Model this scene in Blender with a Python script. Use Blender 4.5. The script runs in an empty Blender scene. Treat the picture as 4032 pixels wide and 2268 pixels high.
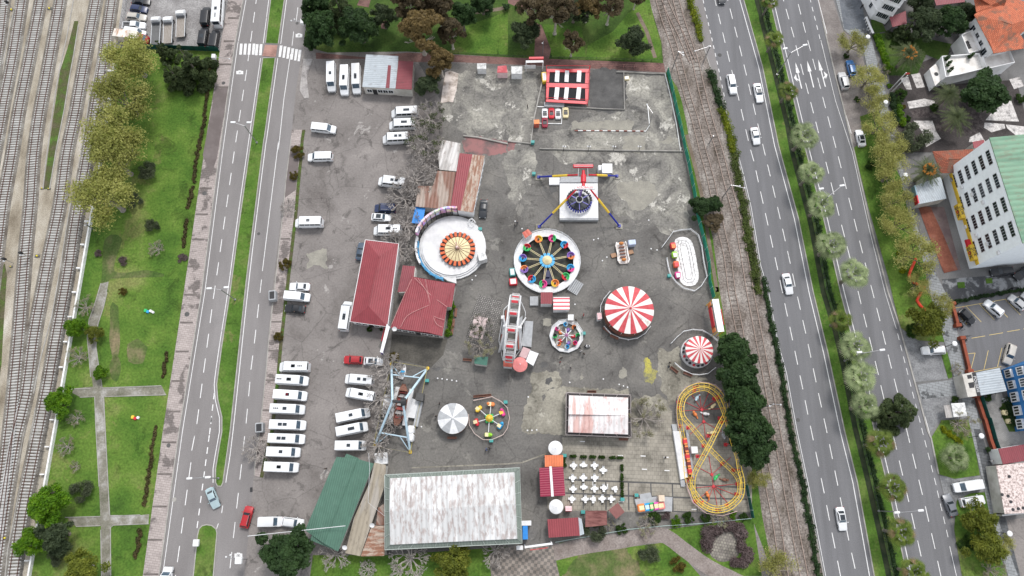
import bpy, bmesh, math, random
import numpy as np
from mathutils import Vector, Matrix
R = math.radians
random.seed(7); rng = np.random.default_rng(7)
scene = bpy.context.scene
C = scene.collection

# ------------------------------------------------------------ camera
CAM_H = 150.0; TILT = R(15.8); FPX = 2820.0
cd = bpy.data.cameras.new('camera'); cam = bpy.data.objects.new('camera', cd); C.objects.link(cam)
cam.location = (0,0, CAM_H); cam.rotation_euler = (TILT, 0,0)
cd.sensor_width = 36; cd.lens = 36*FPX/4032; cd.clip_start = 1; cd.clip_end = 3000
scene.camera = cam
# ------------------------------------------------------------ sky, sun, exposure
world = bpy.data.worlds.new("World"); scene.world = world; world.use_nodes = True
wn = world.node_tree; bg = wn.nodes['Background']
sky = wn.nodes.new('ShaderNodeTexSky'); sky.sky_type = 'NISHITA'; sky.sun_disc = False
SUN_EL = R(58); SUN_AZ = R(20)
sky.sun_elevation = SUN_EL; sky.sun_rotation = SUN_AZ
hs = wn.nodes.new('ShaderNodeHueSaturation'); hs.inputs['Saturation'].default_value = 0.22
wn.links.new(sky.outputs[0], hs.inputs['Color']); wn.links.new(hs.outputs[0], bg.inputs['Color'])
bg.inputs['Strength'].default_value = 0.15
sl = bpy.data.lights.new('sun', 'SUN'); sl.energy = 1.25; sl.angle = R(12); sl.color = (1.0, .965, .93)
so = bpy.data.objects.new('sun', sl); C.objects.link(so)
sd = Vector((math.sin(SUN_AZ)*math.cos(SUN_EL), math.cos(SUN_AZ)*math.cos(SUN_EL), math.sin(SUN_EL)))
so.rotation_euler = sd.to_track_quat('Z', 'Y').to_euler(); so.location = (0,0,200)
scene.view_settings.view_transform = 'Standard'; scene.view_settings.look = 'None'
scene.view_settings.gamma = 1; scene.view_settings.exposure = 0.97
scene.view_settings.use_curve_mapping = False

# ------------------------------------------------------------ survey: picture points -> points of the real ground
VIEWS = {'F': (0,0,1/1.5652)}
for c_ in range(4):
 for r_, oy_ in enumerate((0,550,1100,1668)): VIEWS['%d%d' % (c_, r_)] = (1000*c_, oy_, 2.415)
VIEWS.update(RA=(0,0,1.8115), RB=(0,750,1.812), RC=(0,1500,1.886), RD=(2540,0,2.415), RE=(2640,600,1.812),
    RF=(2840,1300,1.4975), PD=(2050,620,4.83), FW=(1930,1120,3.917), SH=(1450,1400,3.624),
    CO=(2600,1480,2.497), B1=(3700,1100,2.4157), B2=(3700,1650,2.343), TR=(3300,0,2.587))
def src(v, x, y):
 o = VIEWS[v]; return o[0] + x/o[2], o[1] + y/o[2]
def g(v, x, y, z=0.0):
 px, py = src(v, x, y)
 u = (px-2016)/FPX; w = (1134-py)/FPX
 d = (u, math.sin(TILT)+w*math.cos(TILT),-math.cos(TILT)+w*math.sin(TILT))
 k = (z-CAM_H)/d[2]
 return Vector((d[0]*k, d[1]*k, z))
def G(v, pts, z=0.0): return [g(v, x, y, z) for x, y in pts]
def GM(*lst, z=0.0):
 """mixed list: 'view', (x,y),(x,y),'view2', ..."""
 out = []; v = 'F'
 for e in lst:
  if isinstance(e, str): v = e
  else: out.append(g(v, e[0], e[1], z))
 return out
def mpp(v, x, y, z=0.0):      # metres per view pixel there
 return (g(v, x+1, y, z)-g(v, x, y, z)).length
def ang(a, b): return math.atan2(b.y-a.y, b.x-a.x)

# ------------------------------------------------------------ materials
MATS = {}
def nt(m): return m.node_tree
def N(m, t, **k):
 n = m.node_tree.nodes.new(t)
 for a, b in k.items():
  try: n.inputs[a].default_value = b
  except Exception: setattr(n, a, b)
 return n
def L(m, a, b): m.node_tree.links.new(a, b)
def base(name, col, rough=.7, metal=0.0, spec=.3):
 m = bpy.data.materials.new(name); m.use_nodes = True
 b = m.node_tree.nodes['Principled BSDF']
 b.inputs['Base Color'].default_value = (*col, 1); b.inputs['Roughness'].default_value = rough
 b.inputs['Metallic'].default_value = metal; b.inputs['Specular IOR Level'].default_value = spec
 return m, b
def noise(m, scale, detail=4, rough=.6, coord='Object', dist=0.0, vec=None, mapscale=None, maprot=None):
 if vec is None:
  tc = m.node_tree.nodes.new('ShaderNodeTexCoord'); vec = tc.outputs[coord]
  if coord == 'World':
   pass
 if mapscale or maprot:
  mp = m.node_tree.nodes.new('ShaderNodeMapping')
  if mapscale: mp.inputs['Scale'].default_value = mapscale
  if maprot: mp.inputs['Rotation'].default_value = maprot
  L(m, vec, mp.inputs['Vector']); vec = mp.outputs[0]
 n = m.node_tree.nodes.new('ShaderNodeTexNoise')
 n.inputs['Scale'].default_value = scale; n.inputs['Detail'].default_value = detail
 n.inputs['Roughness'].default_value = rough; n.inputs['Distortion'].default_value = dist
 L(m, vec, n.inputs['Vector']); return n
def geo_pos(m):
 n = m.node_tree.nodes.new('ShaderNodeNewGeometry'); return n.outputs['Position']
def ramp(m, fac, stops, interp='LINEAR'):
 r = m.node_tree.nodes.new('ShaderNodeValToRGB'); r.color_ramp.interpolation = interp
 e = r.color_ramp.elements
 while len(e) < len(stops): e.new(.5)
 for i, (p, c) in enumerate(stops):
  e[i].position = p; e[i].color = (*c, 1) if len(c) == 3 else c
 L(m, fac, r.inputs['Fac']); return r.outputs['Color']
def mix(m, fac, a, b, mode='MIX'):
 n = m.node_tree.nodes.new('ShaderNodeMix'); n.data_type = 'RGBA'; n.blend_type = mode
 for s, v in ((n.inputs[0], fac),(n.inputs[6], a),(n.inputs[7], b)):
  if hasattr(v, 'links') or hasattr(v, 'is_linked'): L(m, v, s)
  elif isinstance(v, (int, float)): s.default_value = v
  else: s.default_value = (*v, 1)
 return n.outputs[2]
W3 = lambda v: (v, v, v)
def bump(m, b, h, dist=.02, strength=.6):
 n = m.node_tree.nodes.new('ShaderNodeBump'); n.inputs['Distance'].default_value = dist; n.inputs['Strength'].default_value = strength
 L(m, h, n.inputs['Height']); L(m, n.outputs[0], b.inputs['Normal'])

def paint(name, col, rough=.45, metal=0.0, dirt=.12, spec=.4):
 """coloured coating with faint uneven dirt"""
 if name in MATS: return MATS[name]
 m, b = base(name, col, rough, metal, spec)
 n = noise(m, 1.3,5, .65)
 c = ramp(m, n.outputs[0],[(.35, tuple(x*(1-dirt*1.6) for x in col)),(.62, col)])
 if name.startswith('car_') and 'glass' not in name:
  oi = N(m, 'ShaderNodeObjectInfo'); mr = N(m, 'ShaderNodeMapRange'); mr.inputs[3].default_value = .80; L(m, oi.outputs['Random'], mr.inputs[0]); c = mix(m, 1.0, c, mr.outputs[0],'MULTIPLY')
 L(m, c, b.inputs['Base Color'])
 MATS[name] = m; return m
def blotchy(name, stops, scale=.15, detail=8, rough=.85, fine=None, fine_amt=.25, dist=.0, bumpd=0.0, stretch=None, rot=None, spec=.2, rrough=.62, mid=None, crack=None):
 """ground-like surface; world-positioned noise"""
 if name in MATS: return MATS[name]
 m, b = base(name, (.2, .2, .2), rough, 0, spec)
 p = geo_pos(m)
 n = noise(m, scale, detail, rrough, vec=p, dist=dist, mapscale=stretch, maprot=rot)
 c = ramp(m, n.outputs[0], stops)
 if mid:
  md_ = noise(m, mid[0],8, .72, vec=p, dist=.4)
  c = mix(m, ramp(m, md_.outputs[0],[(mid[1], W3(0)),(mid[1]+.025, W3(mid[3]))]), c, mid[2])
  m2_ = noise(m, mid[0]*1.7,8, .7, vec=p, dist=1.2)
  c = mix(m, 1.0, c, ramp(m, m2_.outputs[0],[(.36, W3(.62)),(.44, W3(1.0))]),'MULTIPLY')
 if crack:
  vo = m.node_tree.nodes.new('ShaderNodeTexVoronoi'); vo.feature = 'DISTANCE_TO_EDGE'; vo.inputs['Scale'].default_value = crack
  dn = noise(m, crack*4,4, .6, vec=p); vm = m.node_tree.nodes.new('ShaderNodeVectorMath'); vm.operation = 'ADD'; L(m, p, vm.inputs[0]); dn.inputs['Detail'].default_value = 8; L(m, dn.outputs['Color'], vm.inputs[1]); L(m, vm.outputs[0], vo.inputs['Vector'])
  c = mix(m, 1.0, c, ramp(m, vo.outputs[0],[(.0, W3(.72)),(crack*.10, W3(1.0))]),'MULTIPLY')
 if fine:
  f = noise(m, fine, 3, .6, vec=p)
  fc = ramp(m, f.outputs[0],[(.3, W3(1-fine_amt)),(.7, W3(1+fine_amt*.6))])
  c = mix(m, 1.0, c, fc, 'MULTIPLY')
  if bumpd: bump(m, b, f.outputs[0], bumpd)
 L(m, c, b.inputs['Base Color']); MATS[name] = m; return m
def corrugated(name, col, col2=None, rust=0.0, pitch=.5, thr=.55, rough=.5, rustcol=(.16, .07, .045)):
 """sheet metal: ribs run along local Y, colour varies, optional rust/stain in streaks along Y"""
 if name in MATS: return MATS[name]
 m, b = base(name, col, rough, 0, .35)
 tc = m.node_tree.nodes.new('ShaderNodeTexCoord'); v = tc.outputs['Object']
 w = m.node_tree.nodes.new('ShaderNodeTexWave'); w.bands_direction = 'X'; w.inputs['Scale'].default_value = .314/pitch
 w.inputs['Distortion'].default_value = 0; L(m, v, w.inputs['Vector'])
 bump(m, b, w.outputs[1], .05, .8)
 sh = ramp(m, w.outputs[1],[(.0, W3(.86)),(.4, W3(1.0)),(1, W3(1.04))])
 n1 = noise(m, .5,6, .65, vec=v)
 c = ramp(m, n1.outputs[0],[(.3, tuple(x*.82 for x in col)),(.6, col)])
 if col2 is not None:
  n3 = noise(m, .35,2, .5, vec=v, mapscale=(1.0, .25,1))
  c = mix(m, ramp(m, n3.outputs[0],[(.48, W3(0)),(.54, W3(1))]), c, col2)
 if rust > 0:
  n2 = noise(m, 1.6,6, .7, vec=v, mapscale=(1.0, .28,1))
  f = ramp(m, n2.outputs[0],[(thr-.06, W3(0)),(thr+.05, W3(rust))])
  c = mix(m, f, c, rustcol)
 c = mix(m, 1.0, c, sh, 'MULTIPLY')
 L(m, c, b.inputs['Base Color']); MATS[name] = m; return m
def leafmat(name, c1, c2, c3=None, trans=.5):
 if name in MATS: return MATS[name]
 m, b = base(name, c1, .6,0, .25)
 oi = m.node_tree.nodes.new('ShaderNodeObjectInfo')
 tc = m.node_tree.nodes.new('ShaderNodeTexCoord')
 n = noise(m, .7,3, .6, vec=tc.outputs['Object'])
 f2 = noise(m, 3.5,2, .6, vec=tc.outputs['Object'])
 c = ramp(m, n.outputs[0],[(.35, c1),(.6, c2)] + ([(.8, c3)] if c3 else []))
 c = mix(m, 1.0, c, ramp(m, f2.outputs[0],[(.3, W3(.72)),(.7, W3(1.25))]),'MULTIPLY')
 r = m.node_tree.nodes.new('ShaderNodeMapRange'); L(m, oi.outputs['Random'], r.inputs[0]); r.inputs[3].default_value = .85; r.inputs[4].default_value = 1.15
 c = mix(m, 1.0, c, r.outputs[0],'MULTIPLY')
 L(m, c, b.inputs['Base Color'])
 if trans:
  tr = m.node_tree.nodes.new('ShaderNodeBsdfTranslucent'); L(m, c, tr.inputs['Color']); ms = m.node_tree.nodes.new('ShaderNodeMixShader'); ms.inputs[0].default_value = trans
  L(m, b.outputs[0], ms.inputs[1]); L(m, tr.outputs[0], ms.inputs[2]); L(m, ms.outputs[0], m.node_tree.nodes['Material Output'].inputs['Surface'])
 MATS[name] = m; return m

# ------------------------------------------------------------ mesh builder
class MB:
 def __init__(s): s.v = []; s.f = []; s.mi = []
 def add(s, vs, fs, mi=0):
  o = len(s.v); s.v.extend([tuple(p) for p in vs]); s.f.extend([tuple(i+o for i in f) for f in fs]); s.mi.extend([mi]*len(fs)); return s
 def prism(s, poly, z0, z1, mi=0, side=None):
  n = len(poly); P = [(p[0], p[1]) for p in poly]
  a = sum(P[i][0]*P[(i+1) % n][1]-P[(i+1) % n][0]*P[i][1] for i in range(n))
  if a < 0: P = P[::-1]
  vs = [(x, y, z0) for x, y in P]+[(x, y, z1) for x, y in P]
  s.add(vs, [tuple(range(n, 2*n))], mi)
  s.add(vs, [tuple(range(n-1,-1,-1))]+[(i, (i+1) % n, (i+1) % n+n, i+n) for i in range(n)], mi if side is None else side)
  return s
 def sheet(s, poly, z, mi=0):
  n = len(poly); P = [(p[0], p[1]) for p in poly]
  a = sum(P[i][0]*P[(i+1) % n][1]-P[(i+1) % n][0]*P[i][1] for i in range(n))
  if a < 0: P = P[::-1]
  s.add([(x, y, z) for x, y in P],[tuple(range(n))], mi); return s
 def box(s, c, d, rz=0.0, mi=0, rx=0.0, ry=0.0):
  M = Matrix.Translation(c) @ Matrix.Rotation(rz, 4,'Z') @ Matrix.Rotation(ry, 4,'Y') @ Matrix.Rotation(rx, 4,'X')
  vs = [M @ Vector((x*d[0]/2, y*d[1]/2, z*d[2]/2)) for z in (-1,1) for x, y in ((-1,-1),(1,-1),(1,1),(-1,1))]
  s.add(vs, [(3,2,1,0),(4,5,6,7),(0,1,5,4),(1,2,6,5),(2,3,7,6),(3,0,4,7)], mi); return s
 def bbox(s, c, d, rz=0.0, bev=.08, mi=0):
  """box with chamfered vertical corners and top edge"""
  x, y, z = d[0]/2, d[1]/2, d[2]/2; b = min(bev, x*.8, y*.8, z*.8)
  def ring(ix, zz): 
   X, Y = x-ix, y-ix
   return [(-X+b, -Y, zz),(X-b, -Y, zz),(X, -Y+b, zz),(X, Y-b, zz),(X-b, Y, zz),(-X+b, Y, zz),(-X, Y-b, zz),(-X, -Y+b, zz)]
  M = Matrix.Translation(c) @ Matrix.Rotation(rz, 4,'Z')
  rs = ring(0,-z)+ring(0, z-b)+ring(b*.7, z)
  vs = [M @ Vector(p) for p in rs]; fs = [tuple(range(7,-1,-1)), tuple(range(16,24))]
  for k in (0,8): fs += [(k+i, k+(i+1) % 8, k+8+(i+1) % 8, k+8+i) for i in range(8)]
  s.add(vs, fs, mi); return s
 def tube(s, a, b, r, n=6, r2=None, mi=0, cap=True):
  a, b = Vector(a), Vector(b); d = b-a
  if d.length < 1e-6: return s
  q = d.to_track_quat('Z', 'Y'); r2 = r if r2 is None else r2
  vs = [a+q @ Vector((r*math.cos(2*math.pi*i/n), r*math.sin(2*math.pi*i/n),0)) for i in range(n)]
  vs += [b+q @ Vector((r2*math.cos(2*math.pi*i/n), r2*math.sin(2*math.pi*i/n),0)) for i in range(n)]
  fs = [(i, (i+1) % n, (i+1) % n+n, i+n) for i in range(n)]
  if cap: fs += [tuple(range(n-1,-1,-1)), tuple(range(n, 2*n))]
  s.add(vs, fs, mi); return s
 def path(s, pts, r, n=6, closed=False, mi=0):
  pts = [Vector(p) for p in pts]; m = len(pts); rings = []
  for i, p in enumerate(pts):
   if closed: d = pts[(i+1) % m]-pts[i-1]
   else: d = pts[min(i+1, m-1)]-pts[max(i-1,0)]
   q = d.to_track_quat('Z', 'Y')
   rings.append([p+q @ Vector((r*math.cos(2*math.pi*k/n), r*math.sin(2*math.pi*k/n),0)) for k in range(n)])
  vs = [v for rr in rings for v in rr]; fs = []
  for i in range(m if closed else m-1):
   j = (i+1) % m
   # pick the rotation of ring j closest to ring i
   off = min(range(n), key=lambda o: (rings[j][o]-rings[i][0]).length) if n < 9 else 0
   fs += [(i*n+k, i*n+(k+1) % n, j*n+(k+1+off) % n, j*n+(k+off) % n) for k in range(n)]
  s.add(vs, fs, mi); return s
 def lathe(s, prof, n=24, c=(0,0,0), mi=0, a0=0.0, sel=None):
  """prof: (r,z) from bottom/outside; sel(k)->material index of segment k"""
  vs = []; m = len(prof)
  for k in range(n):
   a = a0+2*math.pi*k/n
   vs += [(c[0]+r*math.cos(a), c[1]+r*math.sin(a), c[2]+z) for r, z in prof]
  o = len(s.v); s.v.extend(vs)
  for k in range(n):
   k2 = (k+1) % n
   for i in range(m-1):
    q = [o+k*m+i, o+k2*m+i, o+k2*m+i+1, o+k*m+i+1]
    if prof[i][0] < 1e-5: q = [q[0], q[2], q[3]]
    elif prof[i+1][0] < 1e-5: q = [q[0], q[1], q[2]]
    s.f.append(tuple(q)); s.mi.append(mi if sel is None else sel(k))
  return s
 def ball(s, c, r, n=8, mi=0, sq=(1,1,1)):
  m = max(4, n//2+1); prof = [(r*math.sin(math.pi*i/m),-r*math.cos(math.pi*i/m)) for i in range(m+1)]
  prof[0] = (0,-r); prof[-1] = (0, r)
  o = len(s.v); s.lathe(prof, n, (0,0,0), mi)
  s.v[o:] = [(c[0]+x*sq[0], c[1]+y*sq[1], c[2]+z*sq[2]) for x, y, z in s.v[o:]]; return s
 def xf(s, M):
  s.v = [tuple(M @ Vector(p)) for p in s.v]; return s
 def build(s, name, mats, parent=None, smooth=None, loc=None, rz=None):
  me = bpy.data.meshes.new(name); me.from_pydata(s.v, [], s.f); me.validate()
  if not isinstance(mats, (list, tuple)): mats = [mats]
  for m in mats: me.materials.append(m)
  if len(mats) > 1 and len(me.polygons) == len(s.mi): me.polygons.foreach_set('material_index', s.mi)
  if smooth:
   me.polygons.foreach_set('use_smooth', [True]*len(me.polygons)); me.set_sharp_from_angle(angle=R(smooth))
  me.update()
  o = bpy.data.objects.new(name, me); C.objects.link(o)
  if parent is not None: o.parent = parent
  if loc is not None: o.location = loc
  if rz is not None: o.rotation_euler.z = rz
  return o
def tag(o, label=None, cat=None, group=None, kind=None):
 if label: o['label'] = label
 if cat: o['category'] = cat
 if group: o['group'] = group
 if kind: o['kind'] = kind
 return o
def thing(name, label, cat, loc=(0,0,0), rz=0.0, group=None):
 o = bpy.data.objects.new(name, None); C.objects.link(o); o.location = loc; o.rotation_euler.z = rz
 o.empty_display_size = .3
 return tag(o, label, cat, group)
KIDS = {}
def kids(o):
 return [c for c in o.children]
def dup(root, loc, rz=0.0, label=None, group=None, scale=None):
 def cp(o, par):
  c = o.copy(); C.objects.link(c)
  if par is not None: c.parent = par
  for ch in o.children: cp(ch, c)
  return c
 r = cp(root, None); r.location = loc; r.rotation_euler.z = rz
 if scale: r.scale = (scale,)*3 if isinstance(scale, (int, float)) else scale
 if label: r['label'] = label
 if group: r['group'] = group
 return r
def struct(name, mb, mats, smooth=None):
 o = mb.build(name, mats, smooth=smooth); o['kind'] = 'structure'; return o
def offset(line, d):
 """offset polyline (world Vectors) sideways by d (left positive)"""
 out = []
 for i, p in enumerate(line):
  a = line[max(i-1,0)]; b = line[min(i+1, len(line)-1)]
  t = Vector((b.x-a.x, b.y-a.y)); t.normalize()
  out.append(Vector((p.x-t.y*d, p.y+t.x*d, p.z)))
 return out
def smooth_line(pts, step=1.5, closed=False):
 """Catmull-Rom resample"""
 P = [Vector(p) for p in pts]; n = len(P); out = []
 rngi = range(n if closed else n-1)
 for i in rngi:
  p0 = P[(i-1) % n] if closed or i > 0 else P[0]*2-P[1]
  p1 = P[i]; p2 = P[(i+1) % n]
  p3 = P[(i+2) % n] if closed or i+2 < n else P[-1]*2-P[-2]
  k = max(1, int((p2-p1).length/step))
  for j in range(k):
   t = j/k
   out.append(.5*((2*p1)+(p2-p0)*t+(2*p0-5*p1+4*p2-p3)*t*t+(3*p1-p0-3*p2+p3)*t**3))
 if not closed: out.append(P[-1])
 return out
def tidy(line):
 out = [line[0]]
 for p in line[1:]:
  if (p-out[-1]).length > .5: out.append(p)
 return out if len(out) > 1 else line
def ribbon(mb, line, w, z, mi=0):
 line = tidy(line)
 l = offset(line, w/2); r = offset(line, -w/2)
 for i in range(len(line)-1):
  mb.add([(r[i].x, r[i].y, z),(r[i+1].x, r[i+1].y, z),(l[i+1].x, l[i+1].y, z),(l[i].x, l[i].y, z)],[(0,1,2,3)], mi)
 return mb
def wallstrip(mb, line, w, z0, z1, mi=0):
 l = offset(line, w/2); r = offset(line, -w/2)
 for i in range(len(line)-1):
  mb.prism([r[i], r[i+1], l[i+1], l[i]], z0, z1, mi)
 return mb
def along(line, step, start=0.0, end=None):
 """points and headings every step metres"""
 line = tidy(line); out = []; acc = start; d = 0.0
 for a, b in zip(line[:-1], line[1:]):
  ln = (b-a).length
  while acc <= d+ln:
   t = (acc-d)/ln if ln else 0
   out.append((a.lerp(b, t), ang(a, b))); acc += step
  d += ln
 return out
def dashes(mb, line, ln, gap, w, z, start=0.0):
 for p, a in along(line, ln+gap, start):
  c, s = math.cos(a), math.sin(a)
  q = [(p.x+dx*c-dy*s, p.y+dx*s+dy*c) for dx, dy in ((0,-w/2),(ln, -w/2),(ln, w/2),(0, w/2))]
  mb.sheet(q, z)
def textmesh(txt, size=1.0, depth=.02):
 cu = bpy.data.curves.new('lettering', 'FONT'); cu.body = txt; cu.size = size; cu.extrude = depth; cu.align_x = 'CENTER'; cu.align_y = 'CENTER'
 cu.resolution_u = 2
 o = bpy.data.objects.new('lettering', cu); C.objects.link(o)
 dg = bpy.context.evaluated_depsgraph_get(); me = bpy.data.meshes.new_from_object(o.evaluated_get(dg))
 bpy.data.objects.remove(o); return me
def text(txt, size, mat, parent, M, name='lettering', depth=.02):
 me = textmesh(txt, size, depth); me.transform(M); me.materials.clear(); me.materials.append(mat)
 o = bpy.data.objects.new(name, me); C.objects.link(o); o.parent = parent; return o
ORD = ['first', 'second', 'third', 'fourth', 'fifth', 'sixth', 'seventh', 'eighth', 'ninth', 'tenth', 'eleventh', 'twelfth', 'thirteenth', 'fourteenth', 'fifteenth', 'sixteenth', 'seventeenth', 'eighteenth', 'nineteenth', 'twentieth']
# ------------------------------------------------------------ the setting
def ext(line, a=70.0, b=70.0):
 p = list(line)
 d = (p[0]-p[1]).normalized(); e = (p[-1]-p[-2]).normalized()
 return ([p[0]+d*a] if a else [])+p+([p[-1]+e*b] if b else [])
M_ASPH = blotchy('asphalt_road_brown', [(.3,(.165, .154, .150)),(.7,(.225, .212, .207))], .06,6, .9, fine=5, fine_amt=.14, stretch=(3, .6,1), rot=(0,0, R(-12)))
M_ASPH2 = blotchy('asphalt_highway', [(.3,(.122, .121, .125)),(.7,(.168, .167, .173))], .10,6, .9, fine=5, fine_amt=.14, stretch=(4, .25,1), rot=(0,0, R(14)))
M_LOT = blotchy('asphalt_lot', [(.30,(.115, .102, .095)),(.44,(.182, .166, .156)),(.56,(.215, .196, .184)),(.68,(.26, .238, .222))], .085,10, .92, fine=2.6, fine_amt=.18, dist=.35, mid=(.16, .62,(.36, .34, .32), .7), crack=.09)
M_FAIR = blotchy('asphalt_fairground', [(.30,(.084, .079, .073)),(.45,(.126, .120, .112)),(.58,(.158, .150, .138)),(.68,(.195, .184, .166))], .10,10, .9, fine=2.4, fine_amt=.2, dist=.5, mid=(.13, .59,(.235, .225, .20), .6), crack=.10)
M_CONC = blotchy('stained_concrete', [(.32,(.085, .082, .078)),(.45,(.175, .167, .152)),(.56,(.245, .235, .207)),(.68,(.35, .335, .29))], .16,10, .9, fine=2.2, fine_amt=.32, dist=.6, mid=(.20, .58,(.50, .48, .43), .8), crack=.12)
M_CONC2 = blotchy('tan_concrete', [(.32,(.13, .12, .098)),(.5,(.245, .230, .190)),(.66,(.33, .31, .255))], .16,9, .9, fine=2.2, fine_amt=.25, dist=.3, mid=(.22, .60,(.42, .40, .34), .6))
M_PATCH = blotchy('smooth_patch', [(.3,(.20, .19, .165)),(.7,(.30, .285, .24))], .5,6, .9, fine=4, fine_amt=.12)
M_YELL = blotchy('yellow_dust', [(.38,(.16, .155, .12)),(.62,(.40, .36, .08))], .5,8, .9, fine=4, fine_amt=.2)
M_DARKP = blotchy('dark_patch', [(.3,(.060, .059, .058)),(.7,(.12, .117, .113))], .4,8, .85, fine=4, fine_amt=.15)
M_GRASS = blotchy('grass_park', [(.28,(.038, .082, .013)),(.42,(.062, .128, .018)),(.55,(.098, .168, .027)),(.68,(.17, .20, .06))], .10,10, .95, fine=2.2, fine_amt=.35, bumpd=.03, mid=(.10, .58,(.17, .175, .06), .55))
M_GRASS2 = blotchy('grass_verge', [(.3,(.048, .10, .014)),(.5,(.070, .14, .020)),(.68,(.13, .17, .045))], .16,9, .95, fine=2.5, fine_amt=.3, bumpd=.03, mid=(.14, .60,(.15, .15, .055), .6))
M_GRASSW = blotchy('grass_worn', [(.36,(.042, .09, .016)),(.5,(.085, .115, .035)),(.64,(.20, .165, .095))], .12,8, .95, fine=2.2, fine_amt=.3)
M_DARKG = blotchy('grass_dark', [(.3,(.026, .052, .011)),(.5,(.048, .09, .017)),(.68,(.085, .12, .03))], .14,9, .95, fine=2.2, fine_amt=.35)  # darker green tone of the park grass
M_EARTH = blotchy('bare_earth', [(.3,(.11, .085, .062)),(.6,(.19, .15, .115))], .4,7, .95, fine=3, fine_amt=.25)
M_YARD = blotchy('yard_gravel', [(.30,(.17, .142, .105)),(.45,(.28, .245, .19)),(.58,(.37, .335, .275)),(.70,(.48, .45, .39))], .22,10, .95, fine=4.5, fine_amt=.35, bumpd=.04, stretch=(1, .45,1))
M_BALL = blotchy('track_ballast', [(.3,(.095, .08, .066)),(.5,(.165, .15, .13)),(.7,(.25, .24, .215))], .3,8, .95, fine=5.5, fine_amt=.5, bumpd=.05)
M_BALLB = blotchy('ballast_brown', [(.34,(.095, .078, .062)),(.46,(.185, .158, .138)),(.56,(.24, .212, .19)),(.68,(.34, .315, .285))], .35,10, .95, fine=2.6, fine_amt=.6, bumpd=.05, stretch=(1, .45,1))
M_WEED = blotchy('weedy_earth', [(.35,(.10, .085, .055)),(.5,(.07, .085, .028)),(.65,(.075, .15, .025))], .35,8, .95, fine=3, fine_amt=.35)
M_WHITE_LINE = blotchy('line_paint', [(.30,(.33, .325, .32)),(.40,(.58, .575, .565)),(.6,(.68, .675, .665))],1.6,9, .7)
M_YEL_LINE = paint('yellow_line', (.62, .47, .17), .7)
M_KERB = blotchy('kerb_stone', [(.3,(.22, .21, .19)),(.7,(.36, .345, .32))], .6,6, .85)
M_WHITEWALL = blotchy('whitewash', [(.25,(.45, .44, .42)),(.5,(.72, .72, .71))], .7,7, .8)
M_RAIL = blotchy('rail_steel', [(.3,(.075, .042, .036)),(.7,(.13, .075, .062))],1.0,4, .6)
M_RAILT = blotchy('rail_rusty', [(.3,(.30, .22, .18)),(.7,(.42, .33, .28))],1.0,4, .6)
M_SLEEP = blotchy('concrete_sleeper', [(.3,(.30, .295, .28)),(.65,(.48, .475, .46))], .5,5, .9)
M_SLEEPW = blotchy('wood_sleeper', [(.3,(.13, .11, .095)),(.7,(.22, .19, .168))], .9,6, .9)

def paving(name, cols, w, h, mortar, rot=0.0, joint=(.1, .09, .085), ms=.02, blot=None):
 if name in MATS: return MATS[name]
 m, b = base(name, cols[0], .9,0, .2); p = geo_pos(m)
 mp = N(m, 'ShaderNodeMapping'); mp.inputs['Rotation'].default_value = (0,0, rot); L(m, p, mp.inputs[0])
 br = N(m, 'ShaderNodeTexBrick'); br.inputs['Scale'].default_value = 1; br.inputs['Brick Width'].default_value = w; br.inputs['Row Height'].default_value = h
 br.inputs['Mortar Size'].default_value = mortar; br.inputs['Color1'].default_value = (*cols[0],1); br.inputs['Color2'].default_value = (*cols[1],1); br.inputs['Mortar'].default_value = (*joint, 1)
 L(m, mp.outputs[0], br.inputs['Vector']); c = br.outputs['Color']
 n = noise(m, .25,9, .65, vec=p, dist=.3)
 c = mix(m, 1.0, c, ramp(m, n.outputs[0], blot or [(.38, W3(.62)),(.5, W3(1.0)),(.7, W3(1.12))]),'MULTIPLY')
 L(m, c, b.inputs['Base Color']); MATS[name] = m; return m
M_PAVE = paving('pavement_blocks', ((.36, .315, .295),(.30, .262, .245)), .9, .45, .03, R(8),(.20, .17, .16), blot=[(.42, W3(.45)),(.47, W3(.95)),(.7, W3(1.1))])
M_PAVEG = paving('pavement_grey', ((.27, .28, .285),(.225, .235, .24)),1.2, .6, .03, R(14),(.11, .11, .11), blot=[(.40, W3(.38)),(.44, W3(.95)),(.7, W3(1.08))])
M_BRICKP = paving('brick_paving', ((.22, .115, .10),(.16, .085, .075)), .5, .25, .03, R(0),(.11, .08, .07))
M_TILES = paving('court_tiles', ((.31, .285, .24),(.26, .24, .20)), .8, .8, .03, R(2),(.17, .155, .13), blot=[(.36, W3(.55)),(.5, W3(.92)),(.68, W3(1.12))])
M_COBBLE = paving('cobbles', ((.42, .40, .37),(.20, .19, .18)), .55, .3, .10, R(60),(.09, .085, .08))

MB_ = MB
# ground, one sheet to the horizon
mb = MB(); mb.add([(-1500,-1500,0),(1500,-1500,0),(1500,1500,0),(-1500,1500,0)],[(0,1,2,3)]); struct('ground', mb, M_LOT)

# ---- edges shared by neighbours
L_KERB = GM('00', (2310,0),(2230,430),(2085,1449),'01', (1915,1449),'02', (1700,1449),'03', (1510,1449))
L_WALK = GM('00', (2170,0),(2090,500),'01', (1960,0),(1750,1449),'02', (1550,1449),'03', (1360,1449))
R_EDGE = GM('10', (525,0),(470,430),(400,860),'11', (350,0),(270,650),(190,1310),'12', (135,560),(110,900),(45,1449),'13', (0,480),'03', (2360,1100),(2320,1449))
WALL = GM('00', (1212,0),(1100,620),'00', (985,1449),'01', (885,720),(760,1449),'03', (545,0),(290,1449))
# rail yard
mb = MB(); mb.sheet([(-1400,700,0), *ext(WALL),(-1400,-500,0)], .006); struct('rail_yard', mb, M_YARD)
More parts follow.
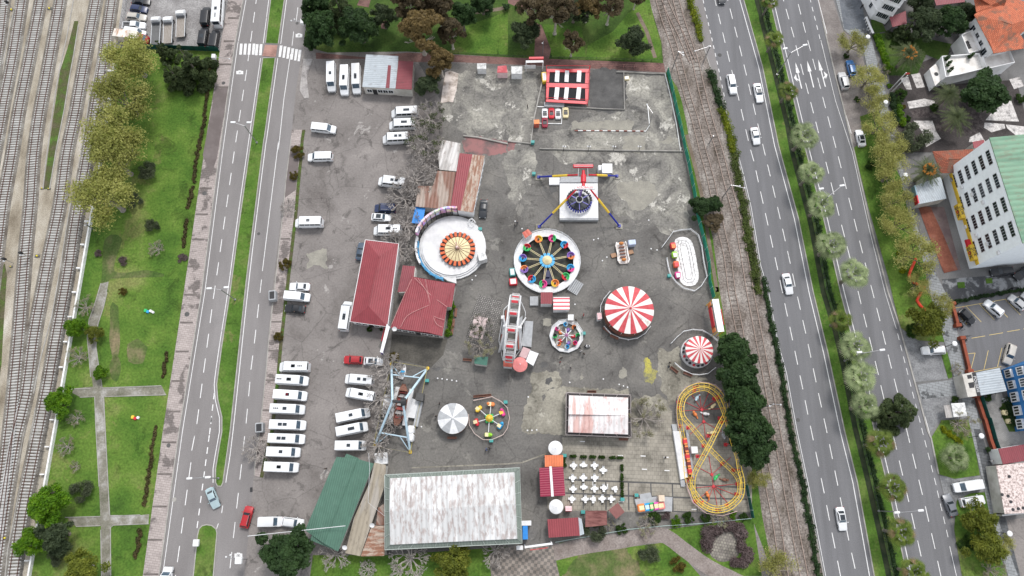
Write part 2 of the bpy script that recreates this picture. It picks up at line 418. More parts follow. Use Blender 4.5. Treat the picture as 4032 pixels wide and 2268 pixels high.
# lawn west of the road
mb = MB(); wl = ext(WALL, 0,70); mb.sheet(GM('00', (1000,450),(2090,490)) + ext(L_WALK[2:],0,70) + wl[::-1][:-1], .012); struct('lawn', mb, M_GRASS)
mb = MB()
for cx, cy, rx, ry in ((1090,500,60,330),(1300,700,110,130),(1100,850,60,130)):
 mb.sheet(smooth_line(G('02', [(cx+rx*math.cos(a)*random.uniform(.7,1.1), cy+ry*math.sin(a)*random.uniform(.8,1.1)) for a in np.linspace(0,6.28,14)[:-1]]),1, True), .0155+cx*1e-6)
mb.sheet(smooth_line(G('01', [(1000,940),(1160,940),(1090,1250),(1400,1240),(1560,1300),(1040,1330),(1040,1449),(950,1449),(970,1290)]),1.2, True), .0162)
mb.sheet(G('03', [(650,900),(955,890),(960,965),(650,975)]), .0164)
struct('worn_grass', mb, M_GRASSW)
# dirt lot in the north-west with parked trucks
mb = MB(); mb.sheet(GM('00', (1212,-300),(2190,-300),(2170,0),(2085,490),(1100,455)), .018); struct('gravel_yard', mb, blotchy('gravel_lot', [(.3,(.17, .16, .155)),(.5,(.235, .225, .22)),(.68,(.33, .32, .31))], .25,10, .95, fine=3, fine_amt=.35))
# gravel path in the park
M_PATH = blotchy('gravel_path', [(.3,(.12, .12, .085)),(.5,(.20, .19, .155)),(.66,(.36, .35, .33))], .3,9, .95, fine=3, fine_amt=.25)
mb = MB()
pl = [(1010,1290),(960,1449)]
mb.sheet(GM('02', (965,40),(1035,20),(1000,200),(935,440),(915,600),(935,850),(970,1030),(1540,1015),(1580,1100),(990,1115),'03', (1045,870),(1340,870),(1420,860),(1410,955),(1055,970),(1055,1449),(960,1449),(960,970),(720,975),(640,890),(955,885),(915,0),'02', (905,1115),(760,1118),(620,1045),(885,1020),(840,700),(830,540),(860,330)), .020)
struct('park_path', mb, M_PATH)
def kerbs(name, label, lines, w=.16, h=.12, mat=None, cat='kerb'):
 mb = MB()
 for l in lines: wallstrip(mb, l, w, 0.0, h)
 o = mb.build(name, mat or M_KERB); return tag(o, label, cat)
for i, (l, lab) in enumerate(((GM('02', (962,38),(905,230),(850,380),(832,560),(850,760),(865,930)),'white kerb curving along the west side of the upper park path'),
    (GM('02', (1020,125),(985,270),(925,450),(915,640),(945,860),(975,1032),(1535,1012)),'white kerb on the east side of the upper park path, turning towards the pavement'),
    (GM('02', (612,1046),(862,1039)),'short pale kerb running from the white wall to the upper path crossing'),
    (GM('02', (762,1121),(903,1117),'03', (912,0),(945,600)),'pale kerb on the west side of the lower park path'),
    (GM('02', (1582,1098),(1010,1115),(988,1120),'03', (1000,0),(1045,878),(1335,868)),'pale kerb on the east side of the lower park path, turning at both crossings'),
    (GM('03', (620,892),(955,882)),'thin kerb leading west from the lower path crossing'),
    (GM('03', (725,978),(955,970)),'thin kerb south of the side path by the dark olive tree'),
    (GM('03', (960,1010),(968,1449)),'pale kerb on the west side of the bottom stretch of path'),
    (GM('03', (1415,952),(1080,965),(1052,990),(1055,1449)),'pale kerb on the east side of the bottom stretch of path'))):
 kerbs('path_kerb', lab, [l])
# pavement and road (west)
LK = ext(L_KERB); LW = ext(L_WALK)
mb = MB(); mb.prism(LW+LK[::-1],0, .12); struct('pavement', mb, M_PAVE)
mb = MB(); ke = offset(LK, -.12)
wallstrip(mb, offset(LK, .10), .22, .0, .15); struct('kerb', mb, M_KERB)
RE = ext(R_EDGE)
mb = MB(); mb.sheet(offset(LK, 0)+RE[::-1], .010); struct('road', mb, M_ASPH)
# dark drain bands across the pavement (embedded strips)
mb = MB()
for v, x0, y0, x1 in (('00', 2170,175,2265),('00', 2130,395,2230),('00', 2090,615,2205),('00', 2055,832,2175),('01', 1900,465,2018),('01', 1862,712,1980),('01', 1828,950,1948),('01', 1785,1208,1903),
      ('02', 1755,148,1878),('02', 1715,412,1838),('02', 1672,687,1798),('02', 1632,967,1758),('02', 1588,1257,1718),('03', 1545,178,1680),('03', 1500,480,1635),('03', 1455,788,1590),('03', 1410,1105,1545),('03', 1368,1432,1510)):
 mb.sheet(G(v, [(x0, y0-9),(x1, y0-9),(x1-2, y0+9),(x0-2, y0+9)]), .125)
struct('pavement_bands', mb, M_DARKP if False else blotchy('dark_band', [(.3,(.10, .085, .078)),(.7,(.16, .14, .13))], .6,5, .9))
mb = MB(); mb.sheet(G('00', [(2052,845),(2170,840),(2085,1449),(1958,1449)]) [:2]+G('01', [(2065,180),(2010,330),(1975,260),(1930,150)]), .1245); struct('worn_pavement', mb, blotchy('worn_pave', [(.4,(.125, .105, .10)),(.7,(.17, .145, .14))], .3,7, .9))
# medians of the west road
def raised(name, poly, mat, h=.13, kerbw=.22, sm=None):
 p = smooth_line(poly, sm, True) if sm else poly
 m_ = MB(); m_.sheet(p, h-.01); wallm = MB()
 cl = [Vector((q.x, q.y, 0)) for q in p]; cl.append(cl[0])
 wallstrip(wallm, cl, kerbw, 0.0, h); return struct(name, m_, mat), struct(name+'_kerb', wallm, M_KERB)
MED_L = GM('10', (85,552),(10,1080),'01', (2290,700),(2190,1449),'02', (2110,640),(2062,1000),(2072,1140),(2112,1310),(2112,1449))+GM('03', (2090,200),(2052,430),(2052,560))
MED_R = GM('10', (205,552),(100,1310),'11', (95,0),'02', (2345,0),(2190,1449),'03', (2130,500),(2122,560))
raised('median', MED_L+G('03', [(2070,595),(2105,595)])+MED_R[::-1], M_GRASS2)
raised('median_north', GM('10', (165,-400),(160,0),(110,412),(232,418),(290,0),(320,-400)), M_GRASS2)
BOT = GM('03', (1840,1449),(1880,1060),(1895,1000),(1925,970),(1965,960),(2015,968),(2055,1000),(2065,1040),(2030,1449))
raised('median_south', [BOT[0]+Vector((-6,-40,0))]+BOT+[BOT[-1]+Vector((-6,-40,0))], M_GRASS2)
mb = MB(); mb.sheet(G('10', [(108,430),(222,434),(205,540),(82,532)]), .09); mb.prism(G('10', [(106,428),(224,432),(207,542),(80,534)]),0, .085)
struct('crossing_island', mb, paving('red_blocks', ((.40, .22, .18),(.34, .19, .155)), .5, .25, .02,0,(.28, .2, .17)))
# strip between west road and parking lot: pavement, weeds
SW_R = GM('10', (560,560),(520,920),'11', (450,0),(400,560),(330,1200),(305,1449),'12', (240,600),(215,1000),(155,1449),'13', (140,100),(60,510))
SW_L = GM('10', (470,560),(432,860),'11', (350,30),(270,680),(205,1310),'12', (140,560),(110,900),(52,1449),'13', (15,300),(0,490))
def strip(name, poly, z, mat): m_ = MB(); m_.prism(poly, 0, z); return struct(name, m_, mat)
a_ = G('10', [(470,560),(435,860),(480,935),(522,935),(520,880),(505,740),(560,560)])
strip('broken_pavement', a_, .08, blotchy('broken_pave', [(.36,(.12, .11, .105)),(.5,(.30, .28, .27)),(.7,(.38, .36, .34))], .35,9, .9, fine=2.5, fine_amt=.2))
p2l = G('11', [(350,0),(325,200),(300,400),(278,650),(250,900),(205,1310)])+G('12', [(140,560),(110,900),(52,1449)])+G('13', [(15,300),(0,490)])
p2r = G('11', [(445,0),(430,200),(405,450),(385,700),(350,1000),(322,1230)])+G('12', [(240,620),(212,950),(155,1449)])+G('13', [(130,150),(55,510)])
top_ = G('10', [(360,1235),(460,1235)])
strip('east_pavement', [top_[0]]+p2l+p2r[::-1]+[top_[1]], .12, M_PAVE)
mb = MB(); mb.sheet(G('11', [(345,60),(440,60),(400,480),(290,560),(300,400)]), .1245); struct('east_pavement_patch', mb, MATS['worn_pave'])
mb = MB()
for v, x0, y0, x1 in (('11', 248,945,345),('12', 195,140,285),('12', 165,405,262),('12', 138,680,240),('12', 108,960,212),('12', 78,1245,168),('13', 45,168,130)):
 mb.sheet(G(v, [(x0, y0-8),(x1, y0-8),(x1-2, y0+8),(x0-2, y0+8)]), .127)
struct('east_pavement_bands', mb, MATS['dark_band'])
mb = MB(); wallstrip(mb, offset([Vector((p.x, p.y, 0)) for p in p2l], .1), .2,0, .15); struct('east_kerb', mb, M_KERB)
wl_ = [top_[1]]+p2r
mb = MB(); wallstrip(mb, offset(wl_, .35), .7,0, .06); struct('weed_strip', mb, M_WEED)
# road markings
mb = MB()
ribbon(mb, offset(LK, .75), .12, .0145)
for l in (offset(ext(MED_L, 0,0),-.55), offset(ext(MED_R, 0,0), .55)): ribbon(mb, smooth_line([Vector((p.x, p.y, 0)) for p in l],2), .14, .0145)
for a, b in ((G('10', [(165,-300),(160,0),(108,412)]),-.5),(G('10', [(310,-300),(290,0),(235,418)]), .5)): ribbon(mb, offset(a, b), .14, .0145)
ribbon(mb, offset(G('03', [(1832,1700),(1840,1449),(1880,1010)]),-.5), .14, .0145); ribbon(mb, offset(G('03', [(2010,1700),(2030,1449),(2075,1010),(2095,955)]), .4), .14, .0145)
c1 = ext(GM('00', (2410,200),(2350,640),(2228,1440),'01', (2225,110),(2060,1300),'02', (2025,205),(1870,1390),'03', (1850,120),(1670,1440)),40,40)
dashes(mb, c1,3.0,2.35, .16, .0145)
c2 = GM('10', (425,0),(363,435)); ribbon(mb, G('10', [(418,70),(402,200)]), .14, .0145); ribbon(mb, G('10', [(378,300),(362,435)]), .14, .0145)
ribbon(mb, GM('10', (348,515),(285,940),'10', (230,1449),'11', (235,0),(80,1250)), .13, .0145)
dashes(mb, GM('11', (72,1330),'12', (70,0),(0,640),'02', (2390,830),'03', (2340,0),(2190,1350)),3.0,2.6, .15, .0145)
dashes(mb, GM('02', (2038,1080),(1995,1449),'03', (2005,0),(1870,1020)),1.3,1.1, .2, .0145)
ribbon(mb, G('03', [(2118,780),(2108,850)]), .15, .0145)
# zebra crossings
for xs, y0, y1, v, sl_ in (([2295,2335,2375,2415],415,520,'00', 10),([30,68],420,525,'10', 12),([258,295,332,369,405,438],0,0,'10', 0)):
 for x in xs:
  if v == '10' and y0 == 0:
   yy = 433+(x-258)*.23; mb.sheet(G(v, [(x-12, yy),(x+14, yy),(x-2, yy+108),(x-24, yy+108)]), .015)
  else: mb.sheet(G(v, [(x-12, y0),(x+13, y0),(x+4, y1),(x-20, y1)]), .015)
# speed camera symbols
def camera_symbol(v, x, y, w, h):
 q = [(-.5,-.35),(-.25,-.35),(-.18,-.5),(.18,-.5),(.25,-.35),(.5,-.35),(.5, .5),(-.5, .5)]
 mb.sheet(G(v, [(x+a*w, y+b*h) for a, b in q]), .0146)
 return g(v, x, y+.06*h), mpp(v, x, y)*h*.30
syms = [camera_symbol('00', 2280,688,66,36), camera_symbol('10', 428,336,64,38), camera_symbol('03', 2267,1254,74,54)]
struct('road_markings', mb, M_WHITE_LINE)
mb = MB()
for c, r in syms:
 n = 16
 for r0, r1 in ((r, r*.78),(r*.4,0.001)):
  mb.add([(c.x+q*math.cos(2*math.pi*k/n), c.y+q*math.sin(2*math.pi*k/n), .0192) for q in (r0, r1) for k in range(n)],[(k, (k+1) % n, (k+1) % n+n, k+n) for k in range(n)])
struct('camera_symbol_rings', mb, M_DARKP)
mb = MB()
for v, x, y, r in (('00', 2127,792,17),('01', 1947,512,22),('02', 1780,333,24),('03', 1605,208,20),('10', 410,222,15),('11', 45,895,15),('20', 2013,524,20),('32', 343,1338,19)):
 z = .128 if v in ('01', '02', '03') and x < 2000 or (v, x) == ('00', 2127) else .016
 c = g(v, x, y); rr = mpp(v, x, y)*r; n = 16
 mb.add([(c.x+rr*math.cos(2*math.pi*k/n), c.y+rr*math.sin(2*math.pi*k/n), z) for k in range(n)],[tuple(range(n))])
struct('manhole_covers', mb, M_DARKP)
tag(MB().lathe([(.45,0),(.45, .03),(.38, .035),(.0, .035)],18,(0,0,0)).build('manhole_cover', M_KERB, loc=g('03', 1658,722)+Vector((0,0, .011))),'round white manhole cover in the west road by the pavement', 'manhole cover')

# ---- highway
H_L = GM('20', (1745,0),(1830,330),(1945,700),(2060,1060),(2170,1449),'21', (2230,350),(2300,650),(2390,1200),'31', (50,1449),'32', (130,560),(220,900),(320,1449),'33', (430,600),(590,1449))
H_ML = GM('20', (2235,0),(2415,640),'30', (150,1380),'31', (340,750),(480,1449),'32', (620,700),(780,1449),'33', (900,560),(1060,1449))
H_MR = GM('30', (80,0),(258,750),(425,1449),'31', (590,750),(750,1449),'32', (915,760),(1075,1449),'33', (1225,700),(1385,1449))
H_R = GM('30', (530,0),(570,200),(700,760),(770,1030),(870,1449),'31', (1010,750),(1190,1449),'32', (1300,450),(1450,1000),(1570,1449),'33', (1600,140),(1670,480),(1760,800),(1815,1000),(1890,1449))
HL, HML, HMR, HR = map(ext, (H_L, H_ML, H_MR, H_R))
mb = MB(); mb.sheet(HL+HR[::-1], .010); struct('highway', mb, M_ASPH2)
mb = MB(); mb.sheet(G('20', [(1745,-80),(1745,0),(1830,330),(1945,700),(2060,1060),(2085,1060),(2040,860),(1985,600),(1920,300),(1850,0),(1830,-80)]), .0125); struct('highway_shoulder', mb, M_ASPH)
mb = MB(); mb.sheet(HML+HMR[::-1], .11); struct('highway_median', mb, M_GRASS2)
mb = MB(); 
for l, d in ((HML, -.12),(HMR, .12)): wallstrip(mb, offset(l, -d), .24,0, .14)
wallstrip(mb, offset(HL, -.1), .2,0, .14); wallstrip(mb, offset(ext(H_R[1:-3],0,0), .15), .3,0, .15); struct('highway_kerb', mb, M_KERB)
mb = MB()
ribbon(mb, offset(HML, -.75), .16, .0145); ribbon(mb, offset(HMR, .75), .16, .0145)
ribbon(mb, offset(ext(GM('20', (2060,1060),(2170,1449),'21', (2230,350),(2300,650),(2390,1200),'31', (50,1449),'32', (130,560),(220,900),(320,1449),'33', (430,600),(590,1449)),0,60), .35), .1, .0145)
l1 = ext(GM('20', (1968,0),(2110,595),(2205,985),(2300,1400),'21', (2340,210),(2385,420),'31', (65,845),(155,1260),'32', (200,150),(290,570),(385,1025),(435,1275),'33', (485,140),(580,600),(730,1360)),40,40)
l2 = ext(GM('20', (2090,0),(2190,390),(2280,765),(2370,1155),'31', (90,390),(190,820),(285,1245),'32', (330,130),(425,550),(520,1000),(600,1370),'33', (625,110),(720,580),(820,1080),(875,1330)),40,40)
l3 = ext(GM('30', (205,0),(280,265),(385,675),(497,1100),'31', (610,220),(720,665),(840,1135),'32', (960,305),(1083,805),(1145,1070),'33', (1280,240),(1412,810),(1478,1100),(1540,1380)),40,40)
l4 = ext(GM('30', (335,0),(397,240),(510,660),(620,1085),'31', (733,190),(850,650),(968,1120),'32', (1093,280),(1217,785),(1285,1055),'33', (1415,220),(1553,785),(1622,1085),(1690,1395)),40,40)
for l, st in ((l1,2.0),(l2, .5),(l3,1.4),(l4,0)): dashes(mb, l, 2.95,2.2 if l in (l3, l4) else 2.3, .15, .0148, st)
dashes(mb, G('20', [(1855,0),(1935,350),(2000,640),(2075,1000)]),1.0,1.15, .16, .0155)
dashes(mb, GM('30', (455,-20),(545,340),(575,440)),1.3,1.3, .14, .0155)
ribbon(mb, GM('30', (560,380),(700,960),(860,1449),'31', (1020,850),(1170,1449),'32', (1278,470)), .09, .0148)
dashes(mb, GM('32', (1290,515),(1400,950),(1520,1420),'33', (1640,520),(1770,1080)),1.4,1.1, .12, .0155)
ribbon(mb, GM('30', (530,-20),(618,320)), .14, .0155); ribbon(mb, GM('30', (800,1095),(850,1270)), .14, .0155); ribbon(mb, GM('32', (1550,1305),(1590,1449),'33', (1600,120)), .14, .0155)
ribbon(mb, GM('33', (1785,1165),(1850,1449)), .12, .0155)
def arrow(v, tip, tail, w, turn=0):
 a, b = g(v, *tip), g(v, *tail); d = (a-b).normalized(); n = Vector((-d.y, d.x, 0)); L_ = (a-b).length
 P = lambda t, s: b+d*(t*L_)+n*s
 mb.sheet([P(0,-.12), P(0, .12), P(.6, .12), P(.6,-.12)], .0155)
 mb.sheet([P(.6,-.45), P(.6, .45), P(1,0)], .0155)
 if turn:
  s = turn
  mb.sheet([P(.28, .1*s), P(.33, .1*s), P(.42, .75*s), P(.37, .8*s)], .0156)
  mb.sheet([P(.27, .6*s), P(.55, .55*s), P(.42,1.25*s)], .0157)
arrow('30', (318,592),(378,842),1,1); arrow('30', (430,578),(492,832),1); arrow('30', (535,565),(603,825),1,-1)
struct('highway_markings', mb, M_WHITE_LINE)
# dark green strip along the median fence, toned to match fence and hedge
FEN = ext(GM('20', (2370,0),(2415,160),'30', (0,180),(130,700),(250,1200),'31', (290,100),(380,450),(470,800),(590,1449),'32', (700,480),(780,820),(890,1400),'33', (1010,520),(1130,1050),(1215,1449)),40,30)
mb = MB(); ribbon(mb, offset(FEN, -.2),1.1, .125); struct('median_dark_strip', mb, blotchy('dark_strip', [(.4,(.018, .028, .014)),(.6,(.035, .042, .022))], .6,6, .95))

# ---- railway on the east side
BL_L = GM('20', (1340,0),(1400,200),(1460,400),(1472,580),(1510,680),(1610,830),(1650,950),(1700,1180),(1745,1449),'21', (1850,540),(1950,950),(2015,1449),'RF', (60,200),(150,500),(200,790),(240,1090),(310,1449))
mb = MB(); mb.sheet(ext(BL_L)+HL[::-1], .006); struct('railway_bed', mb, M_BALLB)
GS = GM('20', (1500,690),(1560,900),(1640,1200),(1690,1449),'21', (1750,480),(1800,770),(1850,950),(1920,1250),'22', (1950,190),'22', (2000,500),'CO', (780,900),(850,1100),(900,1400))
mb = MB(); mb.sheet(GS+[p for p in BL_L[4:]][::-1], .008); struct('grass_strip', mb, M_GRASS2)
mb = MB(); ribbon(mb, GM('20', (1700,1280),'21', (1790,300),(1850,560),'21', (1900,900),(1990,1449),'RE', (330,960)), .8, .012); struct('foot_track', mb, M_EARTH)
# park north of the fairground
mb = MB(); mb.sheet(GM('10', (470,0),(490,-300),'20', (1300,-300),(1340,0),(1400,200),(1460,400),(1480,640),(0,545),'10', (1450,490),(700,500),(480,440)), .008); struct('park_lawn', mb, M_DARKG)
mb = MB(); mb.sheet(GM('20', (1250,-80),(1330,-80),(1392,200),(1455,400),(1460,585),(740,560),(760,430),(1000,300),(1150,120),(1240,60)), .012)
mb.sheet(GM('20', (330,230),(700,250),(740,545),(420,545),(400,450)), .0122)
mb.sheet(GM('10', (1980,260),(2415,110),(2415,520),(1860,505)), .0124)
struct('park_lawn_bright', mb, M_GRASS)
mb = MB(); mb.sheet(GM('10', (590,500),(1060,545),(1450,500),'20', (0,545),(1480,600),(1500,690),(780,650),(180,620),'10', (1900,590),(1550,590),(1040,560),(590,560)), .014)
mb.sheet(GM('20', (270,220),(320,240),(410,470),(390,560),(250,555),(255,400)), .0142)
mb.sheet(GM('10', (1000,0),(1110,0),(1090,70),(980,50)), .0144); mb.sheet(GM('10', (1200,200),(1280,200),(1260,280),(1210,270)), .0144)
mb.sheet(GM('20', (0,-60),(200,-60),(230,90),(140,90),(0,30)), .0144)
struct('brick_path', mb, M_BRICKP)
mb = MB(); ribbon(mb, GM('20', (1230,120),(1320,300),(1400,550)), .9, .013); ribbon(mb, GM('10', (1960,140),(2340,85),(2415,60)),1.0, .016); struct('dirt_trail', mb, M_EARTH)

# ---- fairground floor
mb = MB(); mb.sheet(GM('10', (1560,590),'20', (0,620),(1500,695),(1640,1200),'21', (1690,200),(1750,480),(1850,950),(1940,1449),'22', (1960,200),(2050,900),'CO', (860,1100),(900,1400),'23', (2320,900),(450,1140),'13', (1270,1250),(1100,370),(1150,290),'12', (1180,1400),(1300,780),(1180,640),'12', (1280,450),(1300,0),'11', (1400,1180),(1550,640),(1750,300),'10', (1800,1200),(1800,1000)), .010)
struct('fairground_floor', mb, M_FAIR)
def patches(name, mat, z, lst, sm=.9):
 mb = MB()
 for i, (v, pts) in enumerate(lst):
  p = smooth_line(G(v, pts),2.5, True) if sm else G(v, pts)
  for lev in range(4 if (p[0]-p[1]).length > 1.2 else 3):
   q = []
   for a, b in zip(p, p[1:]+p[:1]):
    am = min(.9,(b-a).length*.22); q += [a, a.lerp(b, .5)+Vector((random.uniform(-am, am), random.uniform(-am, am),0))]
   p = q
  mb.sheet(p, z+i*.0003)
 return struct(name, mb, mat)
patches('concrete_yard', M_CONC, .014,[('10', [(1900,700),(2415,660),(2415,1449),(2120,1300),(1760,1050)]),('20', [(0,680),(300,700),(260,1000),(220,1380),(0,1330)]),
 ('20', [(780,1060),(1110,1060),(1120,700),(1480,720),(1600,1250),(1660,1449),(300,1449),(330,1300),(560,1230)]),
 ('21', [(380,0),(1620,0),(1700,450),(1760,850),(1500,900),(1250,760),(1050,740),(900,520),(1000,330),(850,180),(500,220)]),
 ('21', [(0,100),(230,40),(260,330),(90,620),(0,560)])], None)
patches('damp_floor', M_DARKP, .016,[('20', [(785,690),(1100,690),(1100,1040),(780,1020)]),('21', [(400,420),(450,440),(480,500),(420,520),(385,470)]),('22', [(360,950),(410,930),(430,970),(390,1010),(355,990)]),('22', [(310,800),(370,790),(380,820),(330,850)]),('12', [(1680,840),(1800,840),(1740,875)])], .5)
patches('light_concrete', M_PATCH, .018,[('21', [(1040,430),(1200,400),(1380,420),(1400,560),(1300,660),(1150,640),(1080,560)]),('20', [(600,1170),(1200,1150),(1180,1230),(600,1230)]),('20', [(1090,1300),(1310,1300),(1320,1440),(1090,1440)]),('20', [(1420,1350),(1550,1290),(1590,1340),(1480,1370)]),
 ('22', [(1060,870),(1090,830),(1120,850),(1130,920),(1070,940)]),('22', [(680,930),(710,870),(725,930),(690,960)]),('11', [(1470,1200)]*0 or [(500,1080),(690,1040),(700,1230),(500,1230)]),('22', [(330,380),(410,370),(415,440),(335,440)])], .6)
patches('tan_floor', M_CONC2, .0155,[('22', [(300,1200),(370,1060),(480,1020),(800,1035),(1130,1035),(1150,1100),(1180,1449),(290,1449)]),('22', [(1430,660),(1620,630),(1640,760),(1700,900),(1900,960),(1640,1060),(1520,1190)]),('22', [(1180,1150),(1450,1100),(1560,1250),(1560,1449),(1180,1449)]),('22', [(140,1449),(160,1200),(230,1050),(240,880),(480,880),(490,1020),(330,1100),(290,1449)])], .9)
mb = MB(); mb.sheet(GM('23', (515,130),(1180,130),(1190,0),'22', (1560,1250),'23', (1560,0),(2320,0),(2320,840),(1560,850),(380,820),(370,700),(540,640),(520,410)), .0195); struct('paved_court', mb, M_TILES)
mb = MB()
for a in (((540,532),(1600,572),(2270,610)),((545,660),(1200,690),(2270,720)),((1560,835),(2300,865))): ribbon(mb, G('23', a), .32, .0232)
for x0, x1, ya, yb in ((716,716,545,810),(930,933,555,820),(1145,1150,560,825),(1358,1362,570,690),(1563,1570,575,840),(1790,1800,580,850),(2020,2030,590,855)): ribbon(mb, G('23', [(x0, ya),(x1, yb)]), .26, .0236)
struct('court_bands', mb, M_DARKP)
mb = MB()
for x, y in ((1285,308),(1070,304),(1505,320),(1298,434),(1512,446),(1520,720),(1530,832),(1078,742),(1770,816),(708,170)): ribbon(mb, G('23', [(x-24, y-1),(x+24, y+1)]), .2, .0240)
ribbon(mb, G('23', [(808,545),(808,590)]), .2, .0240); ribbon(mb, G('23', [(947,572),(947,610)]), .2, .0240)
struct('court_marks', mb, M_WHITE_LINE)
patches('yellow_stain', M_YELL, .020,[('22', [(1285,780),(1330,740),(1370,800),(1380,860),(1430,880),(1410,930),(1370,1000),(1310,980),(1290,880)])], .5)
patches('pink_floor', blotchy('faded_red', [(.38,(.12, .095, .092)),(.55,(.26, .13, .125))], .3,8, .9), .0175,[('10', [(2000,1300),(2415,1360),(2415,1449),(2000,1449)]),('11', [(1990,0),(2415,20),(2250,130),(2000,100)]),('21', [(0,10),(120,20),(60,100),(0,110)])], .8)
mb = MB(); mb.sheet(G('12', [(2140,145),(2370,215),(2340,330),(2260,680),(2000,620),(2060,360)]), .021); struct('cobbled_corner', mb, M_COBBLE)
mb = MB(); mb.sheet(G('12', [(2100,340),(2225,370),(2170,570),(2045,545)]), .025); struct('pink_paving', mb, paving('pink_blocks', ((.48, .33, .33),(.42, .29, .28)), .35, .2, .03, R(-14),(.66, .62, .6)))
mb = MB(); mb.sheet(G('12', [(1315,520),(1840,570),(1800,720),(1680,840),(1400,770),(1290,700)]), .0155); struct('terrace', mb, blotchy('terrace_floor', [(.35,(.055, .052, .046)),(.6,(.10, .093, .08))], .3,8, .9, fine=3))
mb = MB(); wallstrip(mb, GM('13', (1500,420),(2415,382),'23', (60,375),(130,372),(380,280),(560,200),(690,160)), .25,0, .025); struct('drain_line', mb, M_CONC2)
mb = MB(); mb.prism(G('10', [(1820,688),(1865,672),(1945,702),(1930,840),(1893,975),(1850,968),(1775,985),(1790,870)]),0, .12); mb.xf(Matrix())
tag(mb.build('broken_slab', blotchy('pale_slab', [(.35,(.26, .21, .17)),(.55,(.62, .55, .50))], .5,7, .9)),'broken pale cream floor slab beside the bushy evergreen', 'floor slab')
# ---- south park
mb = MB(); mb.sheet(GM('13', (560,1250),(1270,1250),(2415,1150),(2415,1449),'23', (450,1300),(480,1700),'13', (500,1700)), .008)
mb.sheet(GM('23', (450,1290),(1100,1180),(1480,1130),(1700,1300),(1830,1449),(1900,1700),(440,1700)), .0085)
mb.sheet(GM('23', (1500,980),(2330,900),(2415,1449),(2200,1449),(1900,1300),(1560,1090)), .0088); mb.sheet(GM('23', (460,1100),(1500,960),(1500,1040),(1200,1060),(1100,1110),(500,1160)), .0091)
struct('south_lawn', mb, M_GRASS)
patches('worn_lawn', M_GRASSW, .0125,[('23', [(620,1300),(900,1200),(1130,1190),(1220,1300),(1300,1430),(1300,1600),(520,1600)])], .9)
mb = MB(); l = smooth_line(GM('23', (440,1230),(700,1170),(1100,1110),(1350,1060),(1500,1070),(1650,1180),(1900,1360),(2100,1460),(2300,1560)),1.5); ribbon(mb, l, 2.9, .017); struct('gravel_walk', mb, blotchy('walk_gravel', [(.3,(.17, .14, .125)),(.65,(.27, .235, .215))], .4,8, .95, fine=3, fine_amt=.3))
def checker(name, ca, cb, sz, rot):
 m, b = base(name, ca, .9); p = geo_pos(m); mp = N(m, 'ShaderNodeMapping'); mp.inputs['Rotation'].default_value = (0,0, rot); L(m, p, mp.inputs[0])
 ch = N(m, 'ShaderNodeTexChecker'); ch.inputs['Scale'].default_value = 1/sz; ch.inputs[1].default_value = (*ca, 1); ch.inputs[2].default_value = (*cb, 1); L(m, mp.outputs[0], ch.inputs[0])
 n = noise(m, .5,6, .6, vec=p); c = mix(m, 1.0, ch.outputs[0], ramp(m, n.outputs[0],[(.35, W3(.6)),(.6, W3(1.1))]),'MULTIPLY'); L(m, c, b.inputs['Base Color']); return m
mb = MB(); mb.sheet(GM('23', (0,1180),(430,1160),(450,1270),(490,1449),(500,1700),(-250,1700),(-160,1449),(-180,1240),(-60,1180)), .019); struct('checkered_square', mb, checker('checker_paving', (.25, .215, .185),(.15, .135, .12), .62, R(8)))
mb = MB(); mb.sheet(smooth_line(GM('23', (1940,1000),(2080,970),(2200,1060),(2210,1200),(2150,1290),(2000,1310),(1900,1200)),1, True), .0145); struct('seating_floor', mb, paving('seat_tiles', ((.19, .17, .15),(.26, .24, .20)), .55, .55, .05, R(10),(.12, .11, .10)))
# ---- east side: verge, pavements, private plots
mb = MB(); mb.sheet(ext(H_R)+[Vector((1400,-600,0)), Vector((1400,700,0))], .005); struct('east_ground', mb, blotchy('east_asphalt', [(.3,(.10, .098, .095)),(.5,(.155, .152, .15)),(.7,(.21, .205, .2))], .12,9, .9, fine=4, fine_amt=.15, dist=.3))
mb = MB(); mb.sheet(GM('30', (530,0),(680,0),(770,290),(900,340),(1000,700),(1060,1100),(940,1150),(960,1449),(870,1400),(770,1030),(590,340)), .009); struct('brown_layby', mb, blotchy('layby', [(.3,(.13, .115, .108)),(.5,(.20, .178, .166)),(.7,(.27, .25, .235))], .25,9, .9, fine=3, fine_amt=.25))
VG = GM('31', (870,60),(1150,0),(1180,200),(1300,500),(1420,900),(1560,1300),(1560,1449))
mb = MB(); mb.sheet(GM('30', (870,1410),(1160,1200),(1200,1449),'31', (1380,500),(1480,900),(1560,1300),'32', (1560,100),(1700,300),(1800,600),(1480,580),(1320,460),(1250,200),(1205,0),'31', (1010,640),(880,100)), .10)
mb.sheet(GM('32', (1700,1340),(1990,1330),'33', (2000,100),(2070,490),(1830,525),(1675,480),(1610,130),(1690,0)), .10); mb.sheet(GM('33', (1850,730),(1990,660),(2150,650),(2180,800),(2210,1100),(2330,1449),(1900,1449),(1825,1000),(1840,850)), .101)
mb.sheet(GM('32', (1700,700),(1770,690),(1810,930),(1770,945)), .10); mb.sheet(GM('30', (930,1110),(1110,1050),(1160,1300),(1180,1449),(1010,1449),(960,1250)), .1015)
struct('east_verge', mb, M_DARKG if False else M_GRASS)
PV = GM('30', (680,-80),(920,-80),(960,150),(1030,330),(1110,650),'30', (1180,900),(1220,1200),(1290,1449),'31', (1400,500),(1480,850),(1640,1250),'32', (1760,160),(1850,480),(1960,900),(2020,1130),(2080,1449),'33', (2180,480),(2280,800),(2415,1300),(2440,1449))
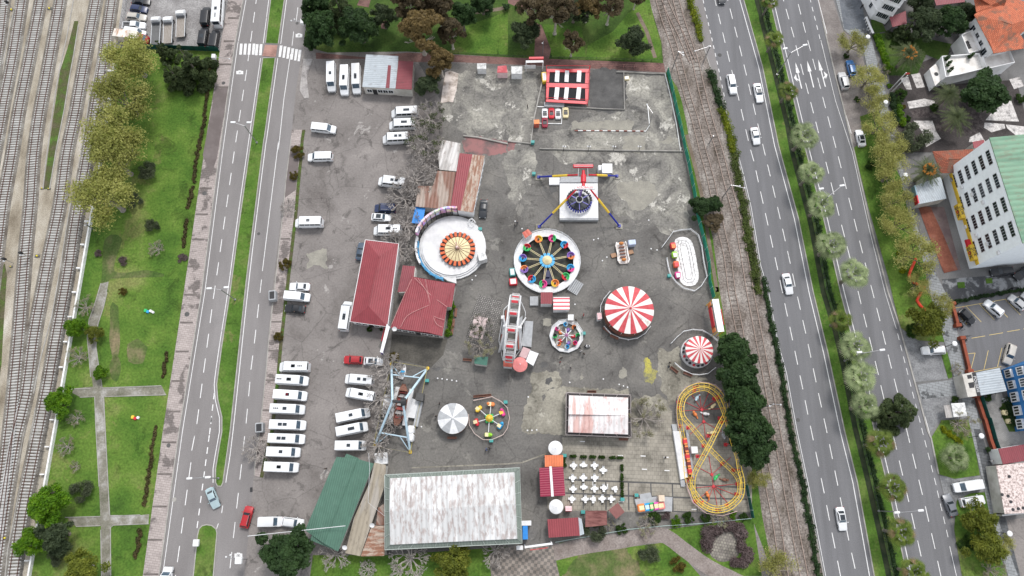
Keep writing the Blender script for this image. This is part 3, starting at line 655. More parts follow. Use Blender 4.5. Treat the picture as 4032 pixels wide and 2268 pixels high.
PW = GM('30', (690,-80),(700,0),(780,290),(950,420),'30', (1010,700),(1110,1000),(1170,1449),'31', (1300,300),(1400,750),(1560,1250),'32', (1600,150),(1750,650),(1830,950),(1900,1150),(1960,1330),'33', (2080,480),(2170,900),(2290,1300),(2340,1449))
mb = MB(); mb.sheet(PW+PV[::-1], .115); struct('east_pavement_slabs', mb, M_PAVEG)
mb = MB(); mb.sheet(GM('32', (1340,480),(1520,600),(1690,700),(1770,945),(1450,975),(1400,850)), .0085); mb.sheet(GM('32', (1480,1100),(1880,1100),(1960,1320),(1700,1330),(1600,1449)), .0086); mb.sheet(GM('33', (1690,500),(2080,495),(2120,640),(1880,700),(1830,870),(1760,800)), .0087); struct('gravel_drives', mb, blotchy('grey_chips', [(.35,(.14, .142, .145)),(.6,(.23, .232, .235))], .5,8, .9, fine=3, fine_amt=.3))
mb = MB(); mb.sheet(GM('32', (1480,1000),(1830,950),(1880,1100),(1520,1140)), .02); struct('slab_drive', mb, M_PAVEG)
mb = MB(); mb.sheet(GM('30', (1040,330),(1300,300),(1620,380),(1800,420),(1740,600),(1560,520),(1480,700),(1360,720),(1210,720)), .104); mb.sheet(GM('30', (1030,190),(1130,190),(1180,300),(1060,320)), .104); struct('garden_lawn', mb, M_DARKG)
mb = MB(); mb.sheet(GM('30', (1210,720),(1800,480),(1560,820),(2415,760),(2600,1449),(1320,1449),(1230,1000)), .09); struct('garden_paving', mb, paving('dark_setts', ((.075, .065, .062),(.055, .048, .046)), .3, .3, .02, R(30),(.035, .03, .03)))
M_CHIP = blotchy('white_chippings', [(.33,(.22, .21, .20)),(.5,(.52, .49, .47)),(.7,(.62, .60, .57))], .9,8, .95, fine=4, fine_amt=.35)
mb = MB()
for i, (v, p) in enumerate((('30', [(1340,740),(1380,735),(1425,855),(1370,830)]),('30', [(1415,705),(1500,695),(1548,830),(1470,840)]),('30', [(1380,970),(1540,940),(1640,960),(1640,1000),(1400,1035)]),('30', [(1640,470),(1700,460),(1725,410),(1755,480),(1680,500)]),
 ('30', [(1440,1150),(1620,1150),(1660,1260),(1700,1320),(1560,1400),(1520,1250)]),('TR', [(1740,810),(1850,785),(1890,880),(1790,910)]),('TR', [(1700,1030),(1755,1015),(1840,1240),(1690,1235),(1500,1225),(1560,1150)]),('TR', [(1490,1250),(1690,1265),(1700,1310),(1560,1350),(1480,1300)]),('TR', [(1340,1400),(1440,1350),(1500,1449),(1330,1449)]),('TR', [(1705,1270),(1894,1290),(1894,1449),(1720,1310)]))):
 mb.sheet(G(v, p), .096+i*.0002)
mb.sheet(G('30', [(1312,745),(1390,732),(1425,855),(1370,850)]), .0995)
struct('white_gravel_beds', mb, M_CHIP)
mb = MB(); mb.sheet(smooth_line(G('TR', [(1330,1130),(1440,1150),(1490,1240),(1460,1340),(1350,1370),(1180,1350),(1020,1340),(1020,1240)]),1, True), .1015); mb.sheet(GM('TR', (740,1130),(900,1100),(1010,1140),(1010,1200),(760,1200)), .101); struct('dark_beds', mb, blotchy('dark_chip', [(.4,(.05, .04, .04)),(.6,(.10, .085, .08))],1,7, .95, fine=4, fine_amt=.3))
mb = MB(); mb.sheet(GM('31', (1480,630),(1600,640),(1720,900),(1860,1240),(1730,1270),(1640,1050),(1560,850)), .106); struct('red_forecourt', mb, blotchy('red_screed', [(.3,(.13, .045, .032)),(.55,(.23, .085, .055)),(.75,(.26, .13, .095))], .3,9, .9, fine=3, fine_amt=.2))
mb = MB(); mb.sheet(GM('31', (1600,640),(1730,640),(1890,1240),(1860,1240),(1720,900)), .104); struct('muddy_strip', mb, blotchy('mauve_screed', [(.35,(.12, .085, .085)),(.6,(.18, .135, .13)),(.7,(.10, .12, .05))], .35,8, .9))
mb = MB(); mb.sheet(GM('B1', (20,0),(820,-60),(820,90),(400,180),(90,220),(40,180)), .012); struct('wet_forecourt', mb, blotchy('wet_paving', [(.42,(.055, .056, .06)),(.5,(.075, .077, .08)),(.56,(.25, .255, .26))], .3,9, .7, fine=4, fine_amt=.15, dist=.5))
mb = MB()
for x, y, w, h in ((202,55,38,30),(468,15,34,26)): mb.prism(G('B1', [(x-w, y-h+4),(x+w-6, y-h),(x+w, y+h-4),(x-w+10, y+h)]),0, .10)
struct('tree_pits', mb, M_GRASS2)
mb = MB(); mb.sheet(GM('B1', (90,225),(820,80),(820,790),(590,840),(310,880),(240,700),(170,480)), .010); struct('car_park', mb, M_ASPH2)
mb = MB()
def yl(*p, w=.1): ribbon(mb, G('B1', p), w, .0145)
yl((130,275),(820,155)); 
for a in (((250,255),(395,405)),((378,235),(520,385)),((505,215),(648,362)),((625,192),(768,338)),((130,275),(258,430))): yl(*a)
for a in (((302,560),(432,538)),((470,530),(602,508)),((640,498),(762,478)),((795,472),(900,455)),((248,710),(337,700)),((337,700),(293,870)),((248,710),(293,870)),((462,675),(420,860)),((592,652),(548,838)),((320,880),(585,830))): yl(*a)
struct('car_park_lines', mb, M_YEL_LINE)
mb = MB(); mb.sheet(GM('B1', (370,1120),(590,1080),(640,1250),(760,1449),'B2', (740,220),(600,260),(520,270),(430,30)), .014); struct('block_court', mb, paving('grey_blocks', ((.27, .265, .255),(.23, .225, .215)), .4, .2, .02, R(12),(.17, .165, .16)))
mb = MB(); mb.sheet(GM('B1', (590,1180),(640,1170),(720,1330),(730,1449),(660,1449),(590,1300)), .018); struct('pond_bed', mb, M_DARKG)
mb = MB(); mb.sheet(GM('33', (2330,920),(2700,860),(2800,1500),(2430,1500)), .0125); struct('courtyard', mb, M_LOT)
mb = MB(); mb.sheet(GM('B2', (310,90),(370,90),(560,700),(600,900),(740,1449),(720,1449),(560,1000),(420,600)), .118); struct('dark_pavement_edge', mb, paving('wet_slabs', ((.11, .115, .12),(.08, .085, .09)),1.2, .6, .03, R(14),(.05, .05, .05)))
# ------------------------------------------------------------ railway tracks
def track(line, label, rail_mat, sl_mat, sleeper=(.26,2.35), step=.62, bed=None):
 line = smooth_line(line, 3.0); root = thing('railway_track', label, 'railway track', line[0])
 o = line[0]; rel = [p-o for p in line]
 if bed:
  m_ = MB(); l = offset(rel, 1.75); r = offset(rel, -1.75); li = offset(rel, 1.3); ri = offset(rel, -1.3)
  for i in range(len(rel)-1):
   for A, zA, B, zB in ((r, .015, ri, .13),(ri, .13, li, .13),(li, .13, l, .015)):
    m_.add([(A[i].x, A[i].y, zA),(A[i+1].x, A[i+1].y, zA),(B[i+1].x, B[i+1].y, zB),(B[i].x, B[i].y, zB)],[(0,1,2,3)])
  m_.build('ballast', bed, root)
 zb = .10 if bed else .012
 m_ = MB()
 for p, a in along(rel, step): m_.box((p.x, p.y, zb+.05),(sleeper[0], sleeper[1], .10), a)
 s = m_.build('sleepers', sl_mat, root); s['kind'] = 'stuff'
 for d in (.75,-.75):
  m_ = MB(); rl = offset(rel, d)
  for w, z0, z1 in ((.14, zb+.10, zb+.13),(.05, zb+.13, zb+.20),(.085, zb+.20, zb+.24)):
   l, r = offset(rl, w/2), offset(rl, -w/2)
   for i in range(len(rl)-1):
    q = [r[i], r[i+1], l[i+1], l[i]]
    m_.add([(p.x, p.y, z1) for p in q],[(0,1,2,3)])
    m_.add([(r[i].x, r[i].y, z0),(r[i+1].x, r[i+1].y, z0),(r[i+1].x, r[i+1].y, z1),(r[i].x, r[i].y, z1)],[(0,1,2,3)])
    m_.add([(l[i+1].x, l[i+1].y, z0),(l[i].x, l[i].y, z0),(l[i].x, l[i].y, z1),(l[i+1].x, l[i+1].y, z1)],[(0,1,2,3)])
  m_.build('rail', rail_mat, root)
 return root
LT = [
 (ext(GM('RA', (803,0),(772,200),(720,560),'RB', (550,180),(485,600),(412,1000),(342,1400),'RC', (283,400),(222,700),(165,1000),(102,1449)),20,20),'ballasted yard track nearest the white park wall'),
 (ext(GM('RA', (688,0),(583,560),(540,800),(478,1100),(430,1449),'RB', (352,470),(308,700),(245,1040),(190,1449),'RC', (122,400),(72,700),(25,1000),(-15,1300)),20,20),'second yard track from the park wall, joining its western neighbour further down'),
 (ext(GM('RA', (432,0),(330,560),(285,800),(242,1100),(218,1449),'RB', (180,470),(140,1000),(100,1449),'RC', (72,400),(38,700),(-5,1050)),20,20),'third yard track from the park wall, west of the weedy trench'),
 (ext(GM('RA', (292,0),(215,400),(135,800),(88,1100),(25,1449),'RB', (-15,400)),20,20),'fourth yard track from the park wall, leaving the picture half way down'),
 (ext(GM('RA', (158,0),(95,400),(35,700),(-10,950)),20,20),'fifth yard track from the park wall, near the picture corner'),
 (ext(GM('RA', (30,0),(8,200),(-25,450)),20,15),'westernmost yard track, only a short piece in the top corner')]
for l, lab in LT: track(l, lab, M_RAIL, M_SLEEP, bed=M_BALL)['group'] = 'tracks of the western rail yard'
TA = ext(GM('RD', (130,0),(190,200),(272,430),(330,640),(408,940),(468,1120),(550,1449),'RE', (285,190),(362,560),(408,760),(437,1000),(492,1280),'RF', (190,560),(255,800),(328,1155),(355,1340)),25,25)
TB = ext(GM('RD', (292,0),(345,200),(415,400),(480,600),(510,740),(572,1000),(640,1240),(708,1449),'RE', (395,180),(480,500),(525,740),(568,1000),(625,1300),'RF', (272,310),(298,450),(345,700),(382,900),(428,1150),(487,1449)),25,25)
track(TA, 'rusty track with buried sleepers beside the green fairground fence', M_RAILT, M_SLEEPW, (.22,1.9),1.1)['group'] = 'tracks along the highway'
track(TB, 'rusty track with buried sleepers on the highway side', M_RAILT, M_SLEEPW, (.22,1.9),1.1)['group'] = 'tracks along the highway'
track(GM('RD', (185,0),(240,130),(340,330),(410,500),(455,600)),'short crossover track linking the two rusty tracks at the top', M_RAILT, M_SLEEPW, (.22,1.9),1.1)
# trench with weeds between yard tracks
mb = MB(); mb.sheet(GM('RA', (530,150),(560,150),(520,400),(490,560),(460,760),(430,950),(370,1230),(355,1350),(310,1350),(330,1200),(370,900),(400,700),(430,500),(480,350)), .012); mb.sheet(GM('RB', (0,560),(35,520),(50,600),(30,900),(10,1250),(-20,1449),(-40,1449),(-10,900)), .0122); struct('weedy_trench', mb, M_WEED)
for i, l in enumerate((GM('RA', (560,180),(525,400),(495,560),(460,780),(400,1080),(355,1350)), GM('RA', (525,0),(480,250),(430,480),(400,640),(365,880),(330,1150),(308,1350)), GM('RA', (118,0),(60,250),(20,460)), GM('RA', (235,100),(165,450),(120,700)), GM('RA', (770,0),(715,360),(640,700),(560,1200)), GM('RB', (520,0),(470,300),(420,620),(370,900),(290,1200),(240,1449)), GM('RC', (265,200),(220,480),(150,800),(60,1250),(40,1449)), GM('RC', (215,200),(170,420),(110,750),(40,1050),(0,1250)))): tag(wallstrip(MB(), l, .22,0, .10).build('cable_duct', M_KERB),'%s pale concrete cable duct between the yard tracks, counted from the top' % ORD[i],'cable duct')
def marker(v, x, y, h, colr, label, s=1):
 r = thing('ground_signal', label, 'signal', g(v, x, y),0)
 MB().box((0,0, .04),(1.3*s, .8*s, .08)).build('base_plate', M_DARKP, r)
 MB().bbox((0,0, .08+h/2),(.35*s, .35*s, h),0, .06).build('lamp_box', colr, r)
 MB().tube((.42*s, 0, .08),(.42*s, 0, .45), .06).build('stub', M_KERB, r)
 return r
YEL = paint('signal_yellow', (.75, .62, .04), .5)
for v, x, y, lab in (('RA', 85,72,'yellow ground marker beside the westernmost tracks, top corner'),('RA', 355,63,'yellow ground marker on a dark plate between the third and fourth tracks'),('RB', 268,468,'larger yellow ground marker between two yard tracks, mid picture'),('RB', 80,545,'small yellow marker at the head of the grassy ditch'),('RC', 42,1165,'yellow ground marker between the tracks near the bottom corner'),('RA', 303,1345,'small yellow marker at the left end of the weedy trench'),('RA', 350,1348,'small yellow marker at the right end of the weedy trench')):
 marker(v, x, y, .35, YEL, lab, .6 if 'small' in lab else .9)
for v, b, t, lab in (('RA', (110,75),(75,45),'dark dwarf signal post by the westernmost track'),('RB', (215,478),(178,458),'dark signal post with white back plate between the merging tracks'),('RB', (98,520),(70,515),'short dark signal post beside the ditch')):
 r = thing('signal_post', lab, 'signal', g(v, *b))
 h = 3.2
 MB().tube((0,0,0),(0,0, h), .07).build('post', M_KERB, r); MB().bbox((0,0, h),(.7, .35, .9), .3, .08).build('signal_head', paint('black_paint', (.02, .02, .022), .5), r)
 MB().box((-.3,-.3, h-.6),(.5, .35, .05)).build('platform', M_WHITEWALL, r)
# ------------------------------------------------------------ walls and fences
def post_fence(name, label, cat, line, h, post_mat, panel, step=2.5, pr=.05, rails=(), group=None, wire=True):
 o = line[0].copy(); rel = [p-o for p in line]; r = thing(name, label, cat, o, 0, group)
 for p, a in along(rel, step): MB().box((p.x, p.y, h/2),(pr*2, pr*2, h), a).build('post', post_mat, r)
 m_ = MB()
 for z in rails: 
  for p, q in zip(rel[:-1], rel[1:]): m_.tube((p.x, p.y, z),(q.x, q.y, z), .025,4)
 if panel is not None:
  a_, b_ = panel[1], panel[2]
  pts = rel if (rel[1]-rel[0]).length < 6 else smooth_line(rel, 2)
  for i, (p, q) in enumerate(zip(pts[:-1], pts[1:])):
   n_ = Vector((-(q-p).y, (q-p).x, 0)).normalized()*.012*(1 if i % 2 else 2)
   m_.prism([p+n_, q+n_, q-n_, p-n_], a_, b_)
 if m_.f: m_.build('panel' if panel is not None else 'rail', panel[0] if panel is not None else post_mat, r)
 return r
# white wall of the park
root = thing('boundary_wall', 'long low white wall with short buttresses between the rail yard and the lawn', 'wall', WALL[2])
rel = [p-WALL[2] for p in ext(WALL[1:],0,30)]
m_ = MB(); wallstrip(m_, rel, .32,0, .9); m_.build('wall', M_WHITEWALL, root)
for p, a in along(rel, 5.45,2.0): MB().box((p.x-.75*math.sin(-a)*0-.8, p.y+.1, .45),(.85, .25, .88), a+math.pi/2).build('buttress', M_WHITEWALL, root)
M_IRON = paint('dark_iron', (.03, .03, .033), .6)
fl = offset(ext(WALL[2:],0,20),-1.6)
fl = [p+Vector((0,0,0)) for p in fl]
post_fence('iron_fence', 'dark iron railing on the rail side of the white wall', 'fence', fl, 1.5, M_IRON, None, 1.6, .03,(.5, .8,1.1,1.45))
# green screen closing the gravel yard
M_GSCREEN = blotchy('green_screen', [(.35,(.008, .055, .045)),(.65,(.014, .09, .075))],1.2,5, .7)
post_fence('screen_fence', 'dark green screen fence between the truck yard and the lawn', 'fence', GM('00', (1390,462),(1700,475),(2090,490)),1.9, M_IRON, (M_GSCREEN, .05,1.85),3)
post_fence('yard_fence', 'light post and wire fence on the west side of the truck yard', 'fence', GM('00', (1225,-60),(1170,260)),1.7, paint('galvanised', (.42, .43, .43), .5, .4), None, 2.5, .05,(.4,1.0,1.65))
# green mesh fence along the railway
M_MESHG = blotchy('mesh_green', [(.35,(.01, .16, .10)),(.6,(.03, .26, .17))],1.6,6, .6)
M_GPOST = paint('fence_post_pale', (.35, .45, .42), .6)
post_fence('mesh_fence', 'tall green mesh fence between fairground and railway', 'fence', GM('20', (1508,690),(1560,900),(1600,1080),(1640,1250),(1680,1449),'21', (1700,200),(1760,500),(1800,760),(1850,960),(1900,1180),'22', (1905,30),(1945,185)),2.3, M_GPOST, (M_MESHG, .1,2.25),3.0)
post_fence('mesh_fence', 'dark green mesh fence at the south end beside the roller coaster', 'fence', GM('CO', (830,1065),(895,1395)),2.0, M_GPOST, (M_GSCREEN, .1,1.95),2.5)
post_fence('mesh_fence', 'mesh fence behind bushes along the south edge of the fairground', 'fence', GM('23', (450,1125),(700,1080),(1130,1005),(1480,970),(1800,950),(2300,900)),1.3, M_GPOST, None, 3.0, .04,(.3, .8,1.28))
post_fence('park_railing', 'low wire railing between the brick path and the park lawn', 'fence', GM('10', (1860,507),'20', (0,543),(500,553),(900,567),(1440,585)), .8, M_IRON, None, 2.2, .03,(.4, .78))
post_fence('white_railing', 'rusty pipe fence with white panels along the top of the fairground', 'fence', GM('20', (785,632),(1000,640),(1500,662)),1.4, paint('pink_post', (.42, .2, .18), .6), None, 2.6, .04,(.7,1.38))
kerbs('low_wall', 'white painted low wall behind the damp yard, along the fence', [GM('20', (1030,690),(1130,692),(1360,705),(1500,705))], .16, .45, M_KERB, 'wall')
kerbs('low_wall', 'grey and white low wall on the south side of the empty damp pit', [GM('20', (560,1022),(720,1030),(900,1040),(1105,1046),(1100,690))], .16, .4, M_KERB, 'wall')
kerbs('low_wall', 'long white pipe edged low wall south of the old race track', [GM('20', (300,1418),(700,1430),(1100,1436),(1660,1443))], .18, .45, M_KERB, 'wall')
kerbs('low_wall', 'mossy low wall around the western skating yard', [GM('10', (1990,1295),(2130,1310),(2415,1372),'20', (0,1345),(215,1370),(250,1120),(330,760))], .3, .4, M_KERB, 'wall')
kerbs('low_wall', 'dashed red and white edging of the old race track', [GM('20', (640,1245),(900,1246),(1310,1250),(1345,1195),(1330,1030),(1322,990))], .16, .22, M_WHITEWALL, 'wall')
kerbs('low_wall', 'pale kerb around the parked toy cars', [GM('20', (270,1018),(520,1022),(508,1180),(300,1176))], .18, .25, M_WHITEWALL, 'wall')
kerbs('low_wall', 'thin white wall running down beside the green mesh fence', [GM('20', (1490,700),(1540,900),(1600,1180),(1640,1449),'21', (1650,80))], .14, .35, M_WHITEWALL, 'wall')
def dividers():
 # short red sections between the white ones on the race track edge
 m_ = MB()
 for p, a in along(GM('20', (650,1245),(900,1246),(1310,1250)),1.9): m_.box((p.x, p.y, .13),(.8, .18, .24), a)
 tag(m_.build('track_bumper', paint('dull_red', (.22, .07, .05), .7)),'dull red blocks set between the white race track edging', 'kerb block')
dividers()
# brick-red wall along the east car park
M_REDW = blotchy('red_wall_cap', [(.35,(.17, .045, .025)),(.65,(.27, .075, .042))], .8,6, .8)
def capwall(label, line, h=1.1, w=.62, pil=()):
 o = line[0].copy(); rel = [p-o for p in line]; r = thing('garden_wall', label, 'wall', o)
 m_ = MB(); wallstrip(m_, rel, w*.8,0, h-.1); m_.build('wall', blotchy('red_wall', [(.35,(.10, .035, .022)),(.65,(.17, .06, .04))],1,6, .8), r)
 m_ = MB(); wallstrip(m_, rel, w, h-.1, h); m_.build('coping', M_REDW, r)
 for p in (rel[0], rel[-1]): MB().bbox((p.x, p.y, (h+.25)/2),(1.25, .75, h+.25), ang(rel[0], rel[-1])+math.pi/2, .1).build('pillar', M_REDW, r)
capwall('red coped wall at the north corner of the east car park', GM('B1', (98,240),(150,445)))
capwall('longer red coped wall between pavement and car park', GM('B1', (190,565),(262,880)))
capwall('red coped wall with green screen running down beside the paved court', GM('B1', (330,1110),(400,1320),'B2', (395,0),(450,200),(528,410)))
post_fence('screen_fence', 'dark green screen behind the long red wall', 'fence', GM('B1', (358,1115),(425,1320),'B2', (425,0),(480,200),(555,400)),2.0, M_IRON, (M_GSCREEN, .1,1.95),3)
for lab, ln in (('open black gate leaf beside the upper red wall', GM('B1', (172,455),(212,492))),('open black gate leaf beside the longer red wall', GM('B1', (215,545),(275,545)))):
 post_fence('gate_leaf', lab, 'gate', ln, 1.2, M_IRON, None, .5, .02,(.15, .6,1.15))
# thin fence in the highway median
M_FENCED = paint('median_fence_paint', (.045, .06, .05), .6)
post_fence('median_fence', 'dark metal fence running the length of the highway median', 'fence', smooth_line(offset(FEN, .35),6),1.1, M_FENCED, None, 2.6, .04,(.35, .72,1.08))
# ------------------------------------------------------------ vehicles (built along +X, front at +X, origin on the ground in the middle)
M_GLASS = paint('car_glass', (.022, .03, .038), .12,0, .3, .6)
M_GLASSB = paint('car_glass_blue', (.07, .11, .15), .12,0, .3, .6)
M_TYRE = paint('tyre', (.018, .018, .019), .85); M_RIM = paint('rim', (.35, .35, .36), .35, .6)
M_LAMP = paint('headlamp', (.62, .64, .66), .15); M_TAIL = paint('tail_lamp', (.35, .02, .02), .25); M_BLKP = paint('black_trim', (.025, .025, .027), .6)
COL = dict(white=(.74, .75, .76), silver=(.50, .50, .50), black=(.014, .015, .018), navy=(.018, .03, .085), slate=(.05, .075, .11), blue=(.03, .12, .30), red=(.36, .015, .02), paleblue=(.36, .46, .48), grey=(.16, .17, .19), beige=(.48, .45, .40), dark=(.03, .034, .04))
CPAINT = {k: paint('car_'+k, v, .3,0, .05, .5) for k, v in COL.items()}
# L, W, H(roof), belt z, (nose z), bonnet end x, windscreen top x, roof rear x, tail x of glass base ; x as fraction of half length
KIND = dict(
 sedan=(4.5,1.78,1.42, .95, .72, .34, .10,-.42,-.72, .84), hatch=(4.1,1.75,1.48, .98, .78, .42, .16,-.72,-.93, .90),
 suv=(4.5,1.84,1.68,1.08, .92, .42, .18,-.80,-.95, .92), wagon=(4.5,1.78,1.55, .98, .78, .38, .14,-.78,-.94, .90),
 van=(5.2,1.95,1.98,1.15,1.0, .62, .36,-.93,-.985, .97), minibus=(6.55,2.05,2.70,1.55,1.15, .74, .58,-.95,-.99, .97),
 bus=(7.9,2.25,2.9,1.5,1.1, .88, .80,-.97,-.99, .98), pickup=(5.0,1.85,1.75,1.08, .95, .55, .30,-.18,-.25, .5),
 vito=(4.9,1.92,1.92,1.15,1.0, .60, .38,-.92,-.98, .97))
def loft(st, n_side=1):
 m_ = MB(); k = len(st[0])
 for s in st: m_.v.extend(s)
 for i in range(len(st)-1): m_.f += [(i*k+j, i*k+(j+1) % k, (i+1)*k+(j+1) % k, (i+1)*k+j) for j in range(k)]
 m_.f += [tuple(range(k-1,-1,-1)), tuple(range((len(st)-1)*k, len(st)*k))]; m_.mi = [0]*len(m_.f); return m_
def hull(Lh, Wh, zb, prof):
 """prof: (x, halfwidth factor, z shoulder, z centre)"""
 st = []
 for x, wf, zs, zc in prof:
  w = Wh*wf
  st.append([(x, -w*.92, zb),(x, -w, zb+.22),(x, -w, zs-.16),(x, -w*.93, zs),(x, -w*.5, zc),(x, w*.5, zc),(x, w*.93, zs),(x, w, zs-.16),(x, w, zb+.22),(x, w*.92, zb)])
 return loft(st)
VC = {}
def vehicle(kind, col, label, loc, rz, group=None, roof=None, extra=None):
 key = (kind, col)
 if key not in VC:
  L_, W, H, zb, zn, xb, xw, xr, xt, rl = KIND[kind]; h = L_/2; w = W/2; P = CPAINT[col]
  big = kind in ('minibus', 'bus', 'van', 'vito')
  parts = []
  x0 = -h
  pr = [(h, .60, zn*.62, zn*.66),(h*.985, .80, zn*.85, zn*.88),(h*.90, .95, zn*.96, zn),(h*xb, 1, zb*.97, zb+.02),(0,1, zb, zb+.02)]
  if kind == 'sedan': pr += [(-h*.72,1, zb, zb+.02),(-h*.93, .95, zb*.98, zb),(-h*.99, .82, zb*.86, zb*.9),(-h, .7, zb*.6, zb*.65)]
  elif kind == 'pickup': pr += [(-h*.25,1, zb, zb+.02),(-h*.26,1, .62, .62),(-h*.98,1, .62, .62)]
  else: pr += [(-h*.93, .98, zb, zb+.02),(-h*.985, .93, zb*.95, zb),(-h, .86, zb*.6, zb*.65)]
  parts.append(('body', hull(h, w, .20, pr), P, 35))
  # greenhouse
  wb, wt = w*.94, w*(.90 if big else .74); zt = H
  cr = .05
  def gh(s):  # four-sided tapered cabin with crowned roof
   B = [(h*xb, -wb*.9),(h*xb, wb*.9),(h*xt, wb*.93),(h*xt, -wb*.93)]
   T = [(h*xw, -wt),(h*xw, wt),(h*xr, wt),(h*xr, -wt)]
   return B, T
  B, T = gh(1)
  m_ = MB(); mid = [(x*.985-.00, y*.80) for x, y in T]
  Vs = [(x, y, zb-.05) for x, y in B]+[(x, y, zt-cr) for x, y in T]+[(x, y, zt) for x, y in mid]
  m_.add(Vs, [(0,1,5,4),(1,2,6,5),(2,3,7,6),(3,0,4,7),(4,5,9,8),(5,6,10,9),(6,7,11,10),(7,4,8,11),(8,9,10,11)])
  parts.append(('cabin', m_, P, 30))
  def pane(a, b, c, d, ins, ih0, ih1, off=.015, cuts=0):
   a, b, c, d = map(Vector, (a, b, c, d)); n = (b-a).cross(d-a).normalized()*off
   def pt(u, v): return (a.lerp(b, u)).lerp(d.lerp(c, u), v)+n
   q = MB(); k = cuts+1
   for i in range(k):
    u0 = ins+(1-2*ins)*i/k+(.012 if i else 0); u1 = ins+(1-2*ins)*(i+1)/k-(.012 if i < k-1 else 0)
    q.add([pt(u0, ih0), pt(u1, ih0), pt(u1, ih1), pt(u0, ih1)],[(0,1,2,3)])
   return q
  z0, z1 = zb-.05, zt-cr
  b3 = [Vector((x, y, z0)) for x, y in B]; t3 = [Vector((x, y, z1)) for x, y in T]
  lo = .12 if not big else .15; hi = .93 if not big else (.86 if kind != 'minibus' else .82)
  parts.append(('windscreen', pane(b3[0], b3[1], t3[1], t3[0], .07, .08, .95), M_GLASSB if col in ('white', 'silver', 'paleblue', 'beige') else M_GLASS, 0))
  parts.append(('side_window', pane(b3[1], b3[2], t3[2], t3[1], .06, lo, hi, cuts=1 if not big else 3), M_GLASS, 0))
  parts.append(('rear_window', pane(b3[2], b3[3], t3[3], t3[2], .12, .2 if kind != 'minibus' else .4, .9), M_GLASS, 0))
  parts.append(('side_window', pane(b3[3], b3[0], t3[0], t3[3], .06, lo, hi, cuts=1 if not big else 3), M_GLASS, 0))
  for sx in (.64,-.60):
   for sy in (1,-1):
    q = MB(); r_ = .33; y = sy*(w-.10)
    q.tube((h*sx, y-.11, r_),(h*sx, y+.12, r_), r_, 14); parts.append(('wheel', q, M_TYRE, 40,('rim', MB().tube((h*sx, y+sy*.10, r_),(h*sx, y+sy*.135, r_), r_*.6,10), M_RIM)))
  for sy in (1,-1):
   q = MB(); q.box((h*.935, sy*w*.66, zn*.80),(.22, w*.34, .13)); parts.append(('headlight', q, M_LAMP, 0))
   q = MB(); q.box((-h*.985, sy*w*.80, zb*.85),(.10, w*.2, .22)); parts.append(('tail_light', q, M_TAIL, 0))
   q = MB(); q.bbox((h*xb*.93, sy*(w+.13), zb+.08),(.14, .22, .20),0, .04); parts.append(('mirror', q, P if not big else M_BLKP, 0))
  q = MB(); q.bbox((h*.99,0, .42),(.10, W*.62, .22),0, .03); parts.append(('bumper', q, M_BLKP if big else P, 0))
  if kind == 'pickup':
   q = MB(); 
   for sy in (1,-1): q.box((-h*.62, sy*(w-.04), .86),(h*.70, .08, .46))
   q.box((-h*.97,0, .86),(.08, W-.16, .46)); parts.append(('load_bed', q, P, 0)); q = MB(); q.box((-h*.62,0, .635),(h*.70, W-.2, .03)); parts.append(('bed_floor', q, paint('bed_grey', (.10, .10, .10), .7),0))
  r = thing({'van': 'white_van', 'vito': 'parked_van', 'bus': 'minibus'}.get(kind, {'sedan': 'parked_car', 'hatch': 'parked_car', 'wagon': 'parked_car', 'suv': 'parked_car'}.get(kind, kind)) if kind != 'van' else 'parked_van', 'x', 'x')
  for p in parts:
   o = p[1].build(p[0], p[2], r, smooth=p[3] or None)
   if len(p) > 4: p[4][1].build(p[4][0], p[4][2], o)
  VC[key] = r; fresh = True
 else: fresh = False
 src_ = VC[key]
 r = src_ if fresh else dup(src_, (0,0,0))
 r.location = loc; r.rotation_euler.z = rz; r['label'] = label; r['category'] = {'minibus': 'minibus', 'bus': 'minibus', 'van': 'van', 'vito': 'van', 'pickup': 'pickup'}.get(kind, 'car')
 if 'group' in r.keys(): del r['group']
 if group: r['group'] = group
 return r
def hatch_on(r, kind, what, xs):
 z = KIND[kind][2]
 if what == 'h': MB().bbox((xs, 0, z+.03),(.75, .62, .08),0, .05).build('roof_hatch', M_GLASS, r)
 elif what == 'w': MB().bbox((xs, 0, z+.03),(.75, .62, .08),0, .05).build('roof_hatch', paint('hatch_white', (.62, .64, .66), .4), r)
 elif what == 'r': MB().bbox((xs, 0, z+.03),(.55, .6, .08),0, .05).build('roof_hatch', paint('hatch_red', (.5, .03, .06), .4), r)
 elif what == 'v': 
  for k in range(3): MB().lathe([(.13,0),(.13, .10),(0, .12)],8,(xs+(k-1)*.36,0, z)).build('roof_vent', M_BLKP, r)
 elif what == 's': MB().box((xs, 0, z+.012),(1.0, .95, .02)).build('sunroof', M_GLASS, r)
 elif what == 'R':
  for sy in (1,-1): MB().box((xs, sy*.62, z+.03),(2.0, .05, .06)).build('roof_rail', M_RIM, r)
def V(kind, col, v, rear, front, label, tops='', group=None):
 H = KIND[kind][2]
 a, b = g(v, *rear, z=H*.55), g(v, *front, z=H*.55)
 mid_ = (a+b)/2; rz = ang(a, b)
 r = vehicle(kind, col, label, (mid_.x, mid_.y, .012), rz, group)
 s_ = (b-a).length/KIND[kind][0]; s_ = min(1.1, max(.92, s_)); r.scale = (s_, 1,1) if abs(s_-1) > .01 else (1,1,1)
 for t in tops.split():
  hatch_on(r, kind, t[0], float(t[1:]))
 return r
GT = 'vehicles in the truck yard'
V('sedan', 'black', '00', (1255,6),(1425,14),'black saloon cut by the picture top in the truck yard', '', GT)
V('hatch', 'navy', '00', (1240,74),(1397,92),'dark navy hatchback second from the top in the truck yard', '', GT)
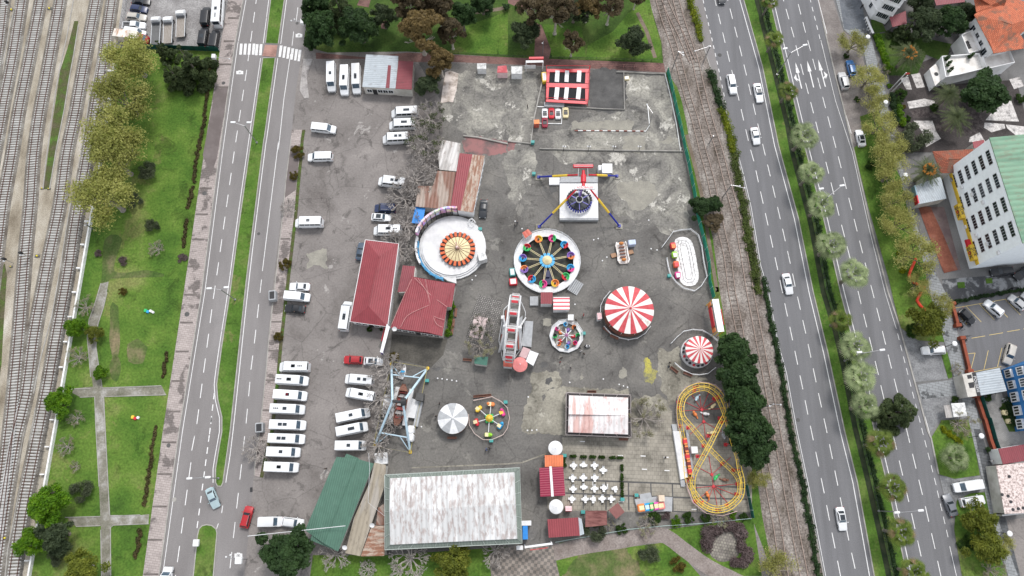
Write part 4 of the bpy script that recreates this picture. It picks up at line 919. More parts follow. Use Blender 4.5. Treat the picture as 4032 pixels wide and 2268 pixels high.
V('wagon', 'beige', '00', (1205,150),(1387,166),'beige silver estate car with roof rack in the truck yard', 'R-.6', GT)
V('pickup', 'white', '00', (1160,238),(1380,240),'white pickup with an empty open bed in the truck yard', '', GT)
V('van', 'white', '00', (1185,298),(1380,322),'white panel van squeezed beside the red and rusty box truck', '', GT)
V('bus', 'white', '00', (2060,245),(2082,-60),'long white bus against the pavement fence in the truck yard', 'h-.5 v-2.2', GT)
V('vito', 'black', '00', (1942,242),(1962,62),'black van left of the long white bus', '', GT)
V('vito', 'black', '00', (1918,442),(1945,250),'black van with a roof panel near the green screen', 's-.4', GT)
V('vito', 'black', '00', (2022,460),(2052,283),'rightmost black van, its tail at the green screen', '', GT)
def truck(label, a, b, bed, cabcol='white', box=False):
 A, B = g('00', *a, z=1), g('00', *b, z=1); L_ = (B-A).length; m = (A+B)/2
 r = thing('box_truck' if box else 'flatbed_truck', label, 'truck', (m.x, m.y, .02), ang(A, B), GT); h = L_/2
 MB().box((-.6,0, .72),(L_-1.6, .8, .22)).build('chassis', M_BLKP, r)
 cab = hull(1,1.0, .35,[(h, .8,1.0,1.05),(h-.1, .96,1.25,1.3),(h-.55,1,1.5,1.55),(h-.9, .98,2.05,2.15),(h-1.7, .96,2.1,2.2),(h-1.85, .92,1.8,1.9)]); cab.build('cab', CPAINT[cabcol], r, smooth=40)
 MB().add([(h-.50,-.8,1.62),(h-.50, .8,1.62),(h-.86, .78,2.12),(h-.86,-.78,2.12)],[(0,1,2,3)]).build('windscreen', M_GLASSB, r)
 if box:
  MB().bbox((-.9,0,1.85),(L_-2.0,2.15,2.1),0, .05).build('cargo_box', bed, r)
 else:
  MB().box((-.95,0, .95),(L_-2.1,2.0, .10)).build('bed', bed, r)
  for sy in (1,-1): MB().box((-.95, sy*1.02,1.08),(L_-2.1, .06, .32)).build('side_rail', CPAINT['white'], r)
  MB().box((h-2.05,0,1.35),(.12,1.9, .8)).build('headboard', CPAINT['grey'], r)
 for x in (h-.9,-h+1.2):
  for sy in (1,-1): MB().tube((x, sy*.78, .4),(x, sy*1.02, .4), .4,14).build('wheel', M_TYRE, r, smooth=40)
 return r
M_BEDW = blotchy('wood_bed', [(.3,(.20, .175, .15)),(.7,(.33, .30, .27))],1.2,6, .9, stretch=(4,1,1)); M_BEDG = paint('bed_dark', (.12, .12, .12), .7)
truck('white flatbed truck with dark empty bed and red tools', (1475,435),(1492,160), M_BEDG)
truck('white flatbed truck with pale wooden bed, middle of the three', (1592,415),(1605,160), M_BEDW)
truck('white flatbed truck with wooden bed parked furthest up', (1715,355),(1725,98), M_BEDW)
truck('red cab truck with rust stained white box under the tree', (1112,350),(1412,385), corrugated('rusty_box', (.66, .62, .56), None, .8,3, .56, rustcol=(.38, .18, .08)),'red', True)
G1 = 'minibuses parked in the west lot'
V('minibus', 'white', '10', (735,585),(735,872),'white minibus with twin roof vents left of the grey shed row', 'h-.2', G1)
V('minibus', 'white', '10', (866,632),(856,892),'middle of three white minibuses beside the grey and red shed', 'h.2', G1)
V('minibus', 'white', '10', (972,616),(974,880),'white minibus parked tight against the grey and red shed', 'h.3', G1)
V('minibus', 'white', '10', (1563,1062),(1303,1075),'topmost white minibus nosing out from the bare trees', 'h-.9', G1)
V('minibus', 'white', '10', (1540,1178),(1282,1188),'second white minibus from the top under the bare trees', 'h-.9', G1)
V('minibus', 'white', '10', (1477,1308),(1220,1320),'third white minibus from the top by the bare trees, two roof panels', 'h-1.2 w.6', G1)
V('van', 'white', '10', (527,1205),(795,1232),'white van standing alone near the top of the pavement strip', '', G1)
V('van', 'white', '11', (757,158),(498,165),'white van facing the roadside shrub, alone in the lot', '', G1)
V('minibus', 'white', '11', (1445,415),(1180,385),'slightly turned white minibus half under twigs beside the brown roofs', 'h-1.2', G1)
V('van', 'navy', '11', (1325,655),(1166,650),'dark navy people carrier by the bare trees', 'R-.2')
V('hatch', 'white', '11', (1118,733),(1303,742),'white car with open black sunroof between navy car and minibus', 's-.5')
V('minibus', 'white', '11', (1402,862),(1133,860),'white minibus just above the long red hip roof', 'h-.6 v-2', G1)
V('sedan', 'slate', '11', (1000,1145),(1030,978),'slate blue saloon tucked beside the long red hip roof')
V('minibus', 'white', '11', (652,782),(385,786),'white minibus with small pale roof hatch alone beside the pavement', 'w-.3', G1)
V('sedan', 'dark', '11', (2188,570),(2172,742),'dark grey saloon parked right of the long rusty roof')
V('sedan', 'white', '12', (530,72),(337,66),'white saloon by the pavement above a plain white van')
V('van', 'white', '12', (285,152),(530,172),'plain white van between a white saloon and a black car', '', G1)
V('sedan', 'black', '12', (487,285),(292,272),'black saloon with a person at its door by the pavement')
V('minibus', 'white', '12', (848,488),(893,203),'white minibus parked along the west wall of the long red hip roof', 'h-.8 w.8', G1)
V('hatch', 'red', '12', (1032,768),(853,762),'red car parked nose out below the white gate arch')
V('hatch', 'white', '12', (1047,775),(1224,785),'white car back to back with the red car')
G2 = 'minibuses in the left lower row'; G3 = 'minibuses in the right lower row'
V('minibus', 'white', '12', (1137,965),(862,942),'top minibus of the right row, twig shadows on its roof', 'h-1.5', G3)
V('minibus', 'white', '12', (1152,1120),(870,1068),'second minibus of the right row, slightly turned', 'h-.5', G3)
V('minibus', 'white', '12', (783,1325),(1097,1260),'middle minibus of the right row, tilted, with pale roof hatch', 'w-.9', G3)
V('minibus', 'white', '13', (783,82),(1078,22),'fourth minibus of the right row with small dark roof hatch', 'h.4', G3)
V('minibus', 'white', '13', (773,210),(1065,208),'bottom minibus of the right row with a plain white roof', '', G3)
rows = [('12', (525,832),(235,830),'h-.1 v-1.6', 'facing the pavement, with hatch and round vents'),('12', (212,950),(510,965),'h-.4 v-2.3', 'with hatch and a vent pair at the rear'),('12', (190,1092),(497,1110),'r-.3', 'with a red roof hatch'),
  ('12', (158,1228),(477,1238),'v-1.9', 'with three round vents at the rear'),('12', (153,1380),(487,1387),'h-1.1', 'with a large dark hatch near the rear'),('13', (140,138),(477,148),'h-1.1', 'with a tall dark hatch'),('13', (127,266),(433,273),'', 'with a plain roof'),('13', (104,408),(417,418),'h-.1', 'at the bottom end, hatch in the middle')]
for i, (v, a, b, t, d) in enumerate(rows): V('minibus', 'white', v, a, b, '%s minibus of the left row, %s' % (ORD[i], d), t, G2)
V('pickup' if False else 'van', 'white', '13', (55,935),(252,932),'white small van left of a white hatchback at the lot entrance')
V('suv', 'white', '13', (268,930),(470,955),'white rounded hatchback beside the green roofed building')
V('sedan', 'paleblue', '03', (1985,612),(2058,800),'pale blue saloon turning through the gap in the median')
V('suv', 'red', '03', (2318,985),(2370,792),'red estate car driving up the west road', 'R-.4')
V('van', 'white', '03', (1562,1590),(1592,1385),'white van entering at the bottom edge of the west road')
G4 = 'cars driving on the highway'
V('sedan', 'dark', '20', (2028,-135),(2038,38),'dark car at the picture top of the highway', '', G4)
V('suv', 'white', '20', (2112,703),(2152,892),'white off roader with dark sunroof on the left highway lanes', 's-.2', G4)
V('sedan', 'white', '20', (2365,793),(2402,968),'white saloon with dark roof panel beside the grass median', 's-.1', G4)
V('sedan', 'white', '20', (2338,1212),(2372,1370),'white plain roofed saloon third from the top on the highway', '', G4)
V('sedan', 'white', 'F', (1976,688),(1988,740),'white saloon alone in the middle stretch of the highway', '', G4)
V('sedan', 'white', '33', (738,793),(778,1018),'white saloon at the bottom of the highway with panoramic roof', 's-.3', G4)
V('hatch', 'blue', '30', (868,718),(833,568),'bright blue hatchback in the brown layby')
V('suv', 'silver', '30', (803,843),(757,683),'silver estate car in the layby, lower left of the blue one', 'R-.5')
V('sedan', 'white', '30', (958,1390),(922,1230),'white car with black roof parked at the lower end of the layby', 's-.3')
V('suv', 'white', '32', (1742,670),(1528,678),'white estate car across the gravel drive by the street tree', 'R-.3')
V('hatch', 'black', 'B1', (200,292),(328,415),'small black car in the upper bays of the car park')
V('suv', 'white', 'B1', (595,340),(440,208),'white people carrier in the upper bays of the car park', 'R-.3')
V('hatch', 'silver', 'B1', (805,275),(672,160),'silver hatchback in the right upper bay of the car park')
V('hatch', 'silver', 'B1', (930,240),(795,135),'pale car just entering the right picture edge above the car park')
V('suv', 'beige', 'B1', (692,618),(642,802),'pale beige off roader in the lower bays of the car park', 'R-.4')
V('wagon', 'black', '31', (2400,1238),(2175,1265),'glossy black car on the wet forecourt below the office block')
V('sedan', 'black', 'F', (2590,672),(2556,700),'black car half out of the right picture edge on the forecourt')
V('van', 'white', 'B2', (408,595),(122,640),'white panel van across the drive at the lower right')
V('sedan', 'grey', 'B2', (138,895),(60,695),'dark grey saloon parked at the highway edge, lower right')
V('suv', 'white', 'B2', (200,775),(418,740),'white car covered with leaves and sky reflections under the street tree')
# motorcycles
def moto(v, a, b, label, col):
 A, B = g(v, *a, z=.5), g(v, *b, z=.5); m = (A+B)/2; r = thing('motorcycle', label, 'motorcycle', (m.x, m.y, .012), ang(A, B))
 for x in (.68,-.68): MB().tube((x, -.06, .31),(x, .06, .31), .31,12).build('wheel', M_TYRE, r)
 MB().bbox((.1,0, .72),(.62, .34, .30),0, .1).build('fuel_tank', col, r); MB().bbox((-.42,0, .78),(.75, .28, .12),0, .06).build('seat', M_BLKP, r)
 MB().tube((.45,-.36,1.0),(.45, .36,1.0), .03).tube((.68,0, .32),(.45,0,1.0), .05).build('handlebar', M_RIM, r); MB().box((0,0, .42),(.6, .26, .36)).build('engine', M_RIM, r); return r
moto('B1', (215,445),(185,395),'black scooter on the hatched corner beside the upper red wall', CPAINT['black'])
moto('B1', (240,400),(205,430),'second dark scooter leaning behind the small black car', CPAINT['dark'])
moto('B1', (240,660),(232,610),'red motorcycle beside the longer red wall', CPAINT['red'])
moto('B1', (225,600),(255,575),'black motorcycle at the car park gate', CPAINT['black'])
moto('B1', (685,82),(760,75),'black motorcycle alone on the wet forecourt', CPAINT['black'])
# ------------------------------------------------------------ plants
def leafcloud(clumps, n, size, flat=.0, seed=0, soft=0):
 """clumps: list of (x,y,z,r); returns verts, faces of n leaf-cluster quads spread in them"""
 rg = np.random.default_rng(seed); cl = np.array(clumps); w = cl[:, 3]**2.2; w /= w.sum()
 idx = rg.choice(len(cl), n, p=w); d = rg.normal(size=(n, 3)); d /= np.linalg.norm(d, axis=1)[:, None]
 rad = rg.random(n)**(.6 if soft else .38)*cl[idx, 3]; d[:, 2] = np.where(rg.random(n) < .65, np.abs(d[:, 2]), d[:, 2])
 p = cl[idx, :3]+d*rad[:, None]*np.array([1,1, .8])
 nrm = d*(.1 if soft else .7)+rg.normal(size=(n, 3))*(.9 if soft else .55)+np.array([0,0, .45]); nrm /= np.linalg.norm(nrm, axis=1)[:, None]
 t = np.cross(nrm, rg.normal(size=(n, 3))); t /= np.linalg.norm(t, axis=1)[:, None]; b = np.cross(nrm, t)
 s = size*(.55+.9*rg.random(n))[:, None]; asp = (.45+.35*rg.random(n))[:, None]
 q = np.stack([p-t*s, p-b*s*asp+nrm*s*.15, p+t*s, p+b*s*asp+nrm*s*.15],1)
 return q.reshape(-1,3)
def mesh_quads(name, v, mat):
 n = len(v)//4; me = bpy.data.meshes.new(name); me.vertices.add(n*4); me.vertices.foreach_set('co', v.astype(np.float32).ravel())
 me.loops.add(n*4); me.loops.foreach_set('vertex_index', np.arange(n*4, dtype=np.int32)); me.polygons.add(n)
 me.polygons.foreach_set('loop_start', np.arange(0, n*4,4, dtype=np.int32)); me.polygons.foreach_set('loop_total', np.full(n, 4, dtype=np.int32))
 me.materials.append(mat); me.update(); me.validate(); return me
def branches(mb, p, d, ln, r, depth, rg, out, spread=.6, up=.15, kids_=3, shrink=.68, minr=.012):
 q = p+d*ln; mb.tube(p, q, r, 5 if r > .06 else 3, r2=r*.68, cap=False)
 if depth == 0: out.append(q); return
 for k in range(kids_ if depth > 1 else kids_+1):
  a = rg.uniform(0,6.28); t = Vector((math.cos(a), math.sin(a), rg.uniform(-.3, .6))); dd = (d+t*spread*rg.uniform(.6,1.4)+Vector((0,0, up))).normalized()
  branches(mb, p.lerp(q, rg.uniform(.55,1)), dd, ln*shrink*rg.uniform(.8,1.2), max(minr, r*.6), depth-1, rg, out, spread, up, kids_, shrink, minr)
TP = {}
M_BARK = blotchy('bark', [(.3,(.10, .085, .07)),(.7,(.19, .17, .145))],2,5, .95)
M_TWIG = blotchy('twig', [(.3,(.21, .185, .165)),(.7,(.34, .31, .285))],2,4, .95)
M_TWIGP = blotchy('twig_pale', [(.3,(.25, .225, .205)),(.7,(.40, .37, .345))],2,4, .95)
M_PBARK = blotchy('pale_bark', [(.3,(.30, .27, .23)),(.7,(.55, .51, .45))],2,5, .9)
# unit trees: crown radius 1 (horizontal), built at real size 4 m and scaled
def proto(kind, seed=0):
 key = (kind, seed)
 if key in TP: return TP[key]
 rg = random.Random(hash(kind) % 1000 if False else sum(map(ord, kind))*7+seed); K = TREEK[kind]
 Rr = 4.0; Hh = Rr*K['h']; th = Hh*K.get('t', .3); root = thing(K.get('name', 'tree'),'x', 'tree')
 mb = MB(); tips = []; bm = K.get('bark', M_BARK)
 if K['form'] in ('round', 'bare', 'sparse'):
  mb.tube((0,0,0),(0,0, th), .26,8, r2=.2)
  mb.tube((0,0,-.05),(0,0, .5), .42,8, r2=.26)
  n0 = 9 if K['form'] == 'bare' else 5
  dep = K.get('depth', 2)
  for k in range(n0):
   a = 6.283*(k+rg.random()*.6)/n0; dd = Vector((math.cos(a), math.sin(a), K.get('rise', .8))).normalized()
   branches(mb, Vector((0,0, th*rg.uniform(.75,1))), dd, Rr*K.get('bl', .42), .14, dep, rg, tips, K.get('sp', .6), .1,3, .66, K.get('minr', .014))
  branches(mb, Vector((0,0, th)), Vector((.1,0,1)).normalized(), Rr*.4, .14, dep, rg, tips, .7, .1,3, .66, K.get('minr', .014))
 elif K['form'] == 'cone': mb.tube((0,0,0),(0,0, Hh*.95), .28,7, r2=.04)
 mb.build('trunk', bm, root)
 cl = []
 if K['form'] == 'cone':
  nl = 9
  for i in range(nl):
   z = th*.6+(Hh-th*.6)*i/(nl-1); rr = Rr*(1-i/(nl-.4))**.8
   m = max(1, int(7*(1-i/nl))+1)
   for k in range(m):
    a = 6.283*k/m+i*.9+rg.uniform(-.3, .3); ra = rr*rg.uniform(.35, .95)
    cl.append((ra*math.cos(a), ra*math.sin(a), z-ra*.12, max(.35, rr*.26)))
 elif K['form'] == 'shrub':
  for k in range(K.get('nc', 12)):
   a = rg.uniform(0,6.28); ra = Rr*math.sqrt(rg.random())*.75; cl.append((ra*math.cos(a), ra*math.sin(a), Hh*(.35+.45*rg.random())*(1-.4*ra/Rr), Rr*rg.uniform(.22, .36)))
 elif K['form'] in ('round', 'sparse'):
  nc = K.get('nc', 34)
  for k in range(nc):
   z_ = rg.uniform(-.15,1); a = rg.uniform(0,6.28); rho = math.sqrt(max(0,1-max(0, z_)**2))*rg.uniform(.35,1)
   lump = 1+.22*math.sin(3*a+seed*2.1)+.12*math.sin(5*a+seed)
   R0 = Rr*.80*lump
   cl.append((rho*R0*math.cos(a), rho*R0*math.sin(a), th+(Hh-th)*(.30+.60*z_), Rr*rg.uniform(*K.get('cr', (.17, .30)))))
 elif K['form'] == 'bare' and K.get('n'):
  cl = [(t.x, t.y, t.z, .5) for t in rg.sample(tips, min(40, len(tips)))]
 if cl and K.get('n'):
  if K['form'] in ('round', 'sparse') and K.get('ontips') and tips: cl = [(t.x, t.y, t.z, K['ontips']) for t in tips]
  v = leafcloud(cl, K['n'], K['ls'], seed=seed+11, soft=K.get('ontips', 0) > 0)
  o = bpy.data.objects.new('crown', mesh_quads('crown', v, K['mat'])); C.objects.link(o); o.parent = root
 if K.get('solid'):   # dark inner mass so dense crowns do not show the ground through
  m_ = MB()
  for c in cl: m_.ball(c[:3], c[3]*.62,6)
  m_.build('inner_foliage', K['mat'], root)
 root['Rr'] = Rr; TP[key] = [root, True]; return TP[key]
lm = leafmat
TREEK = dict(
 spring=dict(form='round', h=2.0, mat=lm('leaf_spring', (.24, .265, .065),(.43, .43, .135),(.58, .56, .22)), n=8000, ls=.13, bark=M_TWIG, depth=3, ontips=1.45, bl=.5, rise=.75, minr=.02),
 springthin=dict(form='round', h=1.7, mat=lm('leaf_spring_pale', (.28, .29, .08),(.43, .42, .14),(.55, .52, .22)), n=5200, ls=.12, bark=M_BARK, depth=3, ontips=1.3, bl=.52, rise=.7, minr=.018),
 bright=dict(form='round', h=1.5, mat=lm('leaf_bright', (.055, .14, .006),(.13, .26, .010),(.24, .35, .02)), n=8000, ls=.20, depth=2, nc=44),
 yellowgreen=dict(form='round', h=1.5, mat=lm('leaf_yellowgreen', (.10, .125, .015),(.20, .225, .03),(.32, .32, .06)), n=6500, ls=.19, depth=2, bark=M_TWIG, nc=44),
 dark=dict(form='round', h=1.7, mat=lm('leaf_dark', (.027, .058, .018),(.054, .104, .033),(.10, .16, .058)), n=9000, ls=.24, depth=2, nc=52, cr=(.14, .28), solid=1),
 darkgrey=dict(form='round', h=1.7, mat=lm('leaf_darkgrey', (.042, .064, .029),(.078, .107, .05),(.14, .17, .09)), n=8000, ls=.22, depth=2, nc=46, solid=1),
 brown=dict(form='round', h=2.6, mat=lm('leaf_brown', (.085, .066, .036),(.15, .115, .062),(.24, .18, .10)), n=7000, ls=.22, bark=M_PBARK, depth=2, nc=46, t=.45, cr=(.13, .24)),
 orange=dict(form='round', h=2.4, mat=lm('leaf_orange', (.14, .10, .04),(.23, .165, .065),(.33, .25, .11)), n=7500, ls=.22, bark=M_PBARK, depth=2, nc=48, t=.42, cr=(.13, .24)),
 conifer=dict(form='cone', h=2.6, t=.12, mat=lm('leaf_conifer', (.045, .070, .026),(.092, .126, .048),(.17, .195, .085)), n=9000, ls=.24, solid=1),
 olive=dict(form='shrub', h=1.15, mat=lm('leaf_olive', (.06, .078, .042),(.115, .138, .075),(.19, .21, .13)), n=4200, ls=.17, nc=20),
 shrubgreen=dict(form='shrub', h=1.1, mat=lm('leaf_shrub', (.022, .05, .008),(.05, .105, .014),(.11, .17, .025)), n=3600, ls=.20, nc=18, solid=1),
 shrubbright=dict(form='shrub', h=1.1, mat=MATS['leaf_bright'], n=3600, ls=.20, nc=18),
 shrubrust=dict(form='shrub', h=1.2, mat=lm('leaf_rust', (.075, .06, .012),(.14, .11, .02),(.20, .13, .03)), n=3200, ls=.20, nc=16),
 shrubpurple=dict(form='shrub', h=.9, mat=lm('leaf_purple', (.10, .070, .068),(.165, .125, .12),(.24, .195, .185)), n=3800, ls=.19, nc=20),
 shrubyellow=dict(form='shrub', h=1.0, mat=lm('leaf_yellow', (.16, .20, .006),(.33, .37, .012),(.45, .45, .03)), n=2500, ls=.22, nc=14),
 bare=dict(form='bare', h=1.6, mat=lm('bud', (.2, .18, .1),(.28, .25, .15)), n=0, ls=.1, bark=M_TWIGP, depth=4, bl=.50, rise=.55, sp=.6, t=.22, minr=.042),
 baredark=dict(form='bare', h=1.7, mat=lm('bud_dark', (.05, .07, .03),(.10, .12, .05)), n=700, ls=.14, bark=M_TWIGP, depth=4, bl=.50, rise=.55, sp=.6, t=.22, minr=.036),
 thorn=dict(form='bare', h=1.0, mat=lm('bud_pale', (.26, .25, .15),(.36, .34, .22),(.24, .30, .10)), n=1500, ls=.11, bark=M_TWIG, depth=3, bl=.52, rise=.45, sp=.6, t=.15, minr=.03))
NAMES = dict(conifer='conifer_tree', olive='shrub', shrubgreen='shrub', shrubbright='shrub', shrubrust='shrub', shrubpurple='shrub', shrubyellow='shrub', bare='bare_tree', baredark='bare_tree', thorn='bare_tree', spring='deciduous_tree', springthin='deciduous_tree', bright='deciduous_tree', yellowgreen='deciduous_tree', dark='evergreen_tree', darkgrey='evergreen_tree', brown='eucalyptus_tree', orange='eucalyptus_tree')
CNT = {}
def tree(kind, v, x, y, r, label, hs=1.0, group=None, zf=.55, sy=1.0):
 """x,y: crown centre in the survey view, r: crown radius in view pixels"""
 r *= 1.16 if TREEK[kind]['form'] in ('round', 'cone') else 1.08; K = TREEK[kind]; Rw = r*mpp(v, x, y)*.97; Hh = Rw*K['h']*hs
 zc = Hh*zf; c = g(v, x, y, z=zc); Rw = r*mpp(v, x, y, zc)
 CNT[kind] = CNT.get(kind, -1)+1; pr = proto(kind, CNT[kind] % 2)
 s = Rw/4.0
 if pr[1]: r_ = pr[0]; pr[1] = False; r_.name = NAMES[kind]
 else: r_ = dup(pr[0],(0,0,0)); r_.name = NAMES[kind]
 r_.location = (c.x, c.y, .02); r_.rotation_euler.z = (CNT[kind]*2.4) % 6.283; r_.scale = (s, s*sy, s*hs)
 r_['label'] = label; r_['category'] = 'shrub' if NAMES[kind] == 'shrub' else 'tree'
 if group: r_['group'] = group
 return r_
T = tree
GS_ = 'street trees in young leaf over the yard wall'
for i, (x, y, r, lab) in enumerate(((1235,560,225,'yellow green tree top of the row, over the parked red truck'),(1150,930,235,'second yellow green tree down the row along the rail yard'),(1080,1290,250,'third yellow green tree in the row along the rail yard'))): T('spring', '00', x, y, r, lab, 1, GS_)
T('spring', '01', 1090,200,235,'fourth yellow green tree of the row, its crown beside the grey olive shrub', 1, GS_); T('spring', '01', 990,540,265,'lowest and widest yellow green tree of the row by the rail yard', 1, GS_)
T('conifer', '00', 1800,590,175,'tall dark conifer below the black vans'); T('conifer', '00', 1640,690,125,'smaller grey green conifer left of the tall one', .9); T('conifer', '00', 1540,470,85,'narrow dark conifer against the green screen', 1.1)
T('olive', '01', 1385,290,100,'grey green shrub right of the yellow green tree row'); T('olive', '01', 1275,575,80,'thin grey shrub at the foot of the lowest yellow green tree')
T('olive', '01', 1447,800,76,'round olive bush alone on the upper lawn'); T('thorn', '01', 1490,1030,78,'pale leafless bush on the upper lawn'); T('shrubpurple', '01', 938,1078,42,'small purple brown bush near the white wall'); T('shrubpurple', '01', 1165,1155,50,'purple brown bush right of the earth track'); T('shrubpurple', '01', 1738,1130,55,'dry brown bush at the pavement edge', .4)
T('shrubrust', '02', 1158,115,44,'small dark rusty bush at the top of the lower lawn'); T('thorn', '02', 800,260,90,'pale leafless tree by the white wall above the bright green ones'); T('bright', '02', 730,462,100,'bright green tree leaning over the white wall, upper one'); T('yellowgreen', '02', 908,520,82,'soft green tree growing on the park path')
T('thorn', '02', 738,735,100,'wide leafless tree between path and white wall'); T('bright', '02', 955,895,72,'small bright green tree on the path kerb'); T('bright', '02', 570,1180,135,'bright green tree over the wall left of the path crossing'); T('thorn', '02', 722,1315,75,'brownish thorn bush under the left path crossing')
T('thorn', '03', 622,220,92,'pale leafless tree beside the wall, lower lawn'); T('thorn', '03', 718,405,52,'small pale leafless bush on the lower lawn'); T('olive', '03', 770,640,112,'olive green bush right of the big bright tree')
T('bright', '03', 460,775,195,'largest bright green tree covering the wall'); T('bright', '03', 300,1120,150,'lower bright green tree beside the tracks'); T('darkgrey', '03', 555,1060,165,'dark grey green tree between bright tree and path'); T('olive', '03', 560,1250,115,'olive tree touching the dark grey green one'); T('yellowgreen', '03', 790,1370,170,'yellow green tree at the bottom edge by the path')
mb = MB(); v_ = []
def hedge(name, label, line, w, h, mat, n, ls=.16, cat='hedge', gap=None):
 cl = []
 for p, a in along(line, .55):
  if gap and random.random() < gap: continue
  cl.append((p.x+random.uniform(-.3, .3)*w, p.y+random.uniform(-.2, .2)*w, h*.45, w*.5*random.uniform(.8,1.15)))
 v = leafcloud(cl, n, ls, seed=len(name)+n); v[:, 2] = np.clip(v[:, 2], .02, h*1.2)
 o = line[0]; v[:, 0] -= o.x; v[:, 1] -= o.y
 r = thing(name, label, cat, (o.x, o.y, 0)); b = bpy.data.objects.new('foliage', mesh_quads('foliage', v, mat)); C.objects.link(b); b.parent = r
 m_ = MB(); wallstrip(m_, [p-o for p in line], w*.45,0, h*.6); m_.build('inner_growth', mat, r); return r
M_HDK = lm('hedge_dark', (.018, .042, .014),(.038, .078, .024),(.065, .115, .035)); M_HYL = lm('hedge_yellow', (.08, .12, .008),(.19, .23, .012),(.30, .32, .02)); M_HFL = lm('flower_bed_leaf', (.06, .055, .02),(.11, .09, .035),(.17, .11, .05))
for i, (v, l) in enumerate((('00', [(2010,590),(1990,800),(1960,1000),(1925,1250),(1895,1420)]),('01', [(1905,0),(1860,250),(1845,410)]),('01', [(1830,460),(1790,660)]),('01', [(1780,760),(1740,1030)]),('02', [(1590,700),(1550,940)]),('03', [(1480,30),(1430,380),(1375,790)]),('03', [(1340,1010),(1290,1290)]))):
 hedge('flower_bed', '%s dark strip of low plants from the top along the west pavement' % ORD[i], G(v, l), .9, .4, M_HFL, int(150*len(l))*3, .14,'flower bed')
HG = smooth_line(GM('20', (1722,0),(1800,260),(1838,400),(1920,680),(1975,880),(2035,1050),(2095,1250),(2140,1449)),3)
k_ = 0
for a, b, mat, lab in ((0,9, M_HYL, 'yellow green hedge piece at the top of the railway side'),(9,12, M_HDK, 'dark hedge piece under the catenary mast'),(12,17, M_HYL, 'yellow green hedge piece beside the white off roader'),(17,22, M_HDK, 'dark ivy hedge piece beside the shoulder dashes'),(22,30, M_HYL, 'last yellow green hedge piece going down')):
 s0, s1 = int(a/30*len(HG)), min(len(HG)-1, int(b/30*len(HG)))
 if s1 > s0+1: hedge('hedge', lab, HG[s0:s1+1],1.9,1.1, mat, 1500)
hedge('hedge', 'overgrown verge hedge between rusty track and highway', GM('21', (2125,0),(2195,400),(2260,800),(2310,1050),(2380,1449)),2.0, .5, lm('hedge_wild', (.05, .07, .012),(.09, .13, .02),(.13, .12, .04)),5200, .18)
hedge('hedge', 'long dark green hedge along the lower highway edge', GM('32', (10,0),(80,400),(130,650),(185,900),(270,1449),'33', (390,600),(540,1500)),1.25, .7, M_HDK, 7000, .15)
hedge('hedge', 'dark clipped hedge in the highway median beside the fence', smooth_line(offset(FEN, 1.25),4),1.3, .8, M_HDK, 12000, .17)
# trees in the north park
T('dark', 'F', 812,75,46,'dark round tree at the road corner of the north park', 1.2); T('dark', 'F', 903,72,52,'big dark glossy tree above the grey shed'); T('dark', 'F', 800,12,40,'dark tree at the top edge by the west road', 1.2); T('conifer', 'F', 850,12,38,'conifer at the picture top beside the dark trees')
T('dark', 'F', 783,108,22,'small dark bush by the zebra crossing pole'); T('darkgrey', 'F', 965,45,30,'grey green tree between the dark and the brown crowns', 1.3); T('orange', 'F', 1058,85,56,'large ochre brown eucalyptus above the shed end'); T('brown', 'F', 1035,20,50,'brown eucalyptus at the top edge behind the ochre one'); T('brown', 'F', 1135,85,38,'brown eucalyptus with pale limbs left of the lawn'); T('brown', 'F', 1105,25,42,'brown eucalyptus near the top edge, middle')
T('orange', 'F', 1108,160,38,'lower ochre eucalyptus hanging over the brick path'); T('dark', 'F', 1165,45,36,'dark tree right of the brown eucalyptus group', 1.3); T('dark', 'F', 1215,12,34,'dark tree at the top edge right of the group'); T('darkgrey', 'F', 1080,215,32,'bushy dark evergreen beside the broken slab', .9)
T('darkgrey', 'F', 1318,85,36,'grey green tree left of the brick path fork'); T('brown', 'F', 1340,30,42,'brown eucalyptus above the path fork'); T('brown', 'F', 1400,35,48,'tall brown eucalyptus with white trunk, left of two'); T('darkgrey', 'F', 1445,30,38,'grey green crown between the brown eucalyptus trees'); T('orange', 'F', 1478,20,36,'ochre eucalyptus with long white trunk'); T('brown', 'F', 1535,22,38,'brown eucalyptus furthest right with white trunk')
T('brown', 'F', 1440,112,30,'low brown tree beside the pink fence'); T('darkgrey', 'F', 1592,105,36,'dark grey green tree alone on the right lawn'); T('brown', 'F', 1600,0,22,'small purple brown tree at the top edge by the railway'); T('shrubgreen', 'F', 1303,15,9,'clipped round bush beside the brick path'); T('dark', 'F', 1273,18,10,'clipped dark bush left of the round one', .7)
# bare trees in the middle of the lot
GB = 'leafless trees between car lot and fairground'
for kd, x, y, r, lab in (('baredark', 1080,290,46,'top bare tree beside the three minibuses'),('baredark', 1068,350,50,'bare tree with ivy beside the broken slab sheds'),('bare', 1068,395,44,'bare tree at the white roof pieces'),('bare', 1042,445,52,'bare tree over the corner of the brown tin roof'),('bare', 1015,490,46,'bare tree left of the brown tin roof'),('bare', 1018,560,44,'bare tree above the blue tarpaulin edge'),('bare', 1000,620,46,'bare tree between hip roof and round ride'),
 ('bare', 975,930,48,'bare tree above the top right minibus'),('bare', 955,1000,44,'bare tree between the right row minibuses and ship'),('bare', 975,1060,40,'bare tree left of the swing ship'),('bare', 948,1120,38,'bare tree at the green roof corner'),('bare', 640,1130,36,'bare twiggy tree on the road edge by the minibus row'),('bare', 725,520,22,'small bare tree on the pavement strip'),('bare', 670,1150,20,'small bare bush between the last minibuses')): T(kd, 'F', x, y, r, lab, .8, GB)
